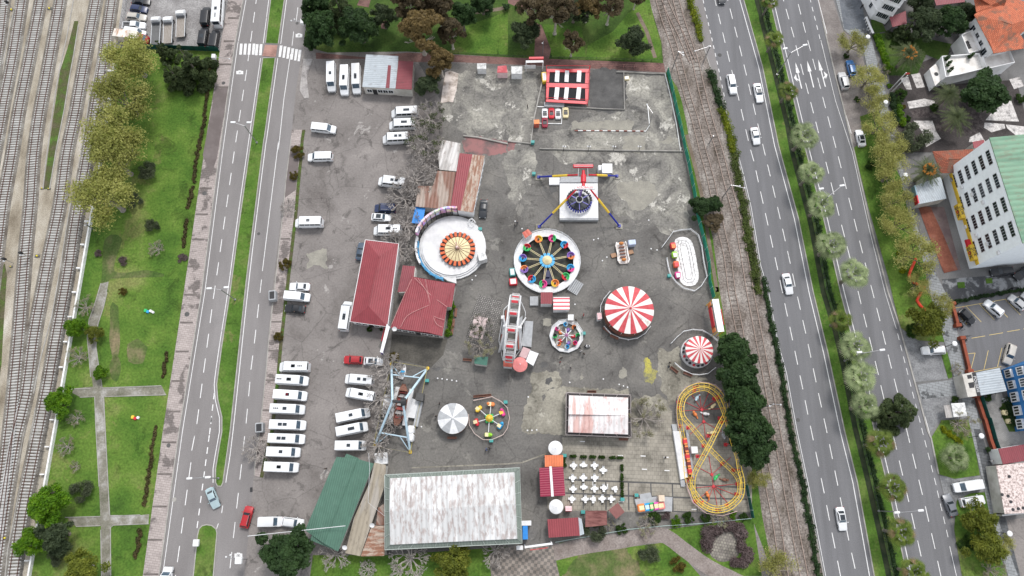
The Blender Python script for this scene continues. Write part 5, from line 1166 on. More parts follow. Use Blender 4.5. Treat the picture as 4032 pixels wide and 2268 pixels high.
for x, y, r, lab in ((748,380,20,'rusty green bush beside the top van'),(738,440,13,'small thin bush on the pavement strip'),(716,664,18,'rusty green bush half way down the pavement strip'),(702,845,14,'yellow green bush low on the pavement strip')): T('shrubrust', 'F', x, y, r, lab)
T('baredark', 'F', 1213,820,32,'dark bare tree on the pink paving'); T('thorn', 'F', 1205,868,36,'yellowish leafless tree above the green kiosk', 1.3); T('thorn', 'F', 1622,1050,50,'sparse tree at the right end of the stained hall roof')
# dark evergreens between coaster and railway
GE = 'dense dark evergreens beside the roller coaster'
for x, y, r, lab in ((1843,885,50,'topmost dark evergreen beside the small carousel'),(1858,950,56,'second dark evergreen of the belt'),(1870,1015,56,'middle dark evergreen of the belt beside the coaster'),(1882,1080,60,'fourth dark evergreen of the belt'),(1893,1135,50,'lowest dark evergreen of the belt')): T('dark', 'F', x, y, r, lab, 1.1, GE)
T('dark', 'F', 1762,522,30,'dark green tree on the mesh fence, left crown', .9); T('dark', 'F', 1793,515,24,'dark green tree leaning over the railway', 1.0); T('brown', 'F', 1795,560,26,'dry brown bush under the tree at the mesh fence', .4); T('springthin', 'F', 1908,1200,24,'small yellow green tree beside the rusty track'); T('springthin', 'F', 1950,1428,45,'grey green sparse tree at the bottom edge by the railway')
# south park
T('dark', '13', 320,1225,255,'big glossy dark tree at the foot of the green roof', .85); T('bare', '13', 765,1250,150,'bare tree with red twigs below the green roof', .8); T('bare', '13', 1480,1290,200,'wide bare tree below the large white hall', .8); T('yellowgreen', '13', 1890,1330,180,'yellow green dense tree below the large white hall'); T('bare', '13', 2290,1210,150,'bare tree at the south gate', .8); T('bare', '13', 1080,1390,90,'small bare bush at the bottom edge under the sheds', .6)
for x, y, r, k, lab in ((830,1010,120,'olive', 'feathery grey green shrub below the brown awning'),(1085,1000,60,'shrubgreen', 'green shrub right of the feathery one'),(1320,960,100,'thorn', 'brown leafless shrub on the south fence'),(1400,900,70,'shrubgreen', 'green shrub below the small kiddie train'),(1600,930,60,'shrubbright', 'bright shrub on the south fence'),(1500,880,45,'shrubpurple', 'reddish shrub beside the bright one'),(1720,900,60,'shrubgreen', 'dark green shrub under the coaster curve'),(1880,900,55,'shrubgreen', 'dark shrub further right under the coaster curve'),(2010,910,80,'thorn', 'leafless shrub right of the dark shrubs'),(2150,880,50,'shrubbright', 'bright yellow green bush at the fence corner'),(2240,890,45,'shrubgreen', 'dark bush at the green fence end'),
   (1345,1260,108,'olive', 'grey green tree on the south lawn'),(1620,1345,84,'shrubrust', 'round dark bush on the south lawn'),(960,960,60,'thorn', 'bare climber between the two awnings'),(2320,540,60,'springthin', 'thin yellow green bush beside the coaster terrace')): T(k, '23', x, y, r, lab)
for i, l in enumerate(([(2040,1010),(1930,1010),(1900,1080),(1920,1180)],[(2130,960),(2170,1000),(2210,1050)],[(2210,1150),(2270,1200),(2270,1290),(2190,1340),(2110,1330)])):
 hedge('hedge', ['purple hedge curved round the west of the seating circle', 'short purple hedge at the top of the seating circle', 'purple hedge curved round the east of the seating circle'][i], smooth_line(G('23', l),1),2.3,1.0, MATS['leaf_purple'],3400, .16)
# hedges of planters round the restaurant terrace
hedge('hedge', 'bright green clipped hedge along the second red roof', G('12', [(1895,230),(1870,400),(1845,550)]),1.1,1.0, MATS['leaf_bright'],1500, .14)
for i, (x, y) in enumerate(((618,312),(716,315),(803,318),(888,320),(992,324),(1062,327),(1080,422),(1080,510),(1082,590),(1084,668))):
 r = thing('planter', ['%s potted bush from the left in the terrace row' % ORD[i],'%s potted bush down the right side of the terrace' % ORD[i-6]][i > 5],'planter', g('23', x, y),0 if i < 6 else math.pi/2,'potted bushes round the terrace')
 MB().bbox((0,0, .22),(1.25, .42, .44),0, .04).build('trough', paint('trough_grey', (.13, .12, .10), .8), r)
 o = bpy.data.objects.new('bush', mesh_quads('bush', leafcloud([(-.4,0, .55, .36),(0,0, .65, .38),(.42,0, .55, .36)],260, .12, seed=i), MATS['leaf_shrub'])); C.objects.link(o); o.parent = r
hedge('hedge', 'green hedge strip behind the orange awning', G('23', [(535,320),(532,415)]), .8,1.0, MATS['leaf_shrub'],500, .14)
T('shrubgreen', '12', 1095,475,30,'small potted bush below the long red hip roof'); T('shrubgreen', '12', 1205,472,20,'smaller bush right of the first below the hip roof'); T('shrubrust', '12', 1335,745,55,'low bush in the corner above the ship frame', .7)
# palms
def fan_palm(R_, H_, seed, mat, mat2=None, dead=False):
 rg = random.Random(seed); r = thing('fan_palm', 'x', 'palm')
 MB().tube((0,0,0),(0,0, H_), .30,9, r2=.24).tube((0,0,-.02),(0,0, .4), .45,9, r2=.3).build('trunk', M_BARK, r, smooth=50)
 fr = MB(); dd = MB()
 for k in range(30):
  ring = 0 if k < 4 else 1 if k < 12 else 2; el = (1.25, .75, rg.uniform(-.25, .3))[ring]; a = k*2.39996+rg.uniform(-.12, .12) if ring < 2 else (k-12)*6.283/18+rg.uniform(-.1, .1)
  d = Vector((math.cos(a)*math.cos(el), math.sin(a)*math.cos(el), math.sin(el))); c = Vector((0,0, H_))+d*R_*(.16, .28, .44)[ring]*rg.uniform(.9,1.1); tgt = dd if (dead and ring == 2 and k % 5 == 0) else fr
  fr.tube((0,0, H_), c, .04,3, cap=False)
  out = Vector((d.x, d.y, d.z-.35)).normalized(); side = out.cross(Vector((0,0,1))).normalized(); n_ = 9; fl = R_*(.34, .46, .56)[ring]*rg.uniform(.9,1.08)
  for j in range(n_):
   t = (j/(n_-1)-.5)*(1.9,1.8,1.5)[ring]; dirr = (out*math.cos(t)+side*math.sin(t)); L2 = fl*(.6+.4*math.cos(t*1.2)); perp = dirr.cross(out.cross(side)).normalized()*.085
   p1 = c+dirr*L2*.5; p2 = c+dirr*L2+Vector((0,0,-.22*L2)); tgt.add([c, p1+perp, p2, p1-perp],[(0,1,2,3)])
 fr.build('fronds', mat, r)
 if dd.f: dd.build('dead_fronds', mat2, r)
 return r
def date_palm(R_, H_, seed, mat, fruit=None):
 rg = random.Random(seed); r = thing('date_palm', 'x', 'palm')
 MB().tube((0,0,0),(0,0, H_), .45,10, r2=.5).build('trunk', M_BARK, r, smooth=50)
 fr = MB()
 for k in range(64):
  el = rg.uniform(-.1,1.35); a = k*2.39996+rg.uniform(-.1, .1); h = Vector((math.cos(a), math.sin(a),0)); side = Vector((-h.y, h.x, 0)); ln = R_*rg.uniform(.88,1.08)
  P = []
  for j in range(9):
   t = j/8; x = ln*t*(math.cos(el)*.75+.35*t); z = ln*(math.sin(el)*t-.62*t*t*math.sin(el)-.25*t*t); P.append(Vector((0,0, H_))+h*x+Vector((0,0, z)))
  for j in range(8):
   for q in range(3):
    b = P[j].lerp(P[j+1], q/3); w = .62*(1-(j/8)**2*.75)*(.4 if j == 0 else 1)
    for s in (1,-1):
     tip = b+side*s*w+(P[j+1]-P[j]).normalized()*.45+Vector((0,0, .10)); e = (P[j+1]-P[j])*.16
     fr.add([b, b+e, tip],[(0,1,2)])
  fr.path(P, .03,3)
 fr.build('fronds', mat, r)
 if fruit:
  m_ = MB()
  for k in range(9):
   m_ = MB(); a = k*.7; c = (R_*.33*math.cos(a), R_*.33*math.sin(a), H_+.9+rg.uniform(-.2, .3))
   for q in range(14): m_.ball((c[0]+rg.gauss(0, .2), c[1]+rg.gauss(0, .2), c[2]+rg.gauss(0, .15)), .12,5)
   m_.build('fruit_bunch', fruit, r)
 return r
M_FAN = lm('palm_silver', (.17, .22, .10),(.33, .39, .20),(.52, .57, .34)); M_FANG = lm('palm_green', (.07, .11, .018),(.14, .19, .03),(.24, .26, .08)); M_DEAD = lm('palm_dead', (.17, .13, .06),(.28, .21, .11)); M_DATE = lm('palm_date', (.07, .095, .04),(.14, .17, .075),(.25, .27, .14))
PALMS = [(1938,2,20,0),(1949,97,22,0),(1984,227,24,0),(2026,341,33,1),(2044,432,29,1),(2070,513,32,1),(2094,615,35,1),(2152,687,34,1),(2116,805,26,0),(2155,870,36,1),(2167,948,37,1),(2180,1018,32,1),(2218,1115,33,0),(2250,1227,33,0),(2270,1340,33,0),(2303,1440,32,0)]
pp = {0: None, 1: None}; cnt = {0: 0,1: 0}
for i, (x, y, r, s) in enumerate(PALMS):
 hgt = 5.2 if r < 27 else 7.0
 m = mpp('F', x, y, hgt); c = g('F', x, y, z=hgt); Rw = r*m*1.3
 lab = '%s palm from the top of the highway median, %s' % (ORD[i],('silvery' if s else 'yellowish')+(' and small' if r < 27 else ' and wide'))
 k = (s, cnt[s] % 2); cnt[s] += 1
 if k not in pp: o = pp[k] = fan_palm(3.0,7.0,5+s+k[1]*3, M_FAN if s else M_FANG, M_DEAD, not s)
 else: o = dup(pp[k],(0,0,0))
 o.location = (c.x, c.y, 0); q = Rw/3.0; o.scale = (q, q, hgt/7.0); o.rotation_euler.z = i*1.7; o['label'] = lab; o['group'] = 'fan palms of the highway median'
c = g('B2', 160,355, z=3.0); o = fan_palm(153*mpp('B2', 160,355,3),3.0,42, M_FAN); o.location = (c.x, c.y, 0); o['label'] = 'very large silvery palm on the lawn beside the pavement, lower right'; 
for v, x, y, r, h, fr, lab in (('TR', 710,560,178,5,1,'date palm with orange fruit on the villa lawn'),('TR', 1125,965,150,5,0,'date palm in front of the villa terrace'),('TR', 1200,1205,175,5,0,'date palm on the dark round bed'),('31', 1570,300,150,5,1,'dark date palm above the grey shop roof')):
 c = g(v, x, y, z=h); o = date_palm(r*mpp(v, x, y, h), h, int(x), M_DATE, paint('dates', (.42, .17, .02), .6) if fr else None); o.location = (c.x, c.y, 0); o['label'] = lab
# east side trees
GY = 'young leaf street trees on the east pavement'
for i, (v, x, y, r) in enumerate((('30', 870,420,130),('30', 1010,760,140),('30', 1060,950,130),('30', 1120,1200,150),('30', 1200,1380,130),('31', 1190,120,150),('31', 1220,330,160),('31', 1250,600,150),('31', 1300,800,160),('31', 1450,1080,190),('32', 1480,60,110))):
 T('springthin' if i in (0,1,5,9,10) else 'yellowgreen' if False else 'springthin', v, x, y, r, '%s pale yellow street tree counted from the top of the east pavement' % ORD[i], .9, GY)
T('yellowgreen', '32', 1570,400,175,'dense yellow green street tree beside the orange hose', 1, None); T('springthin', '32', 1700,250,110,'thin street tree right of the dense one by the car park wall'); T('shrubgreen', '32', 1440,480,80,'dark low bush under the dense street tree'); T('thorn', '32', 1900,1370,120,'leafless tree below the bus shelter', 1.3); T('thorn', 'B1', 160,860,60,'small leafless tree at the beige gate')
T('yellowgreen', 'B2', 340,910,150,'yellow green tree below the white leaf covered car'); T('yellowgreen', 'B2', 430,1180,160,'lower yellow green tree by the east pavement'); T('thorn', 'B2', 500,1400,110,'sparse tree at the lower right bottom edge', 1.4); T('shrubgreen', 'B2', 250,1150,90,'dark ground bush left of the lower yellow green tree', .4); T('springthin', 'B2', 560,1160,100,'pale tree over the lower pavement')
T('conifer', 'F', 2275,1035,42,'dark conifer standing over the highway beside a palm', .8); T('conifer', 'F', 2240,1050,26,'smaller dark conifer beside the large one on the median', .9)
T('darkgrey', 'TR', 860,250,165,'dark mossy tree left in front of the white house', 1.1); T('conifer', 'TR', 700,290,110,'yellowish conifer touching the dark red canopy', .8); T('dark', 'TR', 1130,230,180,'dark evergreen between white house and tiled villa'); T('darkgrey', 'TR', 1320,150,120,'grey green tree beside the tiled roof'); T('dark', 'TR', 1470,950,235,'huge round dark pine in front of the villa wall', .8); T('olive', 'TR', 790,1390,165,'silver grey olive tree at the foot of the garden'); T('darkgrey', 'TR', 850,30,120,'dark tree at the picture top beside the white house')
for v, x, y, r, k, lab in (('TR', 650,950,65,'shrubgreen', 'green shrub beside the flagpoles'),('TR', 620,1030,50,'shrubgreen', 'dark shrub below the flagpole shrub'),('TR', 530,870,30,'shrubbright', 'tiny bright shrub at the garden corner'),('TR', 710,1210,40,'shrubgreen', 'clipped round shrub in the garden bed'),('TR', 670,1085,30,'shrubrust', 'rusty red shrub in the garden bed'),('TR', 560,460,35,'shrubgreen', 'dark shrub on the villa lawn'),('TR', 80,570,34,'shrubgreen', 'green filled oval kerb bed above the blue car'),('TR', 190,1010,34,'shrubgreen', 'green filled oval kerb bed below the silver car'),('TR', 440,720,80,'thorn', 'bare shrub at the end of the tall garden hedge'),('TR', 980,1090,50,'shrubgreen', 'dark shrub left of the palms'),('31', 1030,240,50,'shrubgreen', 'dark shrub on the east verge'),('31', 1300,1085,28,'shrubyellow', 'bright yellow bush on the verge, upper'),('31', 1290,1160,18,'shrubyellow', 'tiny yellow bush on the verge, middle'),('31', 1340,1232,40,'shrubyellow', 'bright yellow bush on the verge, lower'),
  ('B1', 600,1230,28,'shrubgreen', 'clipped bush at the pond, upper'),('B1', 620,1300,24,'shrubgreen', 'clipped bush at the pond, lower'),('B1', 450,1120,55,'shrubgreen', 'dark shrub under the grey canopy'),('B1', 150,1150,40,'shrubgreen', 'small cycad like bush above the bus shelter'),('B2', 445,280,28,'dark', 'dark bush on the pavement by the red wall'),('TR', 1860,1000,60,'shrubgreen', 'dark hedge bush at the right picture edge')): T(k, v, x, y, r, lab)
hedge('hedge', 'bright green clipped tall hedge along the villa lawn', G('30', [(1075,350),(1120,470),(1160,590),(1190,690)]),1.6,1.6, MATS['leaf_bright'],3500, .16)
hedge('hedge', 'second green hedge piece lower down the east pavement', G('30', [(1280,1020),(1310,1120),(1340,1210)]),1.4,1.5, MATS['leaf_bright'],1800, .16)
hedge('hedge', 'dark ivy edge between pavement and garden', G('30', [(1220,900),(1250,1050),(1270,1180)]),1.6,1.0, M_HDK, 1800, .16)
hedge('flower_bed', 'yellow flowering strip on the lawn above the big palm', G('B2', [(25,95),(90,150),(190,220)]),1.1, .7, MATS['leaf_yellow'],1200, .14,'flower bed')
hedge('hedge', 'dark hedge between wet forecourt and car park', G('B1', [(90,235),(400,165),(820,95)]), .9, .9, M_HDK, 2600, .15)
hedge('hedge', 'dark pond planting behind the boulders', G('B1', [(640,1180),(690,1300),(720,1400)]),2.0, .9, M_HDK, 1500, .16)
# ------------------------------------------------------------ buildings
M_WALLC = blotchy('render_cream', [(.3,(.36, .34, .30)),(.65,(.58, .56, .52))], .5,7, .85); M_WALLG = paint('wall_grey', (.35, .36, .37), .8); M_WALLW = blotchy('render_white', [(.3,(.58, .58, .57)),(.6,(.74, .74, .74))], .4,6, .8)
M_REDROOF = corrugated('red_sheet', (.235, .043, .052), None, 0, pitch=.45); M_GREENROOF = corrugated('green_sheet', (.068, .145, .105), None, .12, pitch=.45, thr=.62, rustcol=(.16, .22, .18))
M_GREYROOF = corrugated('grey_sheet', (.40, .44, .47), None, .55, pitch=.5, thr=.62, rustcol=(.12, .10, .09)); M_DARKRED = corrugated('red_sheet_dark', (.21, .045, .055), None, .5, pitch=.4, thr=.64, rustcol=(.07, .05, .05))
M_RUST = corrugated('rust_sheet', (.38, .30, .24), None, .85, pitch=.7, thr=.5, rustcol=(.20, .075, .035)); M_RUSTBR = corrugated('brown_rust', (.20, .10, .07),(.30, .24, .20), .5, pitch=.8, thr=.56, rustcol=(.13, .055, .03))
M_HALL = corrugated('hall_sheet', (.58, .58, .575),(.46, .46, .455), .7, pitch=1.0, thr=.54, rustcol=(.27, .21, .19)); M_HALL2 = corrugated('stained_sheet', (.62, .59, .58),(.50, .33, .30), .5, pitch=1.0, thr=.58, rustcol=(.33, .12, .10))
M_BEIGE = corrugated('beige_sheet', (.30, .26, .20),(.33, .30, .26), .7, pitch=.9, thr=.63, rustcol=(.09, .07, .05)); M_TIN = corrugated('old_tin', (.36, .34, .32),(.52, .50, .48), .6, pitch=.8, thr=.58, rustcol=(.16, .11, .09)); M_CRIM = corrugated('crimson_sheet', (.25, .018, .05), None, 0, pitch=.45); M_ORNG = corrugated('orange_sheet', (.62, .17, .07), None, 0, pitch=.5)
M_GUT = paint('gutter_green', (.20, .27, .23), .6); M_AWN = blotchy('brown_awning', [(.35,(.10, .035, .032)),(.6,(.20, .085, .075))], .6,7, .6, stretch=(1,3,1)); M_BLUET = paint('blue_tarp', (.02, .22, .62), .45); M_WHITEP = paint('white_paint', (.68, .68, .68), .5); M_WINF = paint('window_white', (.70, .71, .72), .5); M_REDP = paint('red_paint', (.55, .02, .035), .4); M_YELP = paint('yellow_paint', (.74, .50, .05), .45); M_BLUEP = paint('blue_paint', (.012, .022, .28), .4)
def tiles(name, c1, c2):
 m, b = base(name, c1, .8,0, .2); tc = N(m, 'ShaderNodeTexCoord'); br = N(m, 'ShaderNodeTexBrick')
 br.inputs['Scale'].default_value = 1; br.inputs['Brick Width'].default_value = .42; br.inputs['Row Height'].default_value = .34; br.inputs['Mortar Size'].default_value = .035
 br.inputs['Color1'].default_value = (*c1,1); br.inputs['Color2'].default_value = (*c2,1); br.inputs['Mortar'].default_value = (c1[0]*.3, c1[1]*.3, c1[2]*.3,1); L(m, tc.outputs['Object'], br.inputs['Vector'])
 n = noise(m, .45,6, .7, vec=tc.outputs['Object']); c = mix(m, ramp(m, n.outputs[0],[(.50, W3(0)),(.60, W3(.75))]), br.outputs[0],(.13, .095, .07)); L(m, c, b.inputs['Base Color']); MATS[name] = m; return m
M_TILE = tiles('roof_tile', (.55, .17, .09),(.42, .12, .065)); M_TILEO = tiles('roof_tile_old', (.30, .095, .055),(.22, .07, .045))
class Bl:
 def __init__(s, name, label, cat, P, group=None, rz=None):
  c = sum((Vector(p) for p in P), Vector())/len(P); s.c = Vector((c.x, c.y, 0)); s.rz = ang(P[0], P[1]) if rz is None else rz
  s.r = thing(name, label, cat, s.c, s.rz, group); s.M = Matrix.Rotation(-s.rz, 4,'Z')
 def l(s, p): return s.M @ (Vector(p)-s.c)
 def L(s, P): return [s.l(p) for p in P]
def inset(P, d): return [p-Vector((p.x, p.y, 0)).normalized()*d for p in P]
def roofmesh(q, z, R1=None, R2=None, th=.10):
 m_ = MB()
 if R1 is None: return m_.prism(q, z-th, z)
 A, B, C_, D = [Vector((p.x, p.y, z)) for p in q]
 m_.add([A, B, C_, D, R1, R2]+[p-Vector((0,0, th)) for p in (A, B, C_, D)],[(0,1,4),(1,2,5,4),(2,3,5),(3,0,4,5),(0,6,7,1),(1,7,8,2),(2,8,9,3),(3,9,6,0),(6,9,8,7)]); return m_
def bld(name, label, cat, v, poly, z, roof, wall, ridge=None, zr=None, over=.35, group=None, trim=None, open_=False, swap=False):
 """roof outline as seen (eaves at height z); optional ridge (2 points as seen, at zr)"""
 P = GM(*poly, z=z) if isinstance(poly[0], str) else G(v, poly, z); b = Bl(name, label, cat, P, group, rz=(ang(P[1], P[2]) if swap else None)); q = b.L(P)
 R1 = R2 = None
 if ridge:
  R_ = GM(*ridge, z=zr) if isinstance(ridge[0], str) else G(v, ridge, zr); R1, R2 = b.L(R_)
 roofmesh(q, z, R1, R2).build('roof', roof, b.r)
 w = inset(q, over)
 if open_:
  for p in w: MB().box((p.x, p.y, (z-.1)/2),(.14, .14, z-.1)).build('post', wall, b.r)
 else: MB().prism(w, 0, z-.1).build('wall', wall, b.r)
 if trim:
  m_ = MB(); cl = [Vector((p.x, p.y, 0)) for p in q]+[Vector((q[0].x, q[0].y, 0))]; wallstrip(m_, cl, .12, z-.22, z+.03); m_.build('gutter', trim, b.r)
 if R1 is not None: MB().path([R1+Vector((0,0, .02)), R2+Vector((0,0, .02))], .09,6).build('ridge_cap', roof, b.r)
 b.q = w; b.z = z; return b
def wins(b, i, n, w=1.1, h=1.1, z0=1.0, rows=1, dz=3.0, door=None, mat=None, margin=.6, panes=2):
 """windows on wall edge i"""
 A, B = b.q[i], b.q[(i+1) % len(b.q)]; A = Vector((A.x, A.y, 0)); B = Vector((B.x, B.y, 0)); d = (B-A); ln = d.length; d.normalize(); nrm = Vector((d.y, -d.x, 0))
 if nrm.dot((A+B)/2) < 0: nrm = -nrm
 a = math.atan2(d.y, d.x)
 for r in range(rows):
  for k in range(n):
   p = A+d*(margin+(ln-2*margin)*(k+.5)/n)+nrm*.02; z = z0+r*dz
   if door == k and r == 0:
    MB().box((p.x, p.y, 1.05),(1.0, .10,2.1), a).build('door', M_BLKP, b.r); continue
   f = MB().box((p.x, p.y, z+h/2),(w+.2, .10, h+.2), a).build('window', M_WINF, b.r); g_ = MB()
   for j in range(panes): 
    o_ = (-.5+(j+.5)/panes)*w; g_.box((p.x+d.x*o_+nrm.x*.04, p.y+d.y*o_+nrm.y*.04, z+h/2),(w/panes-.07, .06, h-.06), a)
   g_.build('pane', mat or M_GLASS, f)
b = bld('shed', 'grey tin roofed shed with a dark red end section beside the north park', 'shed', '10', [(1065,518),(1373,533),(1345,840),(1030,825)],3.3, M_GREYROOF, M_WALLC, over=.2, swap=True); wins(b, 2,5, door=3)
q = b.L(G('10', [(1275,620),(1303,622),(1288,838),(1252,836)],3.32)); MB().prism(q, 3.302,3.34).build('roof_strip', M_DARKRED, b.r); q = b.L(G('10', [(1374,575),(1515,584),(1500,850),(1345,842)],3.3)); MB().prism(q, 3.14,3.26).build('lean_to_roof', M_DARKRED, b.r); MB().prism(inset(q, .15),0,3.14).build('lean_to_wall', M_WALLC, b.r)
b = bld('long_hall', 'long building with red hip roof beside the bare trees', 'building', 'F', [(919,603),(1003,613),(975,822),(880,809)],3.8, M_REDROOF, M_WALLW, ['11', (1190,1110),'12', (1090,255)],5.2, trim=M_WALLW); wins(b, 2,5, door=2); wins(b, 3,8)
P = GM('11', (1500,1300),(1915,1368),'12', (1880,262),(1835,262),(1790,540),(1297,460), z=3.6)
b = Bl('restaurant', 'wide low restaurant with red roof crossed by pale cables', 'building', [P[5], P[4]]+P[:4]); q = b.L(P)
m_ = MB(); r1, r2 = b.L(GM('12', (1745,20),(1655,505), z=4.3)); q3 = [Vector((p.x, p.y, 3.6)) for p in q]; m_.add([q3[0], r1, r2, q3[5]],[(0,1,2,3)]); m_.add([r1, q3[1], q3[2], q3[3], q3[4], r2],[(0,1,2,3,4,5)]); m_.add([p for p in q3]+[p-Vector((0,0, .1)) for p in q3],[(i, (i+1) % 6,(i+1) % 6+6, i+6) for i in range(6)]+[(11,10,9,8,7,6)]+[]); m_.build('roof', M_REDROOF, b.r)
b.q = inset(q, .3); MB().prism(b.q, 0,3.5).build('wall', M_WALLC, b.r); wins(b, 4,7, door=3)
q = b.L(G('11', [(1415,1195),(1532,1205),(1520,1300),(1490,1440),(1365,1449)],3.2)); MB().prism(q, 3.1,3.2).build('annex_roof', M_DARKRED, b.r); MB().prism(inset(q, .3),0,3.1).build('annex_wall', M_WALLC, b.r)
CAB = paint('pale_cable', (.52, .26, .25), .7)
for pts in ([(1500,0),(1400,220),(1310,430)],[(1530,-10),(1640,110),(1680,260),(1710,350),(1810,385)],[(1560,-10),(1660,130),(1835,262)],[(1680,240),(1500,320),(1440,370),(1395,455)],[(1630,0),(1660,160),(1700,340),(1740,430),(1795,455)]):
 MB().path([p+Vector((0,0, .12)) for p in smooth_line(b.L(G('12', pts, 4.05)), .6)], .05,4).build('cable', CAB, b.r)
for (v, x, y, z, lab) in (('12', 1340,465,3.7,'white satellite dish at the corner of the cable crossed red roof'),('13', 868,1165,3.3,'white satellite dish below the green roof'),('13', 1127,955,3.3,'small white satellite dish on the beige lean-to')):
 r = thing('satellite_dish', lab, 'satellite dish', g(v, x, y, z)); MB().lathe([(0, .05),(.3, .08),(.5, .2)],14).xf(Matrix.Rotation(.5,4,'X') @ Matrix.Translation((0,0, .3))).build('dish', M_WHITEP, r, smooth=40); MB().tube((0,0,-.3),(0,0, .4), .04).build('mast', M_RIM, r)
b = bld('workshop', 'long narrow shed with one red and one rusty roof slope', 'shed', '11', [(1955,128),(2195,152),(2085,692),(1865,660)],3.6, M_RUST, M_WALLW, over=.2, swap=False); q = b.L(G('11', [(1955,128),(2078,140),(1962,675),(1865,660)],3.62)); MB().prism(q, 3.602,3.66).build('red_roof_half', M_REDROOF, b.r); wins(b, 1,7)
b = bld('tin_shed', 'brown rusty tin roofed shed under the bare trees', 'shed', '11', [(1745,295),(1920,308),(1862,662),(1535,635),(1560,440),(1700,440)],3.0, M_RUSTBR, M_WALLC, over=.2)
b = bld('tin_shed', 'pale grey patched shed roof above the brown one', 'shed', '11', [(1790,0),(1965,35),(1925,300),(1765,285),(1750,150)],2.8, M_TIN, M_WALLC, over=.2)
b = bld('tarpaulin_shelter', 'bright blue tarpaulin shelter beside the round platform ride', 'shelter', '11', [(1535,640),(1629,652),(1602,806),(1500,790)],2.4, M_BLUET, M_RIM, open_=True)
b = bld('green_hall', 'long building with dark green sheet roof at the lot corner', 'building', '13', [(785,315),(1140,380),(800,1215),(485,1015)],4.2, M_GREENROOF, M_WALLC, [(985,335),(665,1140)],5.0, over=.4)
for lab_, pp_ in (('roof_extension', [(880,286),(1000,330),(965,352),(850,337)]),('roof_extension', [(555,1050),(690,1120),(800,1215),(535,1107)])): q = b.L(G('13', pp_, 4.3)); MB().prism(q, 4.2,4.32).build(lab_, M_GREENROOF, b.r)
b = bld('lean_to', 'long beige sheet lean-to between the green roof and the white hall', 'shed', '13', [(1145,370),(1255,392),(1240,600),(1010,1260),(868,1232),(950,900),(1100,560)],3.0, M_BEIGE, M_WALLC, over=.2)
b = bld('tin_shed', 'rust streaked white tin roof at the foot of the beige lean-to', 'shed', '13', [(1120,970),(1242,970),(1240,1258),(1015,1262)],3.3, M_RUST, M_WALLC, over=.2, swap=True)
b = bld('tin_shed', 'small rusty tin roof wedged against the white hall corner', 'shed', '13', [(1180,800),(1240,760),(1242,965),(1160,965)],3.15, M_RUSTBR, M_WALLC, over=.1)
# big hall
def hall(label, outer, inner, ridge, z, roofm, gut, rings=1):
 P = GM(*outer, z=z-.7); b = Bl('hall', label, 'hall', P); q = b.L(P); qi = b.L(GM(*inner, z=z)); R_ = b.L(GM(*ridge, z=z+.7))
 roofmesh(qi, z, R_[0], R_[1], .25).build('roof', roofm, b.r); MB().prism(inset(qi, .5),0, z-.25).build('wall', M_WALLG, b.r)
 m_ = MB(); n = 4
 for i in range(4):
  j = (i+1) % 4; m_.add([(q[i].x, q[i].y, z-.9),(q[j].x, q[j].y, z-.9),(qi[j].x*.99, qi[j].y*.99, z-.35),(qi[i].x*.99, qi[i].y*.99, z-.35)],[(0,1,2,3)])
 m_.build('canopy', gut[0], b.r); m_ = MB(); cl = [Vector((p.x, p.y, 0)) for p in q]+[Vector((q[0].x, q[0].y, 0))]; wallstrip(m_, cl, .16, z-1.1, z-.8); m_.build('frame', gut[1], b.r)
 m_ = MB()
 for i in range(4):
  j = (i+1) % 4; k = int((q[j]-q[i]).length/2.2)
  for t in range(k+1): a_ = q[i].lerp(q[j], t/k); c_ = qi[i].lerp(qi[j], t/k); m_.tube((a_.x, a_.y, z-.82),(c_.x*.99, c_.y*.99, z-.28), .05,4)
 m_.build('canopy_ribs', gut[1], b.r)
 for i in range(4):
  for t in (0, .33, .66): p = q[i].lerp(q[(i+1) % 4], t); MB().box((p.x*.99, p.y*.99,(z-1)/2),(.2, .2, z-1)).build('post', gut[1], b.r)
 return b
hall('huge hall with white streaked sheet roof and green gutter frame', ['13', (1243,488),'23', (112,418),(135,1138),'13', (1243,1200)],['13', (1292,520),'23', (62,462),(90,1095),'13', (1293,1152)],['13', (1288,832),'23', (75,765)],6.2, M_HALL, (corrugated('canopy_green', (.16, .19, .165), None, 0, pitch=.6), paint('frame_green', (.36, .40, .37), .6)))
hall('smaller hall with red and white stained sheet roof beside the court', ['22', (555,1076),(1166,1098),'23', (1173,130),(550,105)],['22', (580,1102),(1143,1125),'23', (1143,103),(573,82)],['22', (578,1282),(1143,1295)],4.0, M_HALL2,(paint('canopy_dark', (.035, .03, .03), .8), paint('frame_brown', (.34, .30, .29), .6)))
# kiosks of the terrace
b = bld('kiosk', 'crimson roofed kiosk with a white ridge strip', 'kiosk', '23', [(298,420),(525,410),(545,685),(308,695)],3.0, M_CRIM, M_WALLC, swap=True, over=.2); q = b.L(G('23', [(393,406),(416,405),(436,693),(412,694)],3.05)); MB().prism(q, 3.01,3.1).build('ridge_strip', M_WHITEP, b.r); wins(b, 1,3, w=1.4)
b = bld('awning', 'orange awning roof attached above the crimson kiosk', 'awning', '23', [(350,300),(525,298),(525,408),(352,412)],2.6, M_ORNG, M_RIM, open_=True, over=.1)
b = bld('kiosk', 'low building with plain red roof at the south fence', 'kiosk', '23', [(375,910),(668,892),(683,1065),(388,1085)],3.0, M_REDROOF, M_WALLC, over=.25); q = b.L(G('23', [(668,892),(700,905),(725,1050),(683,1065)],2.6)); MB().prism(q, 2.5,2.6).build('side_roof', M_GREYROOF, b.r)
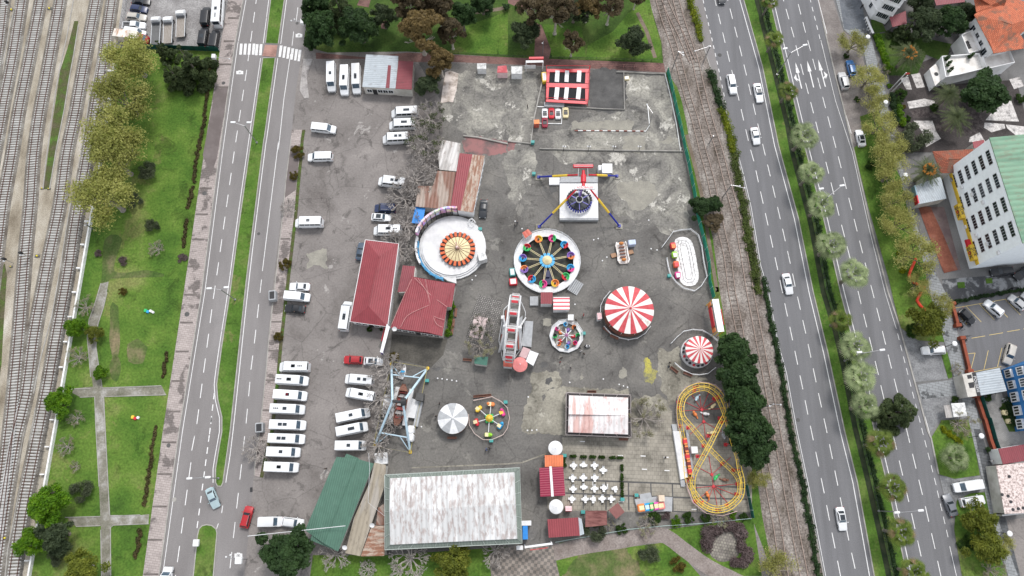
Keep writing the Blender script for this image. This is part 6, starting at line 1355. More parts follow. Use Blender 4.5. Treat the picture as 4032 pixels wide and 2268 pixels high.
bld('canopy', 'stained brown canopy left of the tilted square one', 'canopy', '23', [(738,828),(940,828),(943,965),(735,985)],2.5, M_AWN, M_RIM, open_=True); bld('canopy', 'square brown canopy turned like a diamond', 'canopy', '23', [(1045,752),(1110,840),(1030,908),(957,822)],2.6, blotchy('awn2', [(.3,(.17, .07, .065)),(.7,(.22, .10, .09))],1,4, .7), M_RIM, open_=True)
bld('container', 'bright blue container beside the big hall', 'container', '23', [(140,970),(187,970),(190,1100),(140,1102)],2.3, M_BLUET, M_BLUET, over=.02); bld('booth', 'white flat booth roof above the blue container', 'booth', '23', [(128,925),(222,922),(222,968),(128,970)],2.4, M_WHITEP, M_WALLC, over=.1)
b = bld('entrance_gate', 'white beam gate with red sign at the south entrance', 'gate', '23', [(158,1165),(420,1130),(425,1150),(160,1185)],4.2, M_WHITEP, M_WHITEP, open_=True, over=.1); MB().box((0,-.65,3.9),(3.4, .08, .55)).build('sign', M_REDP, b.r)
bld('booth', 'small white gate booth left of the south entrance', 'booth', '23', [(80,1162),(143,1160),(145,1200),(82,1202)],2.6, M_WHITEP, M_WALLC, over=.1)
bld('kiosk', 'green roofed kiosk under the yellowish leafless tree', 'kiosk', '12', [(2098,740),(2228,735),(2215,820),(2095,800)],2.4, paint('kiosk_green', (.03, .12, .085), .5), M_WALLC, over=.1)
bld('ticket_booth', 'red and white ribbed booth roof at the big wheel ring top left', 'booth', '21', [(135,885),(192,848),(232,890),(165,938)],2.6, corrugated('booth_red', (.42, .06, .04),(.48, .12, .08),0, pitch=.8), M_WHITEP, over=.05)
b = bld('ticket_booth', 'dark red square booth on the ring of the twelve armed ride', 'booth', '22', [(312,122),(425,122),(422,232),(313,232)],3.0, M_REDROOF, M_WHITEP, over=.1); MB().box((-2.6,0, .3),(1.8,2, .6)).build('landing', M_WALLG, b.r)
def stripes(name, ca, cb, w, axis='Y'):
 if name in MATS: return MATS[name]
 m, b_ = base(name, ca, .6); tc = N(m, 'ShaderNodeTexCoord'); s = N(m, 'ShaderNodeSeparateXYZ'); L(m, tc.outputs['Object'], s.inputs[0]); q_ = N(m, 'ShaderNodeMath'); q_.operation = 'MULTIPLY'; L(m, s.outputs[axis], q_.inputs[0]); q_.inputs[1].default_value = 1/(2*w)
 f = N(m, 'ShaderNodeMath'); f.operation = 'FRACT'; L(m, q_.outputs[0], f.inputs[0]); c = ramp(m, f.outputs[0],[(0, ca),(.5, cb)],'CONSTANT'); L(m, c, b_.inputs['Base Color']); MATS[name] = m; return m
M_STR = stripes('stripe_red_white', (.62, .12, .14),(.80, .78, .76), .42)
bld('snack_stand', 'red and white striped roof stand beside the dark red booth', 'stand', '22', [(432,168),(586,168),(586,288),(432,290)],2.7, M_STR, M_WHITEP, over=.08); bld('booth', 'small white box roof above the eight armed ride', 'booth', '22', [(572,335),(625,333),(623,388),(570,388)],2.0, M_WHITEP, M_WALLC, over=.05)
bld('ticket_booth', 'tiny red striped booth left of the big carousel', 'booth', '22', [(847,320),(888,316),(896,372),(855,382)],2.2, stripes('stripe_thin', (.5, .12, .14),(.75, .72, .72), .12), M_WHITEP, over=.05); bld('ticket_booth', 'small red and white checked stall between parasol and terrace', 'stall', '23', [(545,785),(606,785),(608,832),(548,832)],2.2, MATS['stripe_thin'], M_REDP, over=.05)
bld('stall', 'pink and white stall with a red and white roof in the north yard', 'stall', '10', [(2318,628),(2400,622),(2412,690),(2312,690)],2.4, blotchy('stall_red', [(.4,(.42, .09, .10)),(.6,(.55, .16, .17))],1,4), paint('pinkish', (.7, .5, .5), .7), over=.05)
bld('stall', 'grimy white square stall beside the pink one', 'stall', '20', [(32,630),(136,630),(136,700),(32,700)],2.4, blotchy('grimy_white', [(.35,(.33, .33, .32)),(.6,(.66, .66, .65))],1.2,5), M_WHITEP, over=.05); bld('stall', 'small white stall at the left of the north yard', 'stall', '10', [(2122,602),(2208,600),(2208,655),(2122,655)],2.2, MATS['grimy_white'], M_WHITEP, over=.05)
bld('stall', 'orange cube stall at the yard corner by the toy cars', 'stall', '20', [(246,1140),(298,1136),(300,1175),(250,1178)],2.0, paint('orange_paint', (.72, .22, .06), .5), paint('orange_red', (.48, .10, .07), .5), over=.04)
b = bld('yard_gate', 'white arch gate with red sign between brick path and yard', 'gate', '20', [(170,575),(335,572),(338,592),(172,596)],3.6, M_WHITEP, M_WHITEP, open_=True, over=.05); MB().box((.4, .75,3.7),(3.4, .5, .5)).build('sign', M_REDP, b.r); MB().box((-1,0,1.4),(2.6, .08,1.4)).build('gate_grille', M_WHITEP, b.r)
# gate arch of the lot (white beam with purple signs) and east gate panel
b = bld('lot_gate', 'white beam gate with purple signs at the lot side', 'gate', '12', [(1262,425),(1292,450),(1225,700),(1198,690)],4.4, M_WHITEP, M_WHITEP, open_=True, over=.05)
for t, c_ in ((.1,(.10, .05, .25)),(.9,(.10, .05, .25))):
 p = b.q[0].lerp(b.q[3], t); MB().box((p.x+.35, p.y, 3.2),(.08,1.5,2.0), ang(b.q[0], b.q[3])-math.pi/2).build('sign', paint('purple_sign', c_, .5), b.r)
MB().box((b.q[0].lerp(b.q[3], .35).x-.9, b.q[0].lerp(b.q[3], .35).y, 1.6),(.10,3.2,1.0), ang(b.q[0], b.q[3])-math.pi/2).build('red_banner', M_REDP, b.r)
b = bld('fair_entrance', 'leaning white entrance arch with red and orange sides by the railway', 'gate', '22', [(1942,190),(2002,185),(2057,495),(1998,500)],5.0, blotchy('arch_top', [(.32,(.42, .38, .35)),(.42,(.78, .77, .76))], .5,4, .6), M_YELP, open_=True, over=.1)
for t, w_ in ((.12,1.2),(.5,4.8),(.88,1.2)):
 p = b.q[0].lerp(b.q[3], t); MB().box((p.x-.25, p.y, 3.2),(.12, w_, 2.2), ang(b.q[0], b.q[3])-math.pi/2).build('sign_panel', [M_REDP, MATS['orange_paint']][w_ < 2], b.r)
p = b.q[1].lerp(b.q[2], .55); MB().box((p.x+.3, p.y, 4.3),(.10,3.4, .9), ang(b.q[0], b.q[3])-math.pi/2).build('back_sign', M_REDP, b.r)
# ---- east side
def tower(name, label, v, ground, z, wall, roofm, ext_=None): 
 P = [Vector((p.x, p.y, 0)) for p in GM(*ground)]; b = Bl(name, label, 'building', P); q = b.L(P); MB().prism(q, 0, z).build('wall', wall, b.r); b.q = q; b.z = z
 if roofm: MB().prism([p*1.03 for p in q], z+.01, z+.25).build('roof', roofm, b.r)
 return b
A = g('31', 1708,325); B = g('31', 1972,1228); d = (B-A).normalized(); nn = Vector((-d.y, d.x, 0)); nn = nn if nn.x > 0 else -nn
b = Bl('office_block', 'pale blue four storey block with long window rows and green roof', 'building', [A, B, B+nn*16, A+nn*16]); H_ = 17.0
M_PBLUE = paint('pale_blue_render', (.84, .88, .90), .8, dirt=.05); q = b.L([A, B, B+nn*16, A+nn*16]); MB().prism(q, 0, H_).build('wall', M_PBLUE, b.r); b.q = q; b.z = H_
wins(b, 0,4, w=3.1, h=1.15, z0=2.9, rows=6, dz=2.4, margin=.9, panes=5); MB().prism([p*1.01 for p in q], H_+.01, H_+.2).build('roof', corrugated('pale_green_roof', (.13, .25, .165),(.15, .27, .18), .3, pitch=1.2), b.r)
for i in range(9):
 r_ = i % 4; k = (i*5) % 8; p = q[0].lerp(q[1],(k+1)/8.1); s_ = -1 if (q[0]-q[3]).y < 0 else 1; MB().bbox((p.x, p.y+s_*.25,3.0+r_*2.4),(.8, .4, .6),0, .05).build('air_conditioner', M_WHITEP, b.r)
s_ = -1 if q[0].y < q[3].y else 1
MB().box(((q[0].x+q[1].x)/2, q[0].y+s_*.12,3.1),(abs(q[1].x-q[0].x), .2, .9)).build('sign_band', M_YELP, b.r)
for t in (.46, .88):
 x = q[0].x+(q[1].x-q[0].x)*t; MB().box((x, q[0].y+s_*.55,3.0),(3.4, .9,1.5)).build('sign_box', M_YELP, b.r)
 M1 = Matrix.Translation((x, q[0].y+s_*1.02,3.0)) @ Matrix.Rotation(math.pi if s_ > 0 else 0,4,'Z') @ Matrix.Rotation(math.pi/2,4,'X')
 text('ŞOK', 1.25, paint('sign_ink', (.03, .03, .05), .5), b.r, M1,'lettering', .03)
 M2 = Matrix.Translation((x, q[0].y+s_*.55,3.765)) @ Matrix.Rotation(math.pi if s_ > 0 else 0,4,'Z'); text('ŞOK', 1.0, MATS['sign_ink'], b.r, M2,'lettering', .01)
 MB().lathe([(.34,0),(.34, .05),(.18, .05),(.18,0)],12).xf(Matrix.Translation((x, q[0].y+s_*1.06,3.0)) @ Matrix.Rotation(math.pi/2,4,'X')).build('sign_ring', M_REDP, b.r)
MB().box((q[0].x+(q[1].x-q[0].x)*.78, q[0].y+s_*.6,2.9),(1.6,1.0, .6)).build('red_porch', M_REDP, b.r)
r = thing('flag', 'Turkish flag hanging from a window of the pale blue block', 'flag', g('31', 2195,745,9)); MB().box((0,0,0),(1.4, .05, .95), .4).build('cloth', M_REDP, r); MB().lathe([(.22,-.02),(.22, .06),(.14, .06),(.14,-.02)],10).xf(Matrix.Rotation(.4,4,'Z') @ Matrix.Rotation(math.pi/2,4,'X')).build('crescent', M_WHITEP, r)
b = bld('shop', 'small shop with streaked grey roof and red and blue front sign', 'shop', '31', [(1440,440),(1700,350),(1755,560),(1480,615)],3.2, M_GREYROOF, M_WALLC, over=.1); q = b.q
for t0, t1, m__ in ((.0, .55, paint('sign_bluegrey', (.20, .30, .36), .5)),(.55,1, M_REDP)): a_, c_ = q[3].lerp(q[0],1-t0), q[3].lerp(q[0],1-t1); MB().box(((a_.x+c_.x)/2-.1,(a_.y+c_.y)/2,3.1),(.25,(a_-c_).length*.95,1.4), ang(a_, c_)-math.pi/2).build('sign_panel', m__, b.r)
bld('tiled_house', 'low house with worn terracotta tiles behind the shop', 'house', '31', [(1622,110),(2010,88),(1990,310),(1700,318)],4.0, M_TILEO, M_WALLC, [(1770,190),(1900,180)],5.0); bld('shed', 'small bright red roof corner at the top of the pale blue block', 'shed', '31', [(2005,20),(2110,0),(2130,70),(2015,80)],4.0, M_REDROOF, M_WALLC)
b = bld('villa', 'large villa with orange terracotta hip roofs', 'villa', 'TR', [(1385,150),(1640,-60),(2200,100),(1590,540)],7.5, M_TILE, M_WALLW, [(1665,215),(1770,250)],9.5, over=.9)
q = b.L(G('TR', [(1385,-80),(1700,-80),(1680,110),(1420,110)],8.0)); roofmesh(q, 7.6, q[0].lerp(q[3], .5)+Vector((0,0,1.2)), q[1].lerp(q[2], .5)+Vector((0,0,1.2))).build('roof_wing', M_TILE, b.r)
q = b.L(G('TR', [(1590,540),(1540,405),(1780,230),(1894,400),(1894,490)],7.9)); MB().prism(q, 7.62,7.8).build('roof_wing', M_TILE, b.r)
wins(b, 3,4, w=1.2, h=1.8, z0=3.6); wins(b, 2,4, w=1.2, h=1.8, z0=3.6)
M_TERR = blotchy('terrace_white', [(.3,(.52, .49, .45)),(.6,(.74, .72, .69))], .5,7, .8)
for nm, lab, pl_, z in (('terrace', 'wide white terrace of the villa with dark potted cypresses', [(1040,590),(1420,560),(1470,680),(1510,700),(1230,770),(1080,800)],3.6),('terrace', 'second white terrace tucked below the orange roofs', [(1450,590),(1730,530),(1780,650),(1500,715)],4.2),('terrace', 'grey white arcade building left of the orange roofs', [(1240,370),(1350,320),(1440,520),(1320,560)],3.8)):
 b = bld(nm, lab, 'terrace', 'TR', pl_, z, M_TERR, M_WALLW, over=.05); m_ = MB(); qq = [Vector((p.x, p.y, 0)) for p in b.q]; wallstrip(m_, qq+[qq[0]], .22, z+.002, z+.7); m_.build('parapet', M_WALLW, b.r)
 if z == 3.6:
  for x, y in ((1090,615),(1105,670),(1120,735),(1330,590)): p = b.l(g('TR', x, y, 3.7)); o = bpy.data.objects.new('cypress', mesh_quads('cypress', leafcloud([(p.x, p.y, 4.1, .5),(p.x, p.y, 4.9, .45),(p.x, p.y, 5.5, .3)],220, .16, seed=x), MATS['leaf_dark'])); C.objects.link(o); o.parent = b.r
 if z == 3.8:
  for k in range(3): p = b.q[2].lerp(b.q[3], .5)*.1+b.q[0].lerp(b.q[3], .22+.28*k)*.5; MB().bbox((p.x, p.y, z+.012),(1.6, .7, .02),0, .3).build('arch_opening', M_BLKP, b.r)
b = bld('pavilion', 'white end pavilion of the villa with a black emblem', 'pavilion', 'TR', [(930,700),(995,650),(1075,790),(990,875)],2.6, M_TERR, M_WALLW, over=.05); MB().lathe([(.5,0),(.5, .05),(0, .05)],14).build('emblem', M_BLKP, b.r, loc=b.l(g('TR', 1000,755,2.6))+Vector((0,0,2.6-.0))*0+Vector((0,0, .0)))
G0 = GM('TR', (325,188),(500,300), z=0); p0 = g('TR', 322,190); p1 = g('TR', 545,265); p2 = g('TR', 215,-20)
b = tower('white_house', 'ornate white house cut by the top edge with small paned windows', 'TR', ['TR', (325,190),(480,250),(760,-160),(150,-160)],9, M_WALLW, None); wins(b, 0,3, w=.9, h=1.5, z0=1.6, rows=3, dz=2.9, panes=2); wins(b, 3,3, w=.9, h=1.5, z0=1.6, rows=3, dz=2.9)
for z in (3.2,6.2,8.95): m_ = MB(); qq = [Vector((p.x, p.y, 0)) for p in b.q]; wallstrip(m_, qq+[qq[0]], .4, z, z+.22); m_.build('cornice', M_WALLW, b.r)
bld('canopy', 'dark red canopy on the side of the ornate white house', 'canopy', 'TR', [(525,175),(690,110),(700,240),(555,275)],3.2, M_DARKRED, M_IRON, open_=True); bld('canopy', 'dark red flat roof behind the trees at the top edge', 'canopy', 'TR', [(970,-40),(1290,-40),(1290,20),(1000,55)],4.0, M_DARKRED, M_WALLC)
o = g('TR', 265,200); r = thing('balustrade', 'ornate white balustrade beside the wet blue grey paving', 'balustrade', o); a_ = [p-o for p in G('TR', [(265,200),(300,290),(335,365)])]; m_ = MB(); wallstrip(m_, a_, .5,1.0,1.15); m_.build('rail', M_WALLW, r)
for p, an in along(a_, .8): MB().lathe([(.16,0),(.1, .3),(.18, .6),(.1, .98)],8,(p.x, p.y, 0)).build('baluster', M_WALLW, r)
mb = MB(); mb.sheet(G('TR', [(0,-60),(215,-60),(270,190),(300,290),(120,310),(60,300)]), .119); struct('wet_paving', mb, paving('wet_blue', ((.145, .155, .17),(.115, .125, .14)), .9, .45, .015, R(14),(.07, .075, .08)))
# police club gate, blue building, pebble roof
b = bld('gatehouse', 'beige gatehouse with black sign reading POLISEVI', 'gatehouse', 'B1', [(215,905),(318,880),(385,1105),(268,1120)],3.4, M_WALLC, M_WALLC, over=.05)
q = b.L(G('B1', [(312,885),(338,885),(388,1108),(362,1108)],3.6)); MB().prism(q, 3.43,3.55).build('sign_board', M_BLKP, b.r)
a_ = ang(q[0], q[3]); cc = (q[0]+q[1]+q[2]+q[3])/4; text('POLISEVI', .85, M_WHITEP, b.r, Matrix.Translation((cc.x, cc.y, 3.57)) @ Matrix.Rotation(a_, 4,'Z'),'lettering', .01)
for pl_ in ([(258,912),(300,905),(308,940),(268,948)],[(270,985),(325,975),(330,1030),(285,1035)]): q = b.L(G('B1', pl_, 3.4)); MB().prism(q, 3.403,3.42).build('roof_opening', M_BLKP, b.r)
bld('canopy', 'grey corrugated canopy joining gatehouse and blue building', 'canopy', 'B1', [(345,888),(570,843),(640,1060),(392,1105)],3.1, M_GREYROOF, M_RIM, open_=True, swap=True)
b = tower('blue_building', 'blue building with white window bays on the right edge', 'B1', ['B1', (585,860),(640,1070),(720,1449),(1100,1300),(1000,700)],8.5, paint('blue_render', (.03, .17, .42), .7), M_PBLUE)
b.q = b.q; 
for e, n in ((0,2),(1,3)):
 A_, B_ = b.q[e], b.q[e+1]; d = (B_-A_).normalized(); nr = Vector((d.y, -d.x, 0)); nr = nr if nr.dot((A_+B_)/2) > 0 else -nr
 for z in (1.2,4.8):
  for k in range(n):
   p = A_.lerp(B_, (k+.5)/n)+nr*.25; ln_ = (B_-A_).length/n*.72; o = MB().box((p.x, p.y, z+1.1),(ln_, .5,1.9), math.atan2(d.y, d.x)).build('window_bay', M_WINF, b.r); m_ = MB()
   for j in range(3): s_ = p+d*((j-1)*ln_*.3)+nr*.27; m_.box((s_.x, s_.y, z+1.2),(ln_*.2, .06,1.3), math.atan2(d.y, d.x))
   m_.build('pane', M_GLASS, o)
bld('annex', 'dark red roof with white gable edge beside the pebble roof', 'building', 'B2', [(540,275),(790,232),(790,385),(585,418)],3.4, M_DARKRED, M_WALLW, over=.1); b = bld('annex', 'flat roof covered with pink white pebbles and dark drains', 'building', 'B2', [(520,430),(830,395),(830,865),(600,875)],3.6, blotchy('pebble_roof', [(.38,(.25, .20, .185)),(.5,(.52, .43, .40)),(.6,(.62, .55, .52))],2.2,4, .95), M_WALLC, over=.1)
for x, y in ((640,530),(575,697),(655,763),(675,835),(724,827),(770,820),(630,710)): MB().tube((0,0,0),(0,0, .12), .3,10).build('drain', M_BLKP, b.r, loc=b.l(g('B2', x, y, 3.6))+Vector((0,0,0)))
b = bld('bus_shelter', 'white flat roofed bus shelter on the grey gravel', 'bus shelter', '32', [(1800,1180),(1928,1172),(1952,1300),(1825,1310)],2.6, MATS['grimy_white'], M_RIM, open_=True); q = b.L(G('32', [(1730,1198),(1800,1192),(1825,1312),(1752,1318)],2.2)); MB().prism(q, 2.1,2.2).build('side_roof', M_TIN, b.r)
bld('wall_post', 'white beam at the corner of the pebble roof', 'beam', 'B2', [(575,882),(778,860),(780,874),(580,896)],2.5, M_WHITEP, M_WALLC, over=.02)
# ------------------------------------------------------------ rides
M_STEELW = paint('steel_white', (.70, .71, .72), .4); M_DECK = paint('deck_grey', (.36, .37, .38), .7); M_NAVY = paint('navy_machine', (.015, .02, .07), .5); M_CREAM = paint('cream', (.68, .58, .34), .6); M_PINK = paint('pink', (.68, .05, .25), .4); M_GRN = paint('bright_green', (.04, .45, .12), .4); M_CYAN = paint('cyan', (.03, .33, .62), .4); M_ORG = MATS['orange_paint']; M_PURP = paint('purple', (.22, .12, .42), .4); M_LBLUE = paint('light_blue', (.46, .60, .68), .5); M_BRN = blotchy('ship_wood', [(.3,(.10, .045, .03)),(.6,(.21, .10, .07))],2.5,5, .6, stretch=(1,4,1)); M_LIME = paint('lime', (.30, .62, .04), .4); M_PCLR = paint('seat_black', (.03, .03, .035), .5)
def sph(p, q): return (p.x-q.x)**2
def pend():
 b = Bl('pendulum_ride', 'pendulum ride with splayed blue, yellow and red legs over a white platform', 'ride', G('PD', [(340,365),(1830,350),(1875,1300),(355,1315)]), rz=0); r = b.r; l = lambda x, y, z=0: b.l(g('PD', x, y, z))
 q = [l(*p, 1.0) for p in ((745,440),(1465,440),(1478,1150),(742,1150))]; MB().prism(q, 0,1.0).build('platform', M_WHITEP, r); q2 = [l(*p, 1.3) for p in ((760,365),(1470,365),(1468,470),(750,470))]; MB().prism(q2,0,1.3).build('rear_deck', M_DECK, r)
 q = [l(*p, .9) for p in ((745,1151),(1478,1151),(1478,1190),(742,1190))]; MB().prism(q, 0, .98).build('front_skirt', M_WALLG, r); MB().prism([l(*p, .8) for p in ((545,370),(745,370),(745,505),(545,505))], .0, .5).build('steps', M_WHITEP, r)
 for sgn, bx, by, ty, tx in ((1,345,370,330,1090),(1,1830,352,330,1300),(1,355,1315,610,1060),(1,1875,1300,610,1330)):
  a = l(bx, by, .3); c = l(tx, ty, 10.3)
  MB().bbox((a.x, a.y, .1),(1.6,1.5, .25),0, .1).build('foot_slab', M_CONC2, r); MB().bbox((a.x, a.y, .35),(.7, .7, .3),0, .1).build('foot_plate', M_BLUEP, r)
  p1, p2 = a.lerp(c, .38), a.lerp(c, .75)
  for s, e, m_, rr in ((a, p1, M_BLUEP, .20),(p1, p2, M_YELP, .26),(p2, c, M_REDP, .18)): MB().tube(s, e, rr, 10).build('leg', m_, r, smooth=40)
 f, k = l(1195,600,10.5), l(1195,250,10.5); MB().tube(f, k, .33,14).build('axle', M_REDP, r, smooth=40); md = f.lerp(k, .35); MB().tube(md, f.lerp(k, .75), .58,14).build('motor_drum', M_REDP, r, smooth=40)
 w = l(1190,160,11.2); MB().bbox((w.x, w.y, w.z),(4.3, .85, .4),0, .3).build('tail_beam', M_REDP, r); m_ = MB()
 for dx in (-1.05,1.05): m_.tube((w.x+dx*.9, w.y, w.z),(w.x+dx, w.y-2.0, w.z-1), .06,5)
 for dy in (-.25, .25): m_.tube((w.x-2, w.y+dy, w.z+.25),(w.x+2, w.y+dy, w.z+.25), .04,4)
 m_.build('tail_frame', M_STEELW, r)
 s = l(1220,575,11.4); MB().bbox((s.x, s.y, s.z),(4.4, .75, .3),0, .3).build('sign', M_WHITEP, r); text('ACROBALIM', .62, M_REDP, r, Matrix.Translation((s.x, s.y, s.z+.17)))
 h = l(1125,745,3.0); c = l(1115,810,2.2); R_ = 236*mpp('PD', 1115,800,2.2)
 MB().tube((md.x, md.y, 10.3),(h.x, h.y, 3.3), .22,10).build('pendulum_arm', M_PURP, r, smooth=40); MB().lathe([(.72,0),(.68, .5),(.5, .9),(0,1.2)],18,(c.x, c.y, 2.1)).build('hub', M_BLKP, r, smooth=40)
 for z in (.15, .38, .6): MB().path([(c.x+.71*math.cos(t), c.y+.71*math.sin(t),2.2+z) for t in np.linspace(0,6.28,20)[:-1]], .07,4, True).build('hub_stripe', M_WHITEP, r)
 MB().lathe([(0,1.02),(R_*.80,1.02),(R_*.80,1.06),(0,1.06)],40,(c.x, c.y, 0)).build('floor_disc', paint('dark_disc', (.06, .07, .085), .6), r)
 MB().path([(c.x+R_*.88*math.cos(t), c.y+R_*.88*math.sin(t),2.2) for t in np.linspace(0,6.283,41)[:-1]], .12,6, True).build('gondola_ring', M_PCLR, r)
 for i in range(6): t = i*math.pi/3+.52; MB().box((c.x+R_*.48*math.cos(t), c.y+R_*.48*math.sin(t),2.2),(R_*.8, .2, .2), t).build('spoke', paint('violet_blue', (.16, .15, .45), .5), r)
 for i in range(30):
  t = i*math.pi/15; x, y = c.x+R_*.97*math.cos(t), c.y+R_*.97*math.sin(t); s = MB().bbox((x, y, 2.0),(.42, .34, .8), t, .08).build('seat', M_PCLR if y > c.y-R_*.2 else M_BLUEP, r); MB().box((x-.32*math.cos(t), y-.32*math.sin(t),2.5),(.08, .28, .7), t).build('harness', M_PCLR, s)
 p = [l(*q_, 2.6) for q_ in ((1552,115),(1742,118),(1745,292),(1552,292))]; MB().prism(p, 2.4,2.6).build('control_roof', M_WHITEP, r); MB().prism([v.lerp(sum(p, Vector())/4, .1) for v in p],0,2.4).build('control_cabin', M_WALLG, r); MB().bbox(l(1515,225,1),(1.1,1.3,1.8),0, .1).build('cabinet', M_WHITEP, r)
pend()
def disc():
 c = g('11', 1890,1030); r = thing('round_platform_ride', 'round white platform ride with orange and black seat ring and a painted back wall', 'ride', c); k = mpp('11', 1890,1030)
 MB().lathe([(k*318,0),(k*318, .55),(k*300, .56),(k*300, .9),(k*285, .91),(k*285,1.2),(0,1.25)],24,(0,0,0)).build('platform', blotchy('worn_white', [(.3,(.50, .50, .50)),(.6,(.64, .64, .64))], .5,8, .6), r, smooth=30)
 d = g('11', 1937,1045,1.5)-c; R_ = 165*k; MB().lathe([(R_, 1.3),(R_, 1.7),(R_*.74,1.9),(R_*.74,1.4)],40,(d.x, d.y, 0)).build('seat_ring', M_PCLR, r)
 for i in range(22): t = i*2*math.pi/22; MB().box((d.x+R_*.88*math.cos(t), d.y+R_*.88*math.sin(t),1.95),(R_*.27, R_*.14, .34), t).build('seat', paint('seat_orange', (.55, .10, .02), .5), r)
 MB().lathe([(R_*.74,1.9),(R_*.4,2.3),(0,2.8)],18,(d.x, d.y, 0)).build('centre_cone', M_CREAM, r); m_ = MB()
 for i in range(18): t = i*2*math.pi/18; m_.tube((d.x+R_*.74*math.cos(t), d.y+R_*.74*math.sin(t),1.93),(d.x, d.y, 2.83), .045,4)
 m_.build('cone_ribs', M_BRN, r); MB().ball((d.x, d.y, 3.1), .4,8).tube((d.x, d.y, 2.6),(d.x+.9, d.y-.4,3.4), .12,5).tube((d.x, d.y, 3),(d.x-.3, d.y+1,3.6), .1,5).build('figure', blotchy('figure_paint', [(.4,(.4, .15, .1)),(.6,(.6, .55, .5))],5,2), r)
 m, bs = base('mural', (.5, .3, .4), .6); tc = N(m, 'ShaderNodeTexCoord'); vo = N(m, 'ShaderNodeTexVoronoi'); vo.inputs['Scale'].default_value = 1.1; L(m, tc.outputs['Object'], vo.inputs[0]); hv = N(m, 'ShaderNodeHueSaturation'); hv.inputs['Saturation'].default_value = .8; hv.inputs['Value'].default_value = .75; L(m, vo.outputs['Color'], hv.inputs['Color']); L(m, mix(m, .42, hv.outputs[0],(.75, .45, .62)), bs.inputs['Base Color'])
 for i in range(14):
  t0 = math.radians(82+i*9.2); t1 = t0+math.radians(8.8); R0 = k*332; z1 = 4.4 if i < 9 else 1.9; z0 = 2.2 if i < 9 else .5
  P = [Vector((R0*math.cos(t)*f, R0*math.sin(t)*f, 0)) for t, f in ((t0,1),(t1,1),(t1,1.06),(t0,1.06))]; MB().prism(P, z0, z1).build('wall_panel', m if i < 9 else M_WHITEP, r)
  MB().tube(P[0],(P[0].x, P[0].y, z1), .09,6).build('wall_post', M_IRON, r)
 for i in range(7): t = math.radians(178+i*12); x, y = k*318*math.cos(t), k*318*math.sin(t); MB().box((x*1.03, y*1.03, .8),(.5,2.2, .14), t, rx=.7).box((x*1.03, y*1.03, .8),(.5,2.2, .14), t, rx=-.7).build('side_brace', paint('brace_blue', (.10, .33, .55), .6), r)
 e = g('11', 2170,1110,2.4)-c; MB().bbox((e.x, e.y, 1.3),(1.8,1.8,2.4), .3, .1).build('ticket_cabin', MATS['grimy_white'], r)
 s = g('11', 2070,790,1.5)-c; m_ = MB(); m_.path([(s.x+.9*math.cos(t)*(1-t/22), s.y+.9*math.sin(t)*(1-t/22),1+t*.18) for t in np.linspace(0,14,40)], .07,5); m_.build('spiral', M_WHITEP, r)
 m_ = MB(); q = [p-c for p in G('11', [(1770,1290),(1840,1340),(1925,1365),(1920,1300),(1780,1270)], .8)]; m_.prism(q, 0, .8).build('entry_deck', MATS['worn_white'], r)
disc()
def arms_ride(v, cx, cy, rout, rin, sides, narm, rcar, label, cols, a0, hub, ringz, floor, cone, armw, spokes=2, carr=1.05):
 c = g(v, cx, cy); k = mpp(v, cx, cy); r = thing('arm_ride', label, 'ride', c); z = ringz
 MB().lathe([(rin*k, z-.12),(rout*k, z-.12),(rout*k, z),(rin*k, z),(rin*k, z-.12)], sides, (0,0,0), a0=math.pi/sides).build('platform_ring', blotchy('ring_white', [(.35,(.52, .52, .52)),(.6,(.66, .66, .66))], .8,6, .5), r)
 MB().lathe([(rout*k*.985,0),(rout*k*.985, z-.13)], sides, a0=math.pi/sides).build('ring_skirt', M_WALLG, r); MB().lathe([(0, .03),(rin*k, .03)],32).build('pit_floor', floor, r)
 pr = [(rout*k*math.cos(t), rout*k*math.sin(t)) for t in [math.pi/sides+2*math.pi*i/sides for i in range(sides)]]; m_ = MB()
 for zz in (z+.5, z+.95): m_.path([(x, y, zz) for x, y in pr], .035,4, True)
 for x, y in pr: m_.tube((x, y, z),(x, y, z+.97), .04,4)
 m_.build('railing', M_STEELW, r)
 MB().lathe([(hub*.75,0),(hub*.75,1.5),(hub*.5,1.6)],12).build('hub_base', M_LBLUE, r); MB().lathe([(hub, 1.6),(hub*.85,1.9),(hub*.3,2.4),(0,2.6)],16).build('hub_cap', cone, r)
 for i in range(narm):
  t = math.radians(cols[i][1]) if len(cols[i]) > 1 else a0+2*math.pi*i/narm; R_ = rcar*k; ca, sa = math.cos(t), math.sin(t); a = MB()
  for o in ((-.16, .16) if spokes == 2 else (0,)): a.tube((ca*hub*.6-sa*o, sa*hub*.6+ca*o, 1.5),(ca*(R_-.9)-sa*o*.7, sa*(R_-.9)+ca*o*.7,1.1+.0*o), armw, 6)
  a.build('arm', M_CREAM if spokes == 2 else M_STEELW, r)
  if spokes == 2: MB().box((ca*hub*1.25, sa*hub*1.25,1.5),(.6, .6, .2), t).build('arm_joint', M_CYAN, r)
  m1, m2 = cols[i][0]; s_ = carr; n = 10; sh = MB(); sh.lathe([(.35*s_, 0),(1.0*s_, .35),(1.12*s_, .95),(.95*s_, 1.0),(.6*s_, .5),(0, .45)], n, (ca*R_, sa*R_, .45), sel=lambda q_: 0 if (q_-int((t/6.283)*n)) % n < n*.6 else 1)
  cr = sh.build('car', [m1, m2], r, smooth=30); MB().bbox((ca*R_, sa*R_, 1.2),(.6*s_, .5*s_, .4), t+1.57, .1).build('seat', M_PCLR, cr)
 return r, k, c
OG, GG, PK, BB, PP, YY = (M_ORG, M_YELP),(M_GRN, M_REDP),(M_PINK, M_GRN),(M_CYAN, M_PINK),(M_PURP, M_ORG),(M_LBLUE, M_PURP)
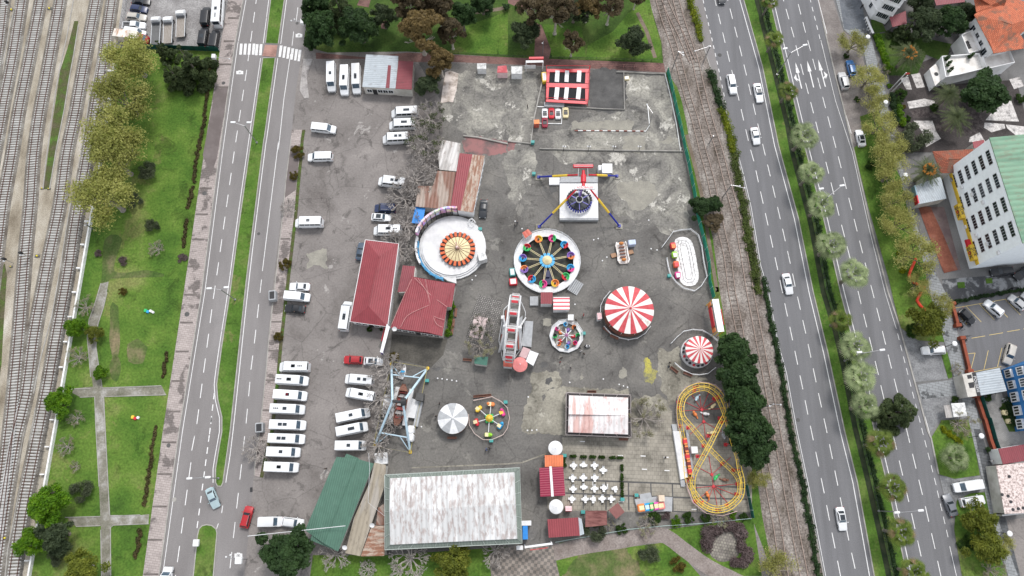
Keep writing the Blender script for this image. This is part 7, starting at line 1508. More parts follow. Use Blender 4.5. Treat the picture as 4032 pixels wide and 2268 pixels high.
c12 = [(BB, -18),(PP, 13),((M_CYAN, M_REDP),44),((M_PINK, M_GRN),77),(OG, 110),(GG, 145),((M_CYAN, M_PURP),173),(PP, 201),((M_CYAN, M_REDP),231),(PK, 260),(OG, 288),((M_GRN, M_REDP),318)]
r, k, c = arms_ride('21', 370,1168,314,250,32,12,231,'twelve armed ride with colourful cups inside a round white platform', c12,0,1.1, .85, blotchy('pit_dark', [(.4,(.035, .035, .035)),(.62,(.06, .062, .05)),(.7,(.05, .10, .03))], .7,6), M_CREAM, .06,2, .80)
MB().box((.1,-3.5, .35),(1.8,3.4, .6)).box((.1,-2.9, .8),(.8,1.5, .7)).build('machine_base', M_NAVY, r); m_ = MB(); e = g('21', 640,1400)-c
for i in range(6): m_.box((e.x+i*.36-.9, e.y-i*.2+.4, .75-i*.12),(.34,3.0, .08),-.55)
m_.build('steps', M_WALLG, r)
c8 = [((M_GRN, M_PCLR),0),(((M_ORG), M_BLKP),47),((M_CYAN, M_LBLUE),93),((M_PINK, M_WHITEP),142),((M_GRN, M_PCLR),183),((M_ORG, M_WHITEP),227),((M_CYAN, M_LBLUE),272),((M_PINK, M_REDP),318)]
r, k, c = arms_ride('22', 552,545,160,128,11,8,108,'small eight armed cup ride on a white many sided ring', c8,0, .42, .6, blotchy('pit_sand', [(.35,(.18, .17, .15)),(.6,(.32, .30, .26))],2.5,5), paint('hub_pink', (.55, .25, .42), .5), .10,1, .45)
for t in range(5): MB().bbox((1.5*math.cos(t*1.26),1.5*math.sin(t*1.26), .3),(.9, .7, .5), t, .2).build('figure', [M_REDP, M_PURP, M_ORG][t % 3], r)
def tent(v, x, y, rr, z, zt, n, ca, cb, label, name='carousel', drop=.35, fence=None, deck=None, seats=0, fr=None, group=None, a0=0.0):
 c = g(v, x, y, z); k = mpp(v, x, y, z); R_ = rr*k; r = thing(name, label, 'parasol' if name == 'parasol' else 'ride', (c.x, c.y, 0))
 n2 = n*3 if n < 12 or name != 'parasol' else n
 MB().lathe([(R_*.99, z-drop),(R_, z),(R_*.5, z+(zt-z)*.52),(0, zt)], n2, sel=lambda q_: (q_*n//n2) % 2, a0=a0).build('canopy', [ca, cb], r); MB().ball((0,0, zt), .28 if R_ > 3 else .12,8).build('finial', ca if n > 20 else M_WHITEP, r)
 MB().tube((0,0,0),(0,0, zt-.2), .3 if R_ > 3 else .05,10).build('centre_pole', M_STEELW, r)
 if name != 'parasol':
  DR = deck[1]*k if deck else R_*.95; dc = (g(v, deck[2], deck[3])-Vector((c.x, c.y, 0))) if deck and len(deck) > 2 else Vector()
  MB().lathe([(DR, 0),(DR, deck[0] if deck else .5),(0, deck[0] if deck else .5)],36,(dc.x, dc.y, 0)).build('deck', MATS['worn_white'] if deck and deck[0] > .55 else M_BRN, r)
  for i in range(10): t = i*.628; MB().tube((R_*.92*math.cos(t), R_*.92*math.sin(t), .4),(R_*.92*math.cos(t), R_*.92*math.sin(t), z), .06,6).build('post', M_STEELW, r)
  for i in range(seats): t = i*6.283/seats; MB().bbox((dc.x+DR*.88*math.cos(t), dc.y+DR*.88*math.sin(t),(deck[0] if deck else .5)+.35),(.42, .48, .6), t, .08).build('seat', (M_PCLR, M_PCLR, M_REDP)[i % 3], r)
 return r
M_TR = blotchy('canvas_red', [(.3,(.40, .05, .06)),(.6,(.50, .09, .10))],1.2,4, .6); M_TW = blotchy('canvas_white', [(.30,(.42, .37, .31)),(.44,(.66, .64, .61))], .6,6, .6)
tent('22', 1155,290,233,4.0,5.6,24, M_TR, M_TW, 'big red and white striped carousel tent', deck=(.4,225)); tent('22', 1820,668,131,3.2,4.2,28, M_TR, M_TW, 'small red and white striped swing ride on a white disc', 'swing_ride', deck=(.8,152,1788,700), seats=20)
tent('12', 1892,1322,145,2.8,3.8,10, paint('canvas_grey', (.37, .38, .39), .7), M_WHITEP, 'grey and white segmented tent canopy by the small kiddie ride', 'umbrella_ride', a0=.1)
for v, x, y, lab, m in (('23', 452,232,'large white parasol above the orange awning', M_WHITEP),('23', 458,790,'large white parasol below the crimson kiosk', M_WHITEP),('22', 115,810,'coral pink parasol at the foot of the ferris wheel', paint('coral', (.62, .20, .19), .6))): tent(v, x, y, 68 if m is M_WHITEP else 72,2.5,3.1,8, m, m, lab, 'parasol', .15)
def ring_fence(label, v, pts, mat, h=1.0, closed=False, name='ride_fence'):
 P = G(v, pts); P = P+[P[0]] if closed else P; o = P[0].copy(); r = thing(name, label, 'fence', o); q = [p-o for p in P]
 for z in (h*.5, h):
  m_ = MB(); m_.path([(p.x, p.y, z) for p in q], .06,5); m_.build('rail', mat, r)
 for p in q[:len(q)-(1 if closed else 0)]: MB().box((p.x, p.y, h/2),(.12, .12, h)).build('post', mat, r)
 return r
ring_fence('white fence round the lower side of the big striped carousel', '22', [(1350,455),(1300,520),(1228,565),(1142,580),(1055,562),(975,525),(910,455)], M_STEELW); ring_fence('short fence piece left of the big striped carousel', '22', [(875,318),(878,258),(910,190),(965,125)], M_STEELW)
ring_fence('fence arc above the small striped swing ride', '22', [(1545,615),(1600,555),(1665,500),(1750,483),(1840,490),(1930,540),(1985,590)], M_STEELW); ring_fence('fence arc below the small striped swing ride', '22', [(1580,800),(1655,865),(1735,905),(1815,912),(1895,900),(1965,845)], M_STEELW)
ring_fence('white fence round the oval kiddie train, east side', '21', [(1460,1030),(1520,950),(1565,885),(1640,868),(1730,862),(1805,920),(1835,1020),(1855,1170),(1885,1310),(1830,1400),(1765,1449)], M_STEELW); ring_fence('white fence round the oval kiddie train, west side', '21', [(1505,1135),(1520,1220),(1540,1290),(1590,1360),(1665,1420),(1765,1445)], M_STEELW)
ring_fence('many sided pink and white fence round the six armed kiddie ride', '12', [(2090,1155),(2265,1120),(2350,1165),(2410,1225),(2430,1320),(2410,1420),(2370,1480),(2260,1528),(2180,1526),(2100,1470),(2050,1390),(2042,1290)], paint('pale_pink', (.62, .50, .45), .6))
ring_fence('yellow railing around the swinging ship', 'SH', [(345,95),(850,180),(605,1385),(80,1298)], paint('dull_yellow', (.38, .34, .16), .6),1.0, True); ring_fence('red and white fence round the northern end of the roller coaster', 'CO', [(180,540),(160,450),(150,330),(165,215),(245,115),(375,65),(460,75),(530,95),(590,150)], paint('coaster_fence', (.55, .40, .38), .6)); ring_fence('red and white fence round the southern end of the roller coaster', 'CO', [(245,1020),(260,1110),(315,1245),(440,1350),(600,1375),(740,1330)], MATS['coaster_fence'])
# kiddie train oval
c = g('21', 1690,1160); r = thing('kiddie_train', 'small oval train track around a white gravel island with bright cars', 'ride', c)
ov = smooth_line(G('21', [(1590,950),(1660,925),(1740,960),(1780,1080),(1800,1200),(1815,1310),(1780,1380),(1700,1392),(1640,1350),(1615,1240),(1590,1120),(1575,1010)]), .8, True); ov = [p-c for p in ov]
MB().prism(ov, 0, .12).build('gravel_island', blotchy('white_gravel', [(.3,(.42, .41, .40)),(.5,(.72, .71, .70)),(.7,(.8, .79, .78))],1.6,8, .95, fine=5, fine_amt=.3), r); tr = offset(ov+[ov[0]],-1.15)
s = MB()
for p, a in along(tr, .75): s.box((p.x, p.y, .06),(.22,1.7, .08), a)
s.build('sleepers', paint('black_sleeper', (.03, .025, .022), .9), r)
for d_ in (.3,-.3): MB().path([(p.x, p.y, .15) for p in offset(tr, d_)], .035,4).build('rail', M_IRON, r)
for x, y, m, m2 in ((1562,1020, M_REDP, M_ORG),(1578,1105, M_LIME, M_WHITEP),(1592,1195, paint('vermilion', (.75, .13, .05), .45), M_REDP),(1607,1297, M_PINK, M_WHITEP)):
 p = g('21', x, y)-c; b_ = MB().bbox((p.x, p.y, .75),(1.2,1.4, .9), .12, .2).build('train_car', m, r); MB().box((p.x, p.y-.2,1.28),(.8, .9, .06), .12).build('seat', m2, b_)
# six armed kiddie ride
c = g('12', 2240,1325); r = thing('kiddie_ride', 'small six armed kiddie ride with a green centre and toy cars', 'ride', c); MB().bbox((0,0, .4),(1.7,1.7, .8), .1, .1).build('base', M_GRN, r); MB().lathe([(.75, .8),(.8,1.2),(.3,1.9),(0,2)],8).build('crown', M_YELP, r)
for x, y, m, m2 in ((2255,1190, M_ORG, M_CREAM),(2140,1235, M_YELP, M_CREAM),(2365,1270, M_PINK, M_YELP),(2120,1360, M_REDP, M_CREAM),(2345,1395, M_CYAN, M_CREAM),(2228,1480, M_LIME, M_CREAM)):
 p = g('12', x, y)-c; t = math.atan2(p.y, p.x); MB().tube((0,0, .8),(p.x*.85, p.y*.85, .7), .08,6).build('arm', M_STEELW, r); b_ = MB().bbox((p.x, p.y, .6),(1.5, .8, .8), t+1.57, .2).ball((p.x+.6*math.cos(t+1.57), p.y+.6*math.sin(t+1.57),1.1), .32,7).build('toy_car', m, r); MB().box((p.x-.3, p.y, 1.04),(.8, .7, .06), t).build('seat', m2, b_)
# trampoline frame
P = G('20', [(365,665),(772,665),(757,985),(360,965)],1.2); b = Bl('trampoline', 'red framed trampoline with black beds and white strips', 'trampoline', P, rz=0); q = b.L(P); MB().prism(q, 1.0,1.12).build('bed', paint('net_black', (.016, .017, .02), .9), b.r)
def band(nm, pts, m, z0=1.12, z1=1.3): MB().prism(b.L(G('20', pts, 1.2)), z0, z1).build(nm, m, b.r)
for pts in ([(365,657),(775,657),(772,688),(365,686)],[(362,945),(757,965),(757,992),(358,968)],[(365,790),(765,800),(765,842),(362,828)],[(372,690),(397,690),(390,786),(368,784)],[(368,830),(392,832),(384,940),(362,938)],[(738,690),(770,692),(765,796),(733,794)],[(735,845),(766,846),(758,960),(735,958)]): band('frame_pad', pts, M_REDP)
for x0, x1 in ((447,490),(540,580),(655,697)):
 band('white_strip', [(x0+4,672),(x1+2,674),(x1-5,782),(x0-3,778)], M_WHITEP, 1.13,1.33); band('white_strip', [(x0+2,832),(x1,834),(x1-12,950),(x0-10,942)], M_WHITEP, 1.13,1.33)
for p in q: MB().tube((p.x, p.y, 0),(p.x, p.y, 3.0), .07,6).build('post', M_REDP, b.r)
for i in range(4): MB().tube((q[i].x, q[i].y, 3),(q[(i+1) % 4].x, q[(i+1) % 4].y, 3), .05,5).build('top_rail', M_REDP, b.r)
MB().prism(b.L(G('20', [(343,968),(537,980),(535,1015),(343,1010)], .5)),0, .5).build('steps', M_DECK, b.r)
# swinging ship
def ship():
 c = g('SH', 460,700); r = thing('swinging_ship', 'wooden swinging ship hung in a pale blue steel frame', 'ride', c); l = lambda x, y, z=0: g('SH', x, y, z)-c
 ends = ((330,120,345,650),(95,1285,345,650),(850,180,495,665),(600,1380,495,665)); H_ = 8.0; tops = []
 for x, y, tx, ty in ends: a, t = l(x, y), l(tx, ty, H_); MB().tube(a, t, .24,8).build('leg', M_LBLUE, r, smooth=40); MB().bbox(a+Vector((0,0, .1)),(.6, .6, .2),0, .1).build('foot', M_YELP, r); MB().tube(a, a.lerp(t, .06), .27,8).build('leg_sleeve', M_YELP, r); tops.append((a, t))
 for i, j, s in ((0,2, .3),(1,3, .3)):
  p, q = tops[i][0].lerp(tops[i][1], s), tops[j][0].lerp(tops[j][1], s); MB().tube(p, q, .14,6).build('cross_beam', M_LBLUE, r); MB().tube(tops[i][0], p.lerp(q, .3), .11,6).build('brace', M_LBLUE, r); MB().tube(tops[j][0], p.lerp(q, .7), .11,6).build('brace', M_LBLUE, r)
 MB().tube(tops[0][1], tops[2][1], .3,10).build('axle', M_IRON, r); MB().tube(tops[2][1]+Vector((-.4,0,0)), tops[2][1]+Vector((.6, .1,0)), .75,12).build('bearing', M_BLKP, r)
 bow, st = l(510,400,3.4), l(395,1000,3.4); d = (bow-st); ln = d.length; a = math.atan2(d.y, d.x); mid = (bow+st)/2; M = Matrix.Translation((mid.x, mid.y, 0)) @ Matrix.Rotation(a, 4,'Z'); h = MB(); stt = []
 for t in np.linspace(-1,1,11):
  w = 1.15*(1-abs(t)**3.5*.75); z = 1.2+1.6*abs(t)**2.4; stt.append([(t*ln/2,-w*.5, z-.7),(t*ln/2,-w, z+.7),(t*ln/2,-w*.88, z+.7),(t*ln/2,-w*.4, z-.1),(t*ln/2, w*.4, z-.1),(t*ln/2, w*.88, z+.7),(t*ln/2, w, z+.7),(t*ln/2, w*.5, z-.7)])
 loft(stt).xf(M).build('hull', M_BRN, r)
 for s in (-1,1): MB().prism([(s*ln/2*.66,-.95),(s*ln/2*.66, .95),(s*ln/2*.98, .35),(s*ln/2*.98,-.35)],2.9,3.05).xf(M).build('end_deck', M_BRN, r)
 for i in range(7): x = (-.6+.2*i)*ln/2; MB().box((x, 0,1.9+abs(x)*.06),(.25,1.7, .6)).box((x+.3,0,1.65+abs(x)*.06),(.5,1.7, .15)).xf(M).build('bench', [paint('bench_red', (.28, .05, .04), .6), paint('bench_grey', (.35, .33, .32), .6)][i % 2], r)
 ax = (tops[0][1]+tops[2][1])/2; m_ = MB()
 for s in (-.8, .8):
  for w in (-1,1): p = M @ Vector((s*ln/2*.8, w*.7,2.6)); m_.tube(tops[0][1].lerp(tops[2][1], .25 if w > 0 else .8), p, .07,5)
 m_.build('hanger_rods', M_IRON, r)
 for pts, z, m in (([(235,555),(365,565),(330,830),(180,820)],1.0, MATS['worn_white']),([(390,440),(450,450),(340,970),(275,965)],1.1, MATS['worn_white']),([(590,470),(650,480),(545,1000),(480,995)],1.1, MATS['worn_white']),([(620,610),(720,640),(660,895),(565,880)],1.0, MATS['worn_white']),([(720,640),(780,650),(705,1015),(640,1000)], .9, M_DECK),([(690,530),(790,540),(780,650),(670,630)],2.4, M_DARKP)): MB().prism([l(x, y, z) for x, y in pts],0, z).build('deck', m, r)
 for x, y in ((620,1065),(612,1175)): MB().bbox(l(x, y, 0)+Vector((0,0, .9)),(1.5,1.7,1.8),-.1, .3).build('control_box', M_WHITEP, r)
ship()
# ferris wheel
def wheel():
 A, B = g('FW', 395,200,7.4), g('FW', 290,1130,7.4); c = (A+B)/2; c.z = 0; a = ang(B, A); r = thing('ferris_wheel', 'white ferris wheel seen almost from above with red seats', 'ride', c, a); Rw = (A-B).length/2*1.02; zc = Rw+1.2; n = 12
 for y in (-1.05,1.05):
  P = [(Rw*math.cos(t), y, zc+Rw*math.sin(t)) for t in np.linspace(0,6.283,37)[:-1]]; MB().path(P, .13,6, True).build('rim', M_WHITEP, r); P = [(Rw*.86*math.cos(t), y, zc+Rw*.86*math.sin(t)) for t in np.linspace(0,6.283,37)[:-1]]; MB().path(P, .07,5, True).build('inner_rim', M_WHITEP, r)
  for i in range(n): t = i*6.283/n; MB().tube((0, y, zc),(Rw*math.cos(t), y, zc+Rw*math.sin(t)), .06,5).build('spoke', M_WHITEP, r)
  for s in (-1,1): MB().tube((s*Rw*.62, y*2.3,0),(0, y*1.35, zc), .2,8).build('support_leg', M_WHITEP, r)
 MB().tube((0,-1.9, zc),(0,1.9, zc), .3,12).build('axle', M_WHITEP, r)
 for i in range(n):
  t = (i+.5)*6.283/n; x, z = Rw*math.cos(t), zc+Rw*math.sin(t); MB().tube((x, -1.1, z),(x, 1.1, z), .08,6).build('cross_bar', M_WHITEP, r); s = MB().bbox((x, 0, z-1.1),(1.35,1.7, .9),0, .12).build('gondola', blotchy('gondola_grey', [(.4,(.30, .28, .27)),(.6,(.42, .41, .40))],2,4), r); MB().box((x-.25,0, z-.60),(.5,1.35, .12)).build('seat', M_REDP, s)
 def lc(pts, z0, z1, nm, m): MB().prism([Matrix.Rotation(-a, 4,'Z') @ (g('FW', x, y, z1)-Vector((c.x, c.y, z1))) for x, y in pts], z0, z1).build(nm, m, r)
 lc([(545,560),(665,570),(635,965),(490,945)],0,1.0,'platform', M_DECK); lc([(195,535),(235,535),(210,1010),(150,1000)],0,1.0,'platform', M_DECK); lc([(400,560),(500,480),(480,1000),(380,1030)],0, .8,'machine_deck', M_WALLG); lc([(170,480),(222,480),(220,530),(168,530)],0,1.8,'cabinet', M_WHITEP); lc([(205,1095),(370,1110),(350,1180),(195,1170)],0,1.2,'landing', M_WHITEP)
 m_ = MB(); Q = [Matrix.Rotation(-a, 4,'Z') @ (g('FW', x, y)-c) for x, y in ((285,330),(215,400),(135,880),(195,1180),(370,1160),(480,1000),(545,450),(480,290))]
 for z in (.5,1.0): m_.path([(p.x, p.y, z+.3) for p in Q], .05,4, True)
 m_.build('railing', M_STEELW, r)
 for x0, y0, x1, y1 in ((185,770,155,990),(420,700,440,1000),(245,400,225,600)): p, q = [Matrix.Rotation(-a, 4,'Z') @ (g('FW', x, y, 1.1)-Vector((c.x, c.y, 0))) for x, y in ((x0, y0),(x1, y1))]; MB().tube(p, q, .16,6).build('red_beam', paint('beam_red', (.26, .06, .04), .6), r)
wheel()
bld('ticket_booth', 'rusty red ribbed booth roof at the foot of the ferris wheel', 'booth', 'FW', [(205,1175),(340,1175),(338,1275),(203,1265)],2.5, MATS['booth_red'], M_WHITEP, over=.05); bld('awning', 'dusty pink awning beside the ferris wheel platform', 'awning', 'FW', [(510,960),(618,1000),(555,1145),(445,1105)],2.5, paint('dusty_pink', (.50, .34, .34), .7), M_RIM, open_=True, over=.05); bld('awning', 'white square awning beside the coral parasol', 'awning', 'FW', [(615,1015),(748,1065),(665,1255),(550,1185)],2.6, M_WHITEP, M_RIM, open_=True, over=.05)
# small tow ship ride
c = g('21', 1085,1085); r = thing('kiddie_ship', 'small white and brown kiddie ship with orange ornaments', 'ride', c, .1); r.scale = (.72, .58, .8)
loft([[(x*w, y, z) for x, z in ((-1,1.1),(-.8, .1),(.8, .1),(1,1.1),(.8,1.1),(.7, .5),(-.7, .5),(-.8,1.1))] for y, w in ((-4.2,1.4),(-3,1.9),(0,1.7),(3,1.9),(4.4,1.5))]).build('hull', blotchy('ship_white', [(.4,(.42, .36, .32)),(.55,(.70, .68, .66))],1,5), r)
for i in range(4): MB().box((0,-1.6+i*1.3, .9),(1.7, .45, .5)).build('bench', M_BRN, r)
for y in (3.6,-2.9): MB().ball((0, y, 1.3), .8,9, sq=(1, .8, .7)).build('ornament', paint('ornament_orange', (.50, .19, .05), .5), r)
for x, y in ((-2.7,-.5),(2.6, .2)): MB().box((x, y, .3),(1.6,1.6, .5), .2).build('steps', paint('step_brown', (.33, .19, .11), .7), r)
MB().bbox((3.1,3.2,1.2),(2.2,1.9,2.3),0, .08).build('control_cabin', paint('cabin_blue', (.45, .52, .66), .5), r)
# kiddie train on platform v23
P = G('23', [(1205,720),(1440,690),(1565,700),(1560,830),(1240,850)], .8); b = Bl('kiddie_coaster', 'short kiddie train with orange, blue and pink cars on a grey deck', 'ride', P, rz=.05); MB().prism(b.L(P),0, .8).build('deck', M_DECK, b.r); MB().prism(b.L(G('23', [(1250,672),(1355,655),(1368,700),(1258,715)], .5)),0, .5).build('steps', M_WALLG, b.r); MB().prism(b.L(G('23', [(1432,682),(1488,680),(1492,738),(1440,742)],2.2)),0,2.2).build('booth', paint('booth_tan', (.62, .50, .38), .6), b.r)
for x, m in ((1268, M_ORG),(1323, M_CYAN),(1362, M_GRN),(1400, paint('magenta', (.65, .10, .40), .4)),(1450, paint('salmon', (.7, .22, .2), .5))): p = b.l(g('23', x, 800-(x-1268)*.12,1)); s = MB().bbox((p.x, p.y, 1.25),(1.6,1.5, .9), .1, .2).build('train_car', m, b.r); MB().box((p.x, p.y, 1.72),(1.0, .8, .08), .1).build('seat', M_LBLUE if m is M_CYAN else M_CREAM, s)
# roller coaster
def coaster():
 K = [(262,1000, .9),(248,860, .9),(228,640, .9),(205,520, .9),(190,400,1.2),(188,300,1.8),(215,200,2.5),(290,125,3.1),(380,92,3.5),(480,100,3.6),(560,145,3.4),(615,215,3.0),(643,290,2.6),(640,370,3.0),(590,470,4.6),(530,590,5.4),(480,690,5.6),(420,800,5.4),(365,900,4.8),(325,1000,4.2),(322,1110,3.6),(355,1215,3.0),(440,1290,2.6),(540,1325,2.6),(650,1310,2.8),(730,1260,3.1),(790,1190,3.5),(808,1110,3.8),(805,1020,4.0),(780,920,4.3),(765,820,4.7),(742,740,5.0),(715,660,5.2),(690,560,5.0),(655,440,4.2),(600,290,3.0),(545,190,2.4),(460,130,2.0),(380,130,1.8),(300,160,1.9),(240,210,2.2),(212,300,2.6),(225,400,3.0),(290,480,3.0),(370,575,2.6),(450,680,2.2),(540,770,2.0),(630,860,1.9),(710,935,1.8),(765,1010,1.7),(782,1090,1.6),(765,1180,1.5),(690,1260,1.4),(600,1300,1.3),(500,1290,1.2),(400,1230,1.1),(340,1150,1.0),(295,1080, .9)]
 W = [g('CO', x, y, z) for x, y, z in K]; c = sum(W, Vector())/len(W); c.z = 0; r = thing('roller_coaster', 'yellow figure eight roller coaster on red supports', 'ride', c); P = smooth_line([p-c for p in W], .5, True); n = len(P); T_ = [(P[(i+1) % n]-P[i-1]).normalized() for i in range(n)]; S = [Vector((-t.y, t.x, 0)).normalized() for t in T_]
 Y = paint('coaster_yellow', (.74, .52, .07), .4)
 for s in (.42,-.42): MB().path([p+d*s for p, d in zip(P, S)], .07,6, True).build('rail', Y, r)
 MB().path([p-Vector((0,0, .35)) for p in P], .05,5, True).build('spine', Y, r)
 t = MB()
 for i in range(0, n, 2): t.tube(P[i]+S[i]*.42, P[i]-S[i]*.42, .04,4)
 t.build('cross_ties', Y, r)['kind'] = 'stuff'
 RD_ = paint('support_red', (.52, .03, .04), .5)
 for i in range(0, n, 9): p = P[i]; MB().tube((p.x, p.y, 0), p-Vector((0,0, .3)), .10,6).box((p.x, p.y, .04),(.7, .7, .08)).build('support', RD_, r)
 for hub, ends in (((405,335),[(375,125),(300,175),(235,255),(215,345),(480,150),(590,215),(625,320),(425,450)]),((425,450),[(290,575),(620,560),(445,630)]),((505,970),[(475,785),(330,880),(690,800),(520,1085)]),((520,1085),[(340,1100),(380,1210),(455,1260),(560,1290),(670,1260),(760,1180),(770,1060)])):
  h = g('CO', *hub)-c
  for e in ends: q = g('CO', *e)-c; MB().tube((h.x, h.y, .15),(q.x, q.y, .15), .05,5).build('ground_beam', RD_, r)
  MB().lathe([(.3,0),(.3, .3),(0, .32)],8,(h.x, h.y, 0)).build('hub_plate', RD_, r)
 def sl(pts, z0, z1, nm, m): MB().prism([g('CO', x, y, z1)-Vector((c.x, c.y, z1)) for x, y in pts], z0, z1).build(nm, m, r)
 sl([(125,540),(200,545),(272,1000),(200,1020)],0, .9,'station_deck', MATS['worn_white']); sl([(250,535),(275,535),(335,1000),(315,1005)],0, .9,'station_deck', M_WALLG); sl([(110,475),(160,475),(168,540),(125,540)],0, .5,'steps', M_DECK); sl([(195,1020),(245,1015),(245,1090),(205,1088)],0, .5,'steps', M_DECK); sl([(303,695),(365,695),(370,758),(312,762)],0,2.3,'control_booth', M_WHITEP); sl([(812,900),(845,895),(862,1055),(815,1050)],0, .3,'side_path', M_CONC2)
 tr = thing('coaster_train', 'red and orange coaster train of five cars standing in the station', 'train', g('CO', 262,790,1.0))
 for i in range(5):
  a_, b_ = g('CO', 240+i*11.5,615+i*73,1.3), g('CO', 248+i*11.5,675+i*73,1.3); m = (a_+b_)/2-tr.location; t = ang(a_, b_); s = MB().bbox((m.x, m.y, .25),((b_-a_).length*1.0, .85, .7), t, .15).build('car', [M_REDP, paint('car_redblack', (.16, .02, .02), .4)][i % 2], tr)
  for k_ in (-.5, .5): MB().box((m.x+k_*math.cos(t), m.y+k_*math.sin(t), .62),(.34, .6, .16), t).build('seat', M_ORG, s)
coaster()
# ------------------------------------------------------------ street furniture and small things
def rod(a, b, r, n=6): return MB().tube(a, b, r, n)
def lamp2(label, vb, base_, vh, heads, h):
 c = g(vb, *base_); r = thing('street_lamp', label, 'street lamp', c); H = [g(vh, *p, z=h)-c for p in heads]; j = (H[0]+H[1])/2; j.z = h-.5
 j = Vector((0,0, h-.5)) if (Vector((j.x, j.y, 0))).length < 4 else j
 rod((0,0,0), j, .11,8).tube((0,0,0),(0,0, .4), .22,8).build('pole', M_RIM, r, smooth=40)
 for p in H: rod(j, p, .06).build('arm', M_RIM, r); MB().bbox(p, (1.1, .42, .2), ang(H[0], H[1]), .1).build('lamp_head', M_WHITEP, r)
for a in (('upper double armed lamp in the west road median', '10', (30,1360),'00', ((2215,1162),(2368,1163)),8.6),('middle double armed lamp in the west road median', '02', (2240,195),'02', ((1988,85),(2152,75)),8.6),('lower lamp at the tip of the west road median', '03', (2080,520),'03', ((1800,521),(1975,510)),8.6),
    ('topmost double armed lamp in the highway median', '30', (140,715),'30', ((222,460),(410,427)),9.6),('second double armed lamp in the highway median behind a palm', '31', (470,690),'31', ((565,465),(763,435)),9.6),('third double armed lamp in the highway median', '32', (780,775),'32', ((928,692),(1145,670)),9.6),('bottom double armed lamp in the highway median', '33', (1105,830),'33', ((1285,845),(1512,826)),9.6)): lamp2(*a)
def pole(label, v, b, t, h, name='camera_pole', cat='pole', arms=(), box=None, rr=.09, mat=None):
 c = g(v, *b); r = thing(name, label, cat, c); T_ = g(v, *t, z=h)-c; rod((0,0,0),(T_.x*.15, T_.y*.15, h), rr, 8).build('pole', mat or M_RIM, r)
 for a in arms: p = g(v, *a, z=h)-c; rod((T_.x*.15, T_.y*.15, h), p, .05).build('arm', mat or M_RIM, r); MB().ball((p.x, p.y, p.z), .2,6).build('fitting', M_WHITEP, r)
 if box: MB().bbox((T_.x*.15, T_.y*.15, h), box, 0, .08).build('cabinet', M_WHITEP, r)
pole('white camera pole with long arm over the west road, north', '10', (525,350),(495,250),6, arms=((355,197),(385,185)), box=(1.0,1.3, .8)); pole('white camera pole with arm over the west road, south', '03', (2350,1285),(2330,1270),5, arms=((2150,1268),(2190,1250)), box=(1.3,1.2, .8)); pole('small white box pole at the lawn corner near the crossing', '00', (2075,600),(2070,590),3, arms=((2180,560),), box=(.9,1.1, .8)); pole('thin white box post on the south median tip', '03', (1900,1130),(1895,1120),2, box=(1.1,1.3, .6))
for i, (v, b, t, ar, h) in enumerate((('20', (1565,650),(1605,520),((1665,500),(1670,525)),7),('20', (1855,597),(1890,480),((1780,485),(1910,440)),7),('20', (1912,1365),(1945,1318),(),4),('21', (2040,550),(2112,445),((2250,460),(2205,440)),7),('RF', (238,458),(310,440),((350,440),(285,448)),7),('01', (905,862),(895,850),((810,815),),4),('00', (1085,770),(1080,760),((950,680),),5))): pole(['left catenary mast with short arms beside the rusty track, top', 'catenary mast with lattice arms in the highway hedge', 'short dark mast standing between the rusty tracks', 'catenary mast beside the tree on the mesh fence', 'lower catenary mast beside the dark evergreen belt', 'grey post with arm on the white park wall', 'slanting dark mast over the yard track under the trees'][i], v, b, t, h, 'catenary_mast', 'mast', ar, rr=.13)
for i, (v, x, y) in enumerate((('30', 1010,348),('30', 1178,968),('31', 1367,333),('31', 1570,992),('32', 1835,610),('B2', 388,155),('B2', 648,1057))):
 c = g(v, x, y, z=4.2); r = thing('globe_lamp', '%s white round lamp counted from the top of the east pavement' % ORD[i],'street lamp', (c.x, c.y, 0),0,'round lamps of the east pavement'); rod((0,0,0),(0,0,4), .07).build('pole', M_IRON, r); MB().lathe([(.2,3.95),(.55,4.1),(.5,4.25),(0,4.4)],14).build('lamp_shade', M_WHITEP, r)
pole('round topped grey park lamp on the brick path', '20', (330,522),(328,410),5.5,'park_lamp', 'street lamp', arms=((328,410),)); pole('tall floodlight pole in the old race track', '20', (1345,1190),(1322,1000),5,'floodlight', 'lamp', arms=((1322,995),)); 
for i, x in enumerate((535,770,1010,1250)): pole('%s thin dark lamp post from the left on the long white low wall' % ORD[i],'21', (x-8,110),(x, 62),2.8,'lamp_post', 'lamp', arms=((x-10,64),(x+12,66)), rr=.06, mat=M_IRON)
for i, y in enumerate((0,14)): c = g('TR', 528+y, 915+y*2); r = thing('flagpole', ['left one of two slanting white flagpoles, with a red flag', 'right one of two white flagpoles in the villa garden'][i],'flagpole', c); t = g('TR', 625+y, 810+y*2,8)-c; rod((0,0,0),(t.x*.2, t.y*.2,8), .09).build('pole', M_WHITEP, r); (MB().box((t.x*.2+.5, t.y*.2,7.5),(1.0, .05, .6)).build('flag', M_REDP, r) if i == 0 else None)
mb = MB(); mb.path(smooth_line(G('31', [(1465,1130),(1430,1210),(1400,1290),(1430,1350),(1490,1380),(1545,1410)], .3)+G('32', [(1540,80),(1475,200),(1500,240),(1590,340),(1660,420)], .3),1), .3,7); tag(mb.build('plastic_barrier_tape', paint('orange_red2', (.80, .07, .03), .5)),'long orange red tube snaking over the east verge under the trees', 'tube')
for nm, lab, v, pts, z, rr in (('overhead_wire', 'white double wire crossing the green roof corner', '13', [(-60,1070),(870,972)],6, .06),('overhead_wire', 'thin wire running from the white hall corner up to the ship lamp', '13', [(1245,880),(1085,750),(1100,420),(1090,280)],5.5, .03)): m_ = MB(); P = G(v, pts, z); m_.path(P, rr, 4); tag(m_.build(nm, M_STEELW), lab, 'wire')
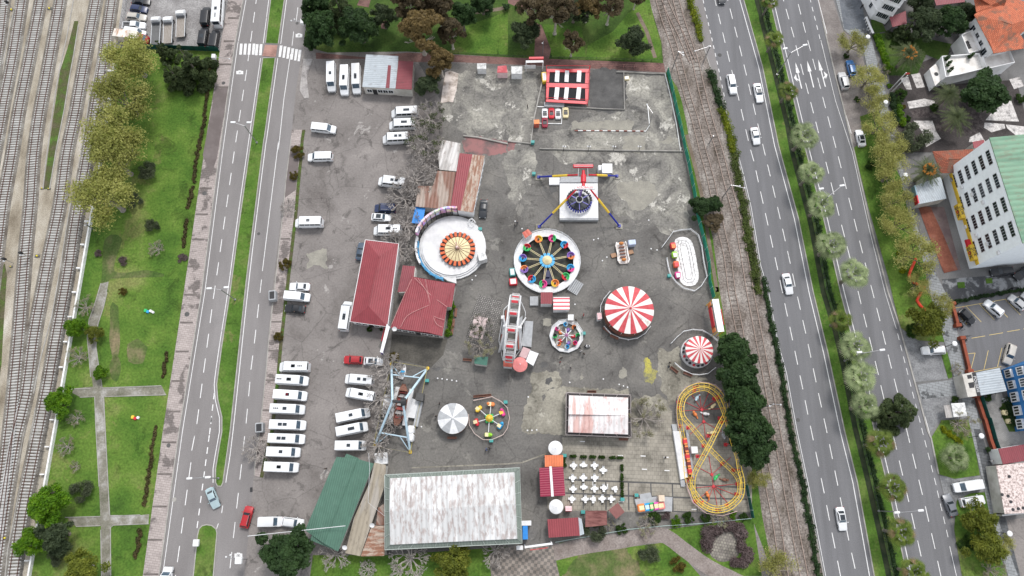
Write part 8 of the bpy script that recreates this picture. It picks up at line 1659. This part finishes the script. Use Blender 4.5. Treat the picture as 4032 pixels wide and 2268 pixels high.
# terrace tables and chairs
PL = paint('plastic_white', (.80, .80, .80), .4); t0 = c0 = None
for i, (x, y) in enumerate(((622,400),(716,395),(820,400),(903,442),(613,518),(714,513),(823,516),(617,619),(720,607),(820,616),(910,612),(1017,616),(607,717),(732,716),(811,718),(893,712),(981,716))):
 row = [0,0,0,0,1,1,1,2,2,2,2,2,3,3,3,3,3][i]; col = i-[0,4,7,12][row]; where = '%s white table of the %s terrace row' % (ORD[col],('top', 'second', 'third', 'bottom')[row]); c = g('23', x, y)+Vector((0,0, .024))
 if t0 is None:
  t0 = thing('terrace_table', where, 'table', c, 0,'white terrace tables'); t0.scale = (.85,)*3; MB().bbox((0,0, .73),(.95, .95, .05),0, .1).build('tabletop', PL, t0)
  for a in (-.36, .36):
   for b_ in (-.36, .36): MB().tube((a*1.05, b_*1.05,0),(a, b_, .71), .03,6).build('leg', PL, t0)
  c0 = thing('terrace_chair', 'x', 'chair'); MB().bbox((0,0, .43),(.46, .46, .05),0, .1).build('seat', PL, c0); MB().bbox((-.22,0, .66),(.05, .46, .42),0, .02).build('backrest', PL, c0)
  for a in (-.2, .2):
   for b_ in (-.2, .2): MB().tube((a*1.15, b_*1.15,0),(a, b_, .41), .02,5).build('leg', PL, c0)
  first = True
 else: dup(t0, c, (i*.13) % .3, where)
 for k in range(4):
  if (i*4+k) in (5,33,46,47,58): continue
  a = k*math.pi/2+.12*math.sin(i*3+k); p = c+Vector((math.cos(a)*-.54, math.sin(a)*-.54,0)); lb = 'white chair at the %s side of the %s' % (('left', 'lower', 'right', 'upper')[k], where.replace('white ', ''))
  if first: c0.location = p; c0.rotation_euler.z = a; c0['label'] = lb; c0['group'] = 'white terrace chairs'; first = False
  else: dup(c0, p, a, lb)
# benches, bins, toy cars, boxes
def bench(v, x, y, t, lab): r = thing('bench', lab, 'bench', g(v, x, y), t); MB().box((0,0, .44),(1.9, .42, .06)).build('seat', M_BRN, r); MB().box((0, .22, .72),(1.9, .06, .4)).build('backrest', M_BRN, r); MB().box((-.8,0, .2),(.1, .4, .42)).build('leg', M_IRON, r); MB().box((.8,0, .2),(.1, .4, .42)).build('leg', M_IRON, r)
for a in (('22', 935,490,-.7,'dark bench at the lower left fence of the big carousel'),('22', 1008,555,-.45,'brown bench under the fence of the big carousel'),('22', 1575,865,-.7,'bench beside two people near the small swing ride'),('22', 1705,905,-.4,'dark bench outside the fence of the small swing ride'),('12', 2130,1115, .1,'left dark bench above the six armed kiddie ride'),('12', 2215,1108, .1,'right dark bench above the six armed kiddie ride'),('12', 2030,770,-.1,'grey bench left of the green kiosk'),('12', 1922,320,1.5,'upper bench beside the clipped hedge of the restaurant'),('12', 1900,420,1.5,'middle bench beside the clipped hedge of the restaurant'),('12', 1888,490,1.5,'lower bench beside the clipped hedge of the restaurant'),('12', 1885,1510,0,'bench under the grey and white tent canopy'),('23', 1095,152,0,'bench at the lower edge of the stained hall'),('22', 795,1072,0,'pale bench above the stained hall')): bench(*a)
TEAL = paint('teal_bin', (.05, .30, .28), .5)
for v, x, y, lab in (('20', 235,1365,'teal bin at the corner of the skating yard'),('21', 245,335,'teal bin at the back left foot of the pendulum ride'),('12', 1650,968,'teal bin beside the swinging ship railing'),('12', 2393,1172,'teal bin outside the kiddie ride fence'),('13', 2258,165,'teal bin below the kiddie ride fence'),('22', 717,520,'teal bin right of the eight armed ride'),('21', 1528,1302,'teal bin at the kiddie train fence'),('23', 1083,720,'teal bin at the lower end of the planter row'),('23', 710,840,'teal bin left of the brown canopy'),('23', 535,305,'teal bin behind the orange awning'),('11', 2152,860,'teal bin right of the round platform ride'),('23', 1215,680,'orange bin beside the steps of the kiddie train')):
 r = thing('litter_bin', lab, 'bin', g(v, x, y)+Vector((0,0, .024))); MB().bbox((0,0, .45),(.75, .6, .9),0, .08).build('body', M_ORG if 'orange bin' in lab else TEAL, r); MB().bbox((0,0, .93),(.8, .66, .08),0, .08).build('lid', TEAL, r)
for x, y, m, lab in ((350,1090, M_WHITEP, 'left white toy car in the kerbed pen'),(413,1085, M_REDP, 'red toy car between two white ones'),(475,1092, M_WHITEP, 'right white toy car in the kerbed pen'),(547,1080, M_CREAM, 'beige toy car outside the kerbed pen'),(350,1172, paint('dark_red', (.25, .01, .03), .5),'dark red toy car at the lower left of the pen')):
 r = thing('toy_car', lab, 'toy car', g('20', x, y),1.57); hull(1, .72, .12,[(1.35, .6, .45, .5),(1.15, .92, .6, .66),(.3,1, .7, .74),(-.8,1, .72, .76),(-1.3, .8, .6, .62)]).build('body', m, r, smooth=40); MB().bbox((-.3,0, .8),(.8, .9, .12),0, .1).build('seat', M_PCLR, r); MB().bbox((.35,0, .9),(.1, .9, .25),0, .04).build('windscreen', M_GLASSB, r)
for v, x, y, w, d, h, m, lab, nm in (('12', 193,168,1.5,2.2,1.6, M_WALLG, 'upper grey open topped box on the east pavement edge', 'litter_box'),('12', 72,1415,1.6,2.0,1.6, M_WALLG, 'lower grey open topped box on the east pavement edge', 'litter_box'),('13', 1215,335,2.6,2.3,1.1, M_STEELW, 'white wire crate at the top of the beige lean-to', 'wire_crate'),('20', 1128,750,1.2,1.0, .5, M_CREAM, 'small cream box at the edge of the damp pit', 'box'),('20', 345,755,1.2,2.6,1.2, M_YELP, 'yellow cart left of the trampoline', 'cart'),('21', 42,1270,1.2,1.8,1.1, TEAL, 'teal and red box left of the twelve armed ride', 'box'),('21', 50,1360,1.7,1.5,1.1, M_REDP, 'orange red sofa like box below the teal one', 'box'),('B1', 610,1150,1.2, .9, .6, M_WALLG, 'grey boulder at the pond, upper', 'boulder'),('B1', 610,1270,1.2,1.2, .6, M_CREAM, 'pale boulder at the pond, middle', 'boulder'),('B1', 650,1350,1.3,1.0, .6, M_CREAM, 'pale boulder at the pond, lower', 'boulder'),('03', 2390,628, .5, .9, .1, M_BLKP, 'black drain grate at the lot entrance', 'drain_grate')):
 r = thing(nm, lab, nm.replace('_', ' '), g(v, x, y)+Vector((0,0, .015)), .1); MB().bbox((0,0, h/2),(w, d, h),0, .12 if nm != 'boulder' else .4).build('body', m, r); (MB().bbox((0,0, h+.01),(w*.7, d*.75, .03),0, .1).build('top', M_BLKP if 'open' in lab else M_WHITEP, r) if nm in ('litter_box', 'box', 'cart') else None)
for v, x, y, cs, lab in (('02', 1425,308,(M_GRN, M_CYAN, M_WHITEP, M_WHITEP),'rainbow coloured slide lying on the upper lawn'),('03', 1305,-50,(M_YELP, M_REDP, M_WHITEP),'red, white and yellow toy seat lying on the lower lawn')):
 r = thing('play_equipment', lab, 'play equipment', g(v, x, y),-.1); r.scale = (.7,)*3
 for i, m in enumerate(cs): MB().bbox((-1.3+i*.8, .2-(i % 2)*.3, .3),(.85,1.0-.1*i, .5),-.15*i, .15).build('section', m, r)
r = thing('rowing_boat', 'small white and blue boat inside the swinging ship frame', 'boat', g('SH', 492,245),1.3); hull(1, .7, .02,[(1.7, .1, .45, .45),(1.2, .6, .42, .42),(0,1, .4, .4),(-1.4, .8, .42, .42)]).build('hull', M_WHITEP, r); MB().box((0,0, .46),(1.0, .9, .05)).build('bench', M_CYAN, r)
for x, y, m, lab in ((355,220, M_LBLUE, 'pale blue figure inside the upper coaster loop'),(510,302, M_CREAM, 'cream figure right inside the upper coaster loop'),(337,378, M_ORG, 'orange mushroom figure inside the upper coaster loop'),(438,375, M_WHITEP, 'white and orange figure left of the others in the coaster loop'),(505,560, M_CREAM, 'pinkish starfish figure beside the coaster crossing'),(615,590, M_WALLG, 'grey figure right of the coaster crossing'),(542,998, M_GRN, 'dark green crocodile figure in the lower coaster loop'),(627,1022, M_BRN, 'brown figure in the lower coaster loop'),(460,1170, M_ORG, 'orange figure at the bottom of the lower coaster loop')):
 r = thing('garden_figure', lab, 'figure', g('CO', x, y)+Vector((0,0, .02)), x*.1); MB().ball((0,0, .35), .45,8, sq=(1.3, .8, .8)).ball((.5,0, .75), .28,7).tube((-.6,0, .3),(-1, .2, .2), .15,5).build('body', m, r)
# people
def person_mesh(step=0.0, arm=.1):
 me = bpy.data.meshes.new('sk'); V_ = [(0,0, .95),(0,0,1.15),(0,0,1.38),(0,0,1.50),(.02,0,1.60),(.03,0,1.70)]; E = [(0,1),(1,2),(2,3),(3,4),(4,5)]; Rd = [.15, .135, .16, .055, .095, .085]
 for s in (1,-1):
  f = step*s; k = len(V_); V_ += [(0, s*.10, .88),(f*.5+.02, s*.11, .48),(f-.03, s*.11, .07),(f+.14, s*.12, .04),(0, s*.20,1.40),(-f*.3, s*.26,1.12),(arm-f*.4, s*.25, .90),(arm+.05-f*.4, s*.24, .80)]; Rd += [.11, .07, .05, .04, .06, .045, .035, .04]
  E += [(0, k),(k, k+1),(k+1, k+2),(k+2, k+3),(2, k+4),(k+4, k+5),(k+5, k+6),(k+6, k+7)]
 me.from_pydata(V_, E, []); o = bpy.data.objects.new('sk', me); C.objects.link(o); m = o.modifiers.new('s', 'SKIN'); me.skin_vertices[0].data[0].use_root = True
 for i, r_ in enumerate(Rd): me.skin_vertices[0].data[i].radius = (r_*(.75 if i < 3 else 1), r_)
 o.modifiers.new('u', 'SUBSURF').levels = 1; out = bpy.data.meshes.new_from_object(o.evaluated_get(bpy.context.evaluated_depsgraph_get())); bpy.data.objects.remove(o); return out
PM = [person_mesh(0, .08), person_mesh(.24, .15)]; SKIN = paint('skin', (.45, .28, .20), .6)
CL = dict(black=(.02, .02, .024), grey=(.16, .16, .17), red=(.40, .03, .04), blue=(.06, .10, .25), white=(.65, .65, .65), denim=(.05, .08, .15), pink=(.5, .18, .25))
for v, x, y, top, leg, t, sc, lab in (('12', 400,322,'black', 'denim', 1.5,1,'person in dark clothes at the door of the black saloon'),('20', 185,1030,'black', 'black', 0,1,'person in black standing alone in the north yard'),('21', 65,830,'black', 'grey', .4,1,'person in black left of the big cup ride, nearer its booth'),('21', 88,800,'grey', 'black', 2,1,'person in grey beside the one in black at the cup ride'),('22', 715,350,'red', 'black', 3,1,'person in a red jacket between the two carousels'),('22', 733,632,'grey', 'black', 0,1,'person in grey pushing a pram by the eight armed ride'),('22', 680,660,'black', 'denim', 1,1,'person in black leaning at the eight armed ride'),('22', 690,692,'white', 'black', 2,1,'person with white top in the trio below the eight armed ride'),('22', 718,715,'black', 'black', 4,1,'rightmost person of the trio below the eight armed ride'),('22', 505,755,'black', 'grey', 5,1,'adult in black walking with a child on the open floor'),('22', 495,792,'red', 'grey', 5, .7,'child in red walking below the adult in black'),('22', 593,848,'grey', 'black', 1,1,'person in grey alone on the open floor'),('22', 1532,802,'black', 'black', 1,1,'upper one of two people in black by the swing ride bench'),('22', 1523,835,'black', 'denim', 0,1,'lower one of two people in black by the swing ride bench'),
   ('12', 1735,1305,'black', 'black', 2,1,'person in black at the left edge of the grey white tent'),('13', 2210,248,'blue', 'denim', 0,1,'person in blue walking below the kiddie ride'),('13', 2243,235,'black', 'black', 1,1,'person in black walking beside the one in blue'),('13', 692,430,'black', 'black', 2,1,'person in black on the lot beside the green roof'),('23', 1488,325,'black', 'grey', 0,1,'person in black alone on the tan court'),('12', 1768,1185,'black', 'grey', 3,1,'person in dark jacket above the grey white tent'),('B2', 450,390,'white', 'black', 1.6,1,'person in white on the east pavement near the red wall'),('TR', 225,90,'black', 'black', 1,1,'person in black on the wet paving at the top edge'),('22', 640,405,'black', 'black', 1,1,'person in black standing on the ring of the small cup ride')):
 me = PM[1 if 'walk' in lab or 'push' in lab else 0].copy(); [me.materials.append(m) for m in (paint('cloth_'+leg, CL[leg], .8), paint('cloth_'+top, CL[top], .8), SKIN, paint('hair', (.025, .018, .014), .7))]
 me.polygons.foreach_set('material_index', [0 if (p.center.z < .92 and abs(p.center.y) < .19) else 1 if p.center.z < 1.48 and not (p.center.z < .86) else 2 if p.center.z < 1.64 and p.center.x > -.04 or p.center.z < .9 else 3 for p in me.polygons]); me.polygons.foreach_set('use_smooth', [True]*len(me.polygons))
 o = bpy.data.objects.new('person', me); C.objects.link(o); o.location = g(v, x, y)+Vector((0,0, .82 if 'ring of' in lab else .02)); o.rotation_euler.z = t; o.scale = (sc,)*3; tag(o, lab, 'person')
r = thing('pram', 'white and grey pram beside the eight armed ride', 'pram', g('22', 755,640)); MB().bbox((0,0, .65),(.85, .5, .4),0, .12).build('body', M_WHITEP, r); MB().bbox((.1,0, .87),(.4, .4, .05),0, .1).build('seat', M_PCLR, r)
for x in (-.35, .35): MB().tube((x, -.28, .18),(x, .28, .18), .18,10).build('wheel', M_TYRE, r)

for v, x, y in (('22', 907,948),('22', 1057,1000),('22', 1098,1014),('22', 1136,1026),('22', 587,980),('22', 193,1118),('12', 1747,941),('12', 1789,946),('12', 1835,953),('12', 1882,960),('12', 1926,967),('21', 815,953),('21', 858,941),('21', 898,1151),('21', 940,1118),('21', 1361,1038),('21', 1417,1050),('21', 1338,766),('21', 68,776),('21', 134,847),('22', 637,238),('13', 1592,30),('23', 186,65),('23', 228,64),('23', 273,60),('11', 2075,1333),('11', 2108,1295)):
 tag(MB().lathe([(.17,0),(.16, .10),(0, .14)],8).build('floor_marker', M_WHITEP, loc=g(v, x, y)+Vector((0,0, .015))),'small white round marker on the open fairground floor', 'marker', 'white round markers on the fairground floor')
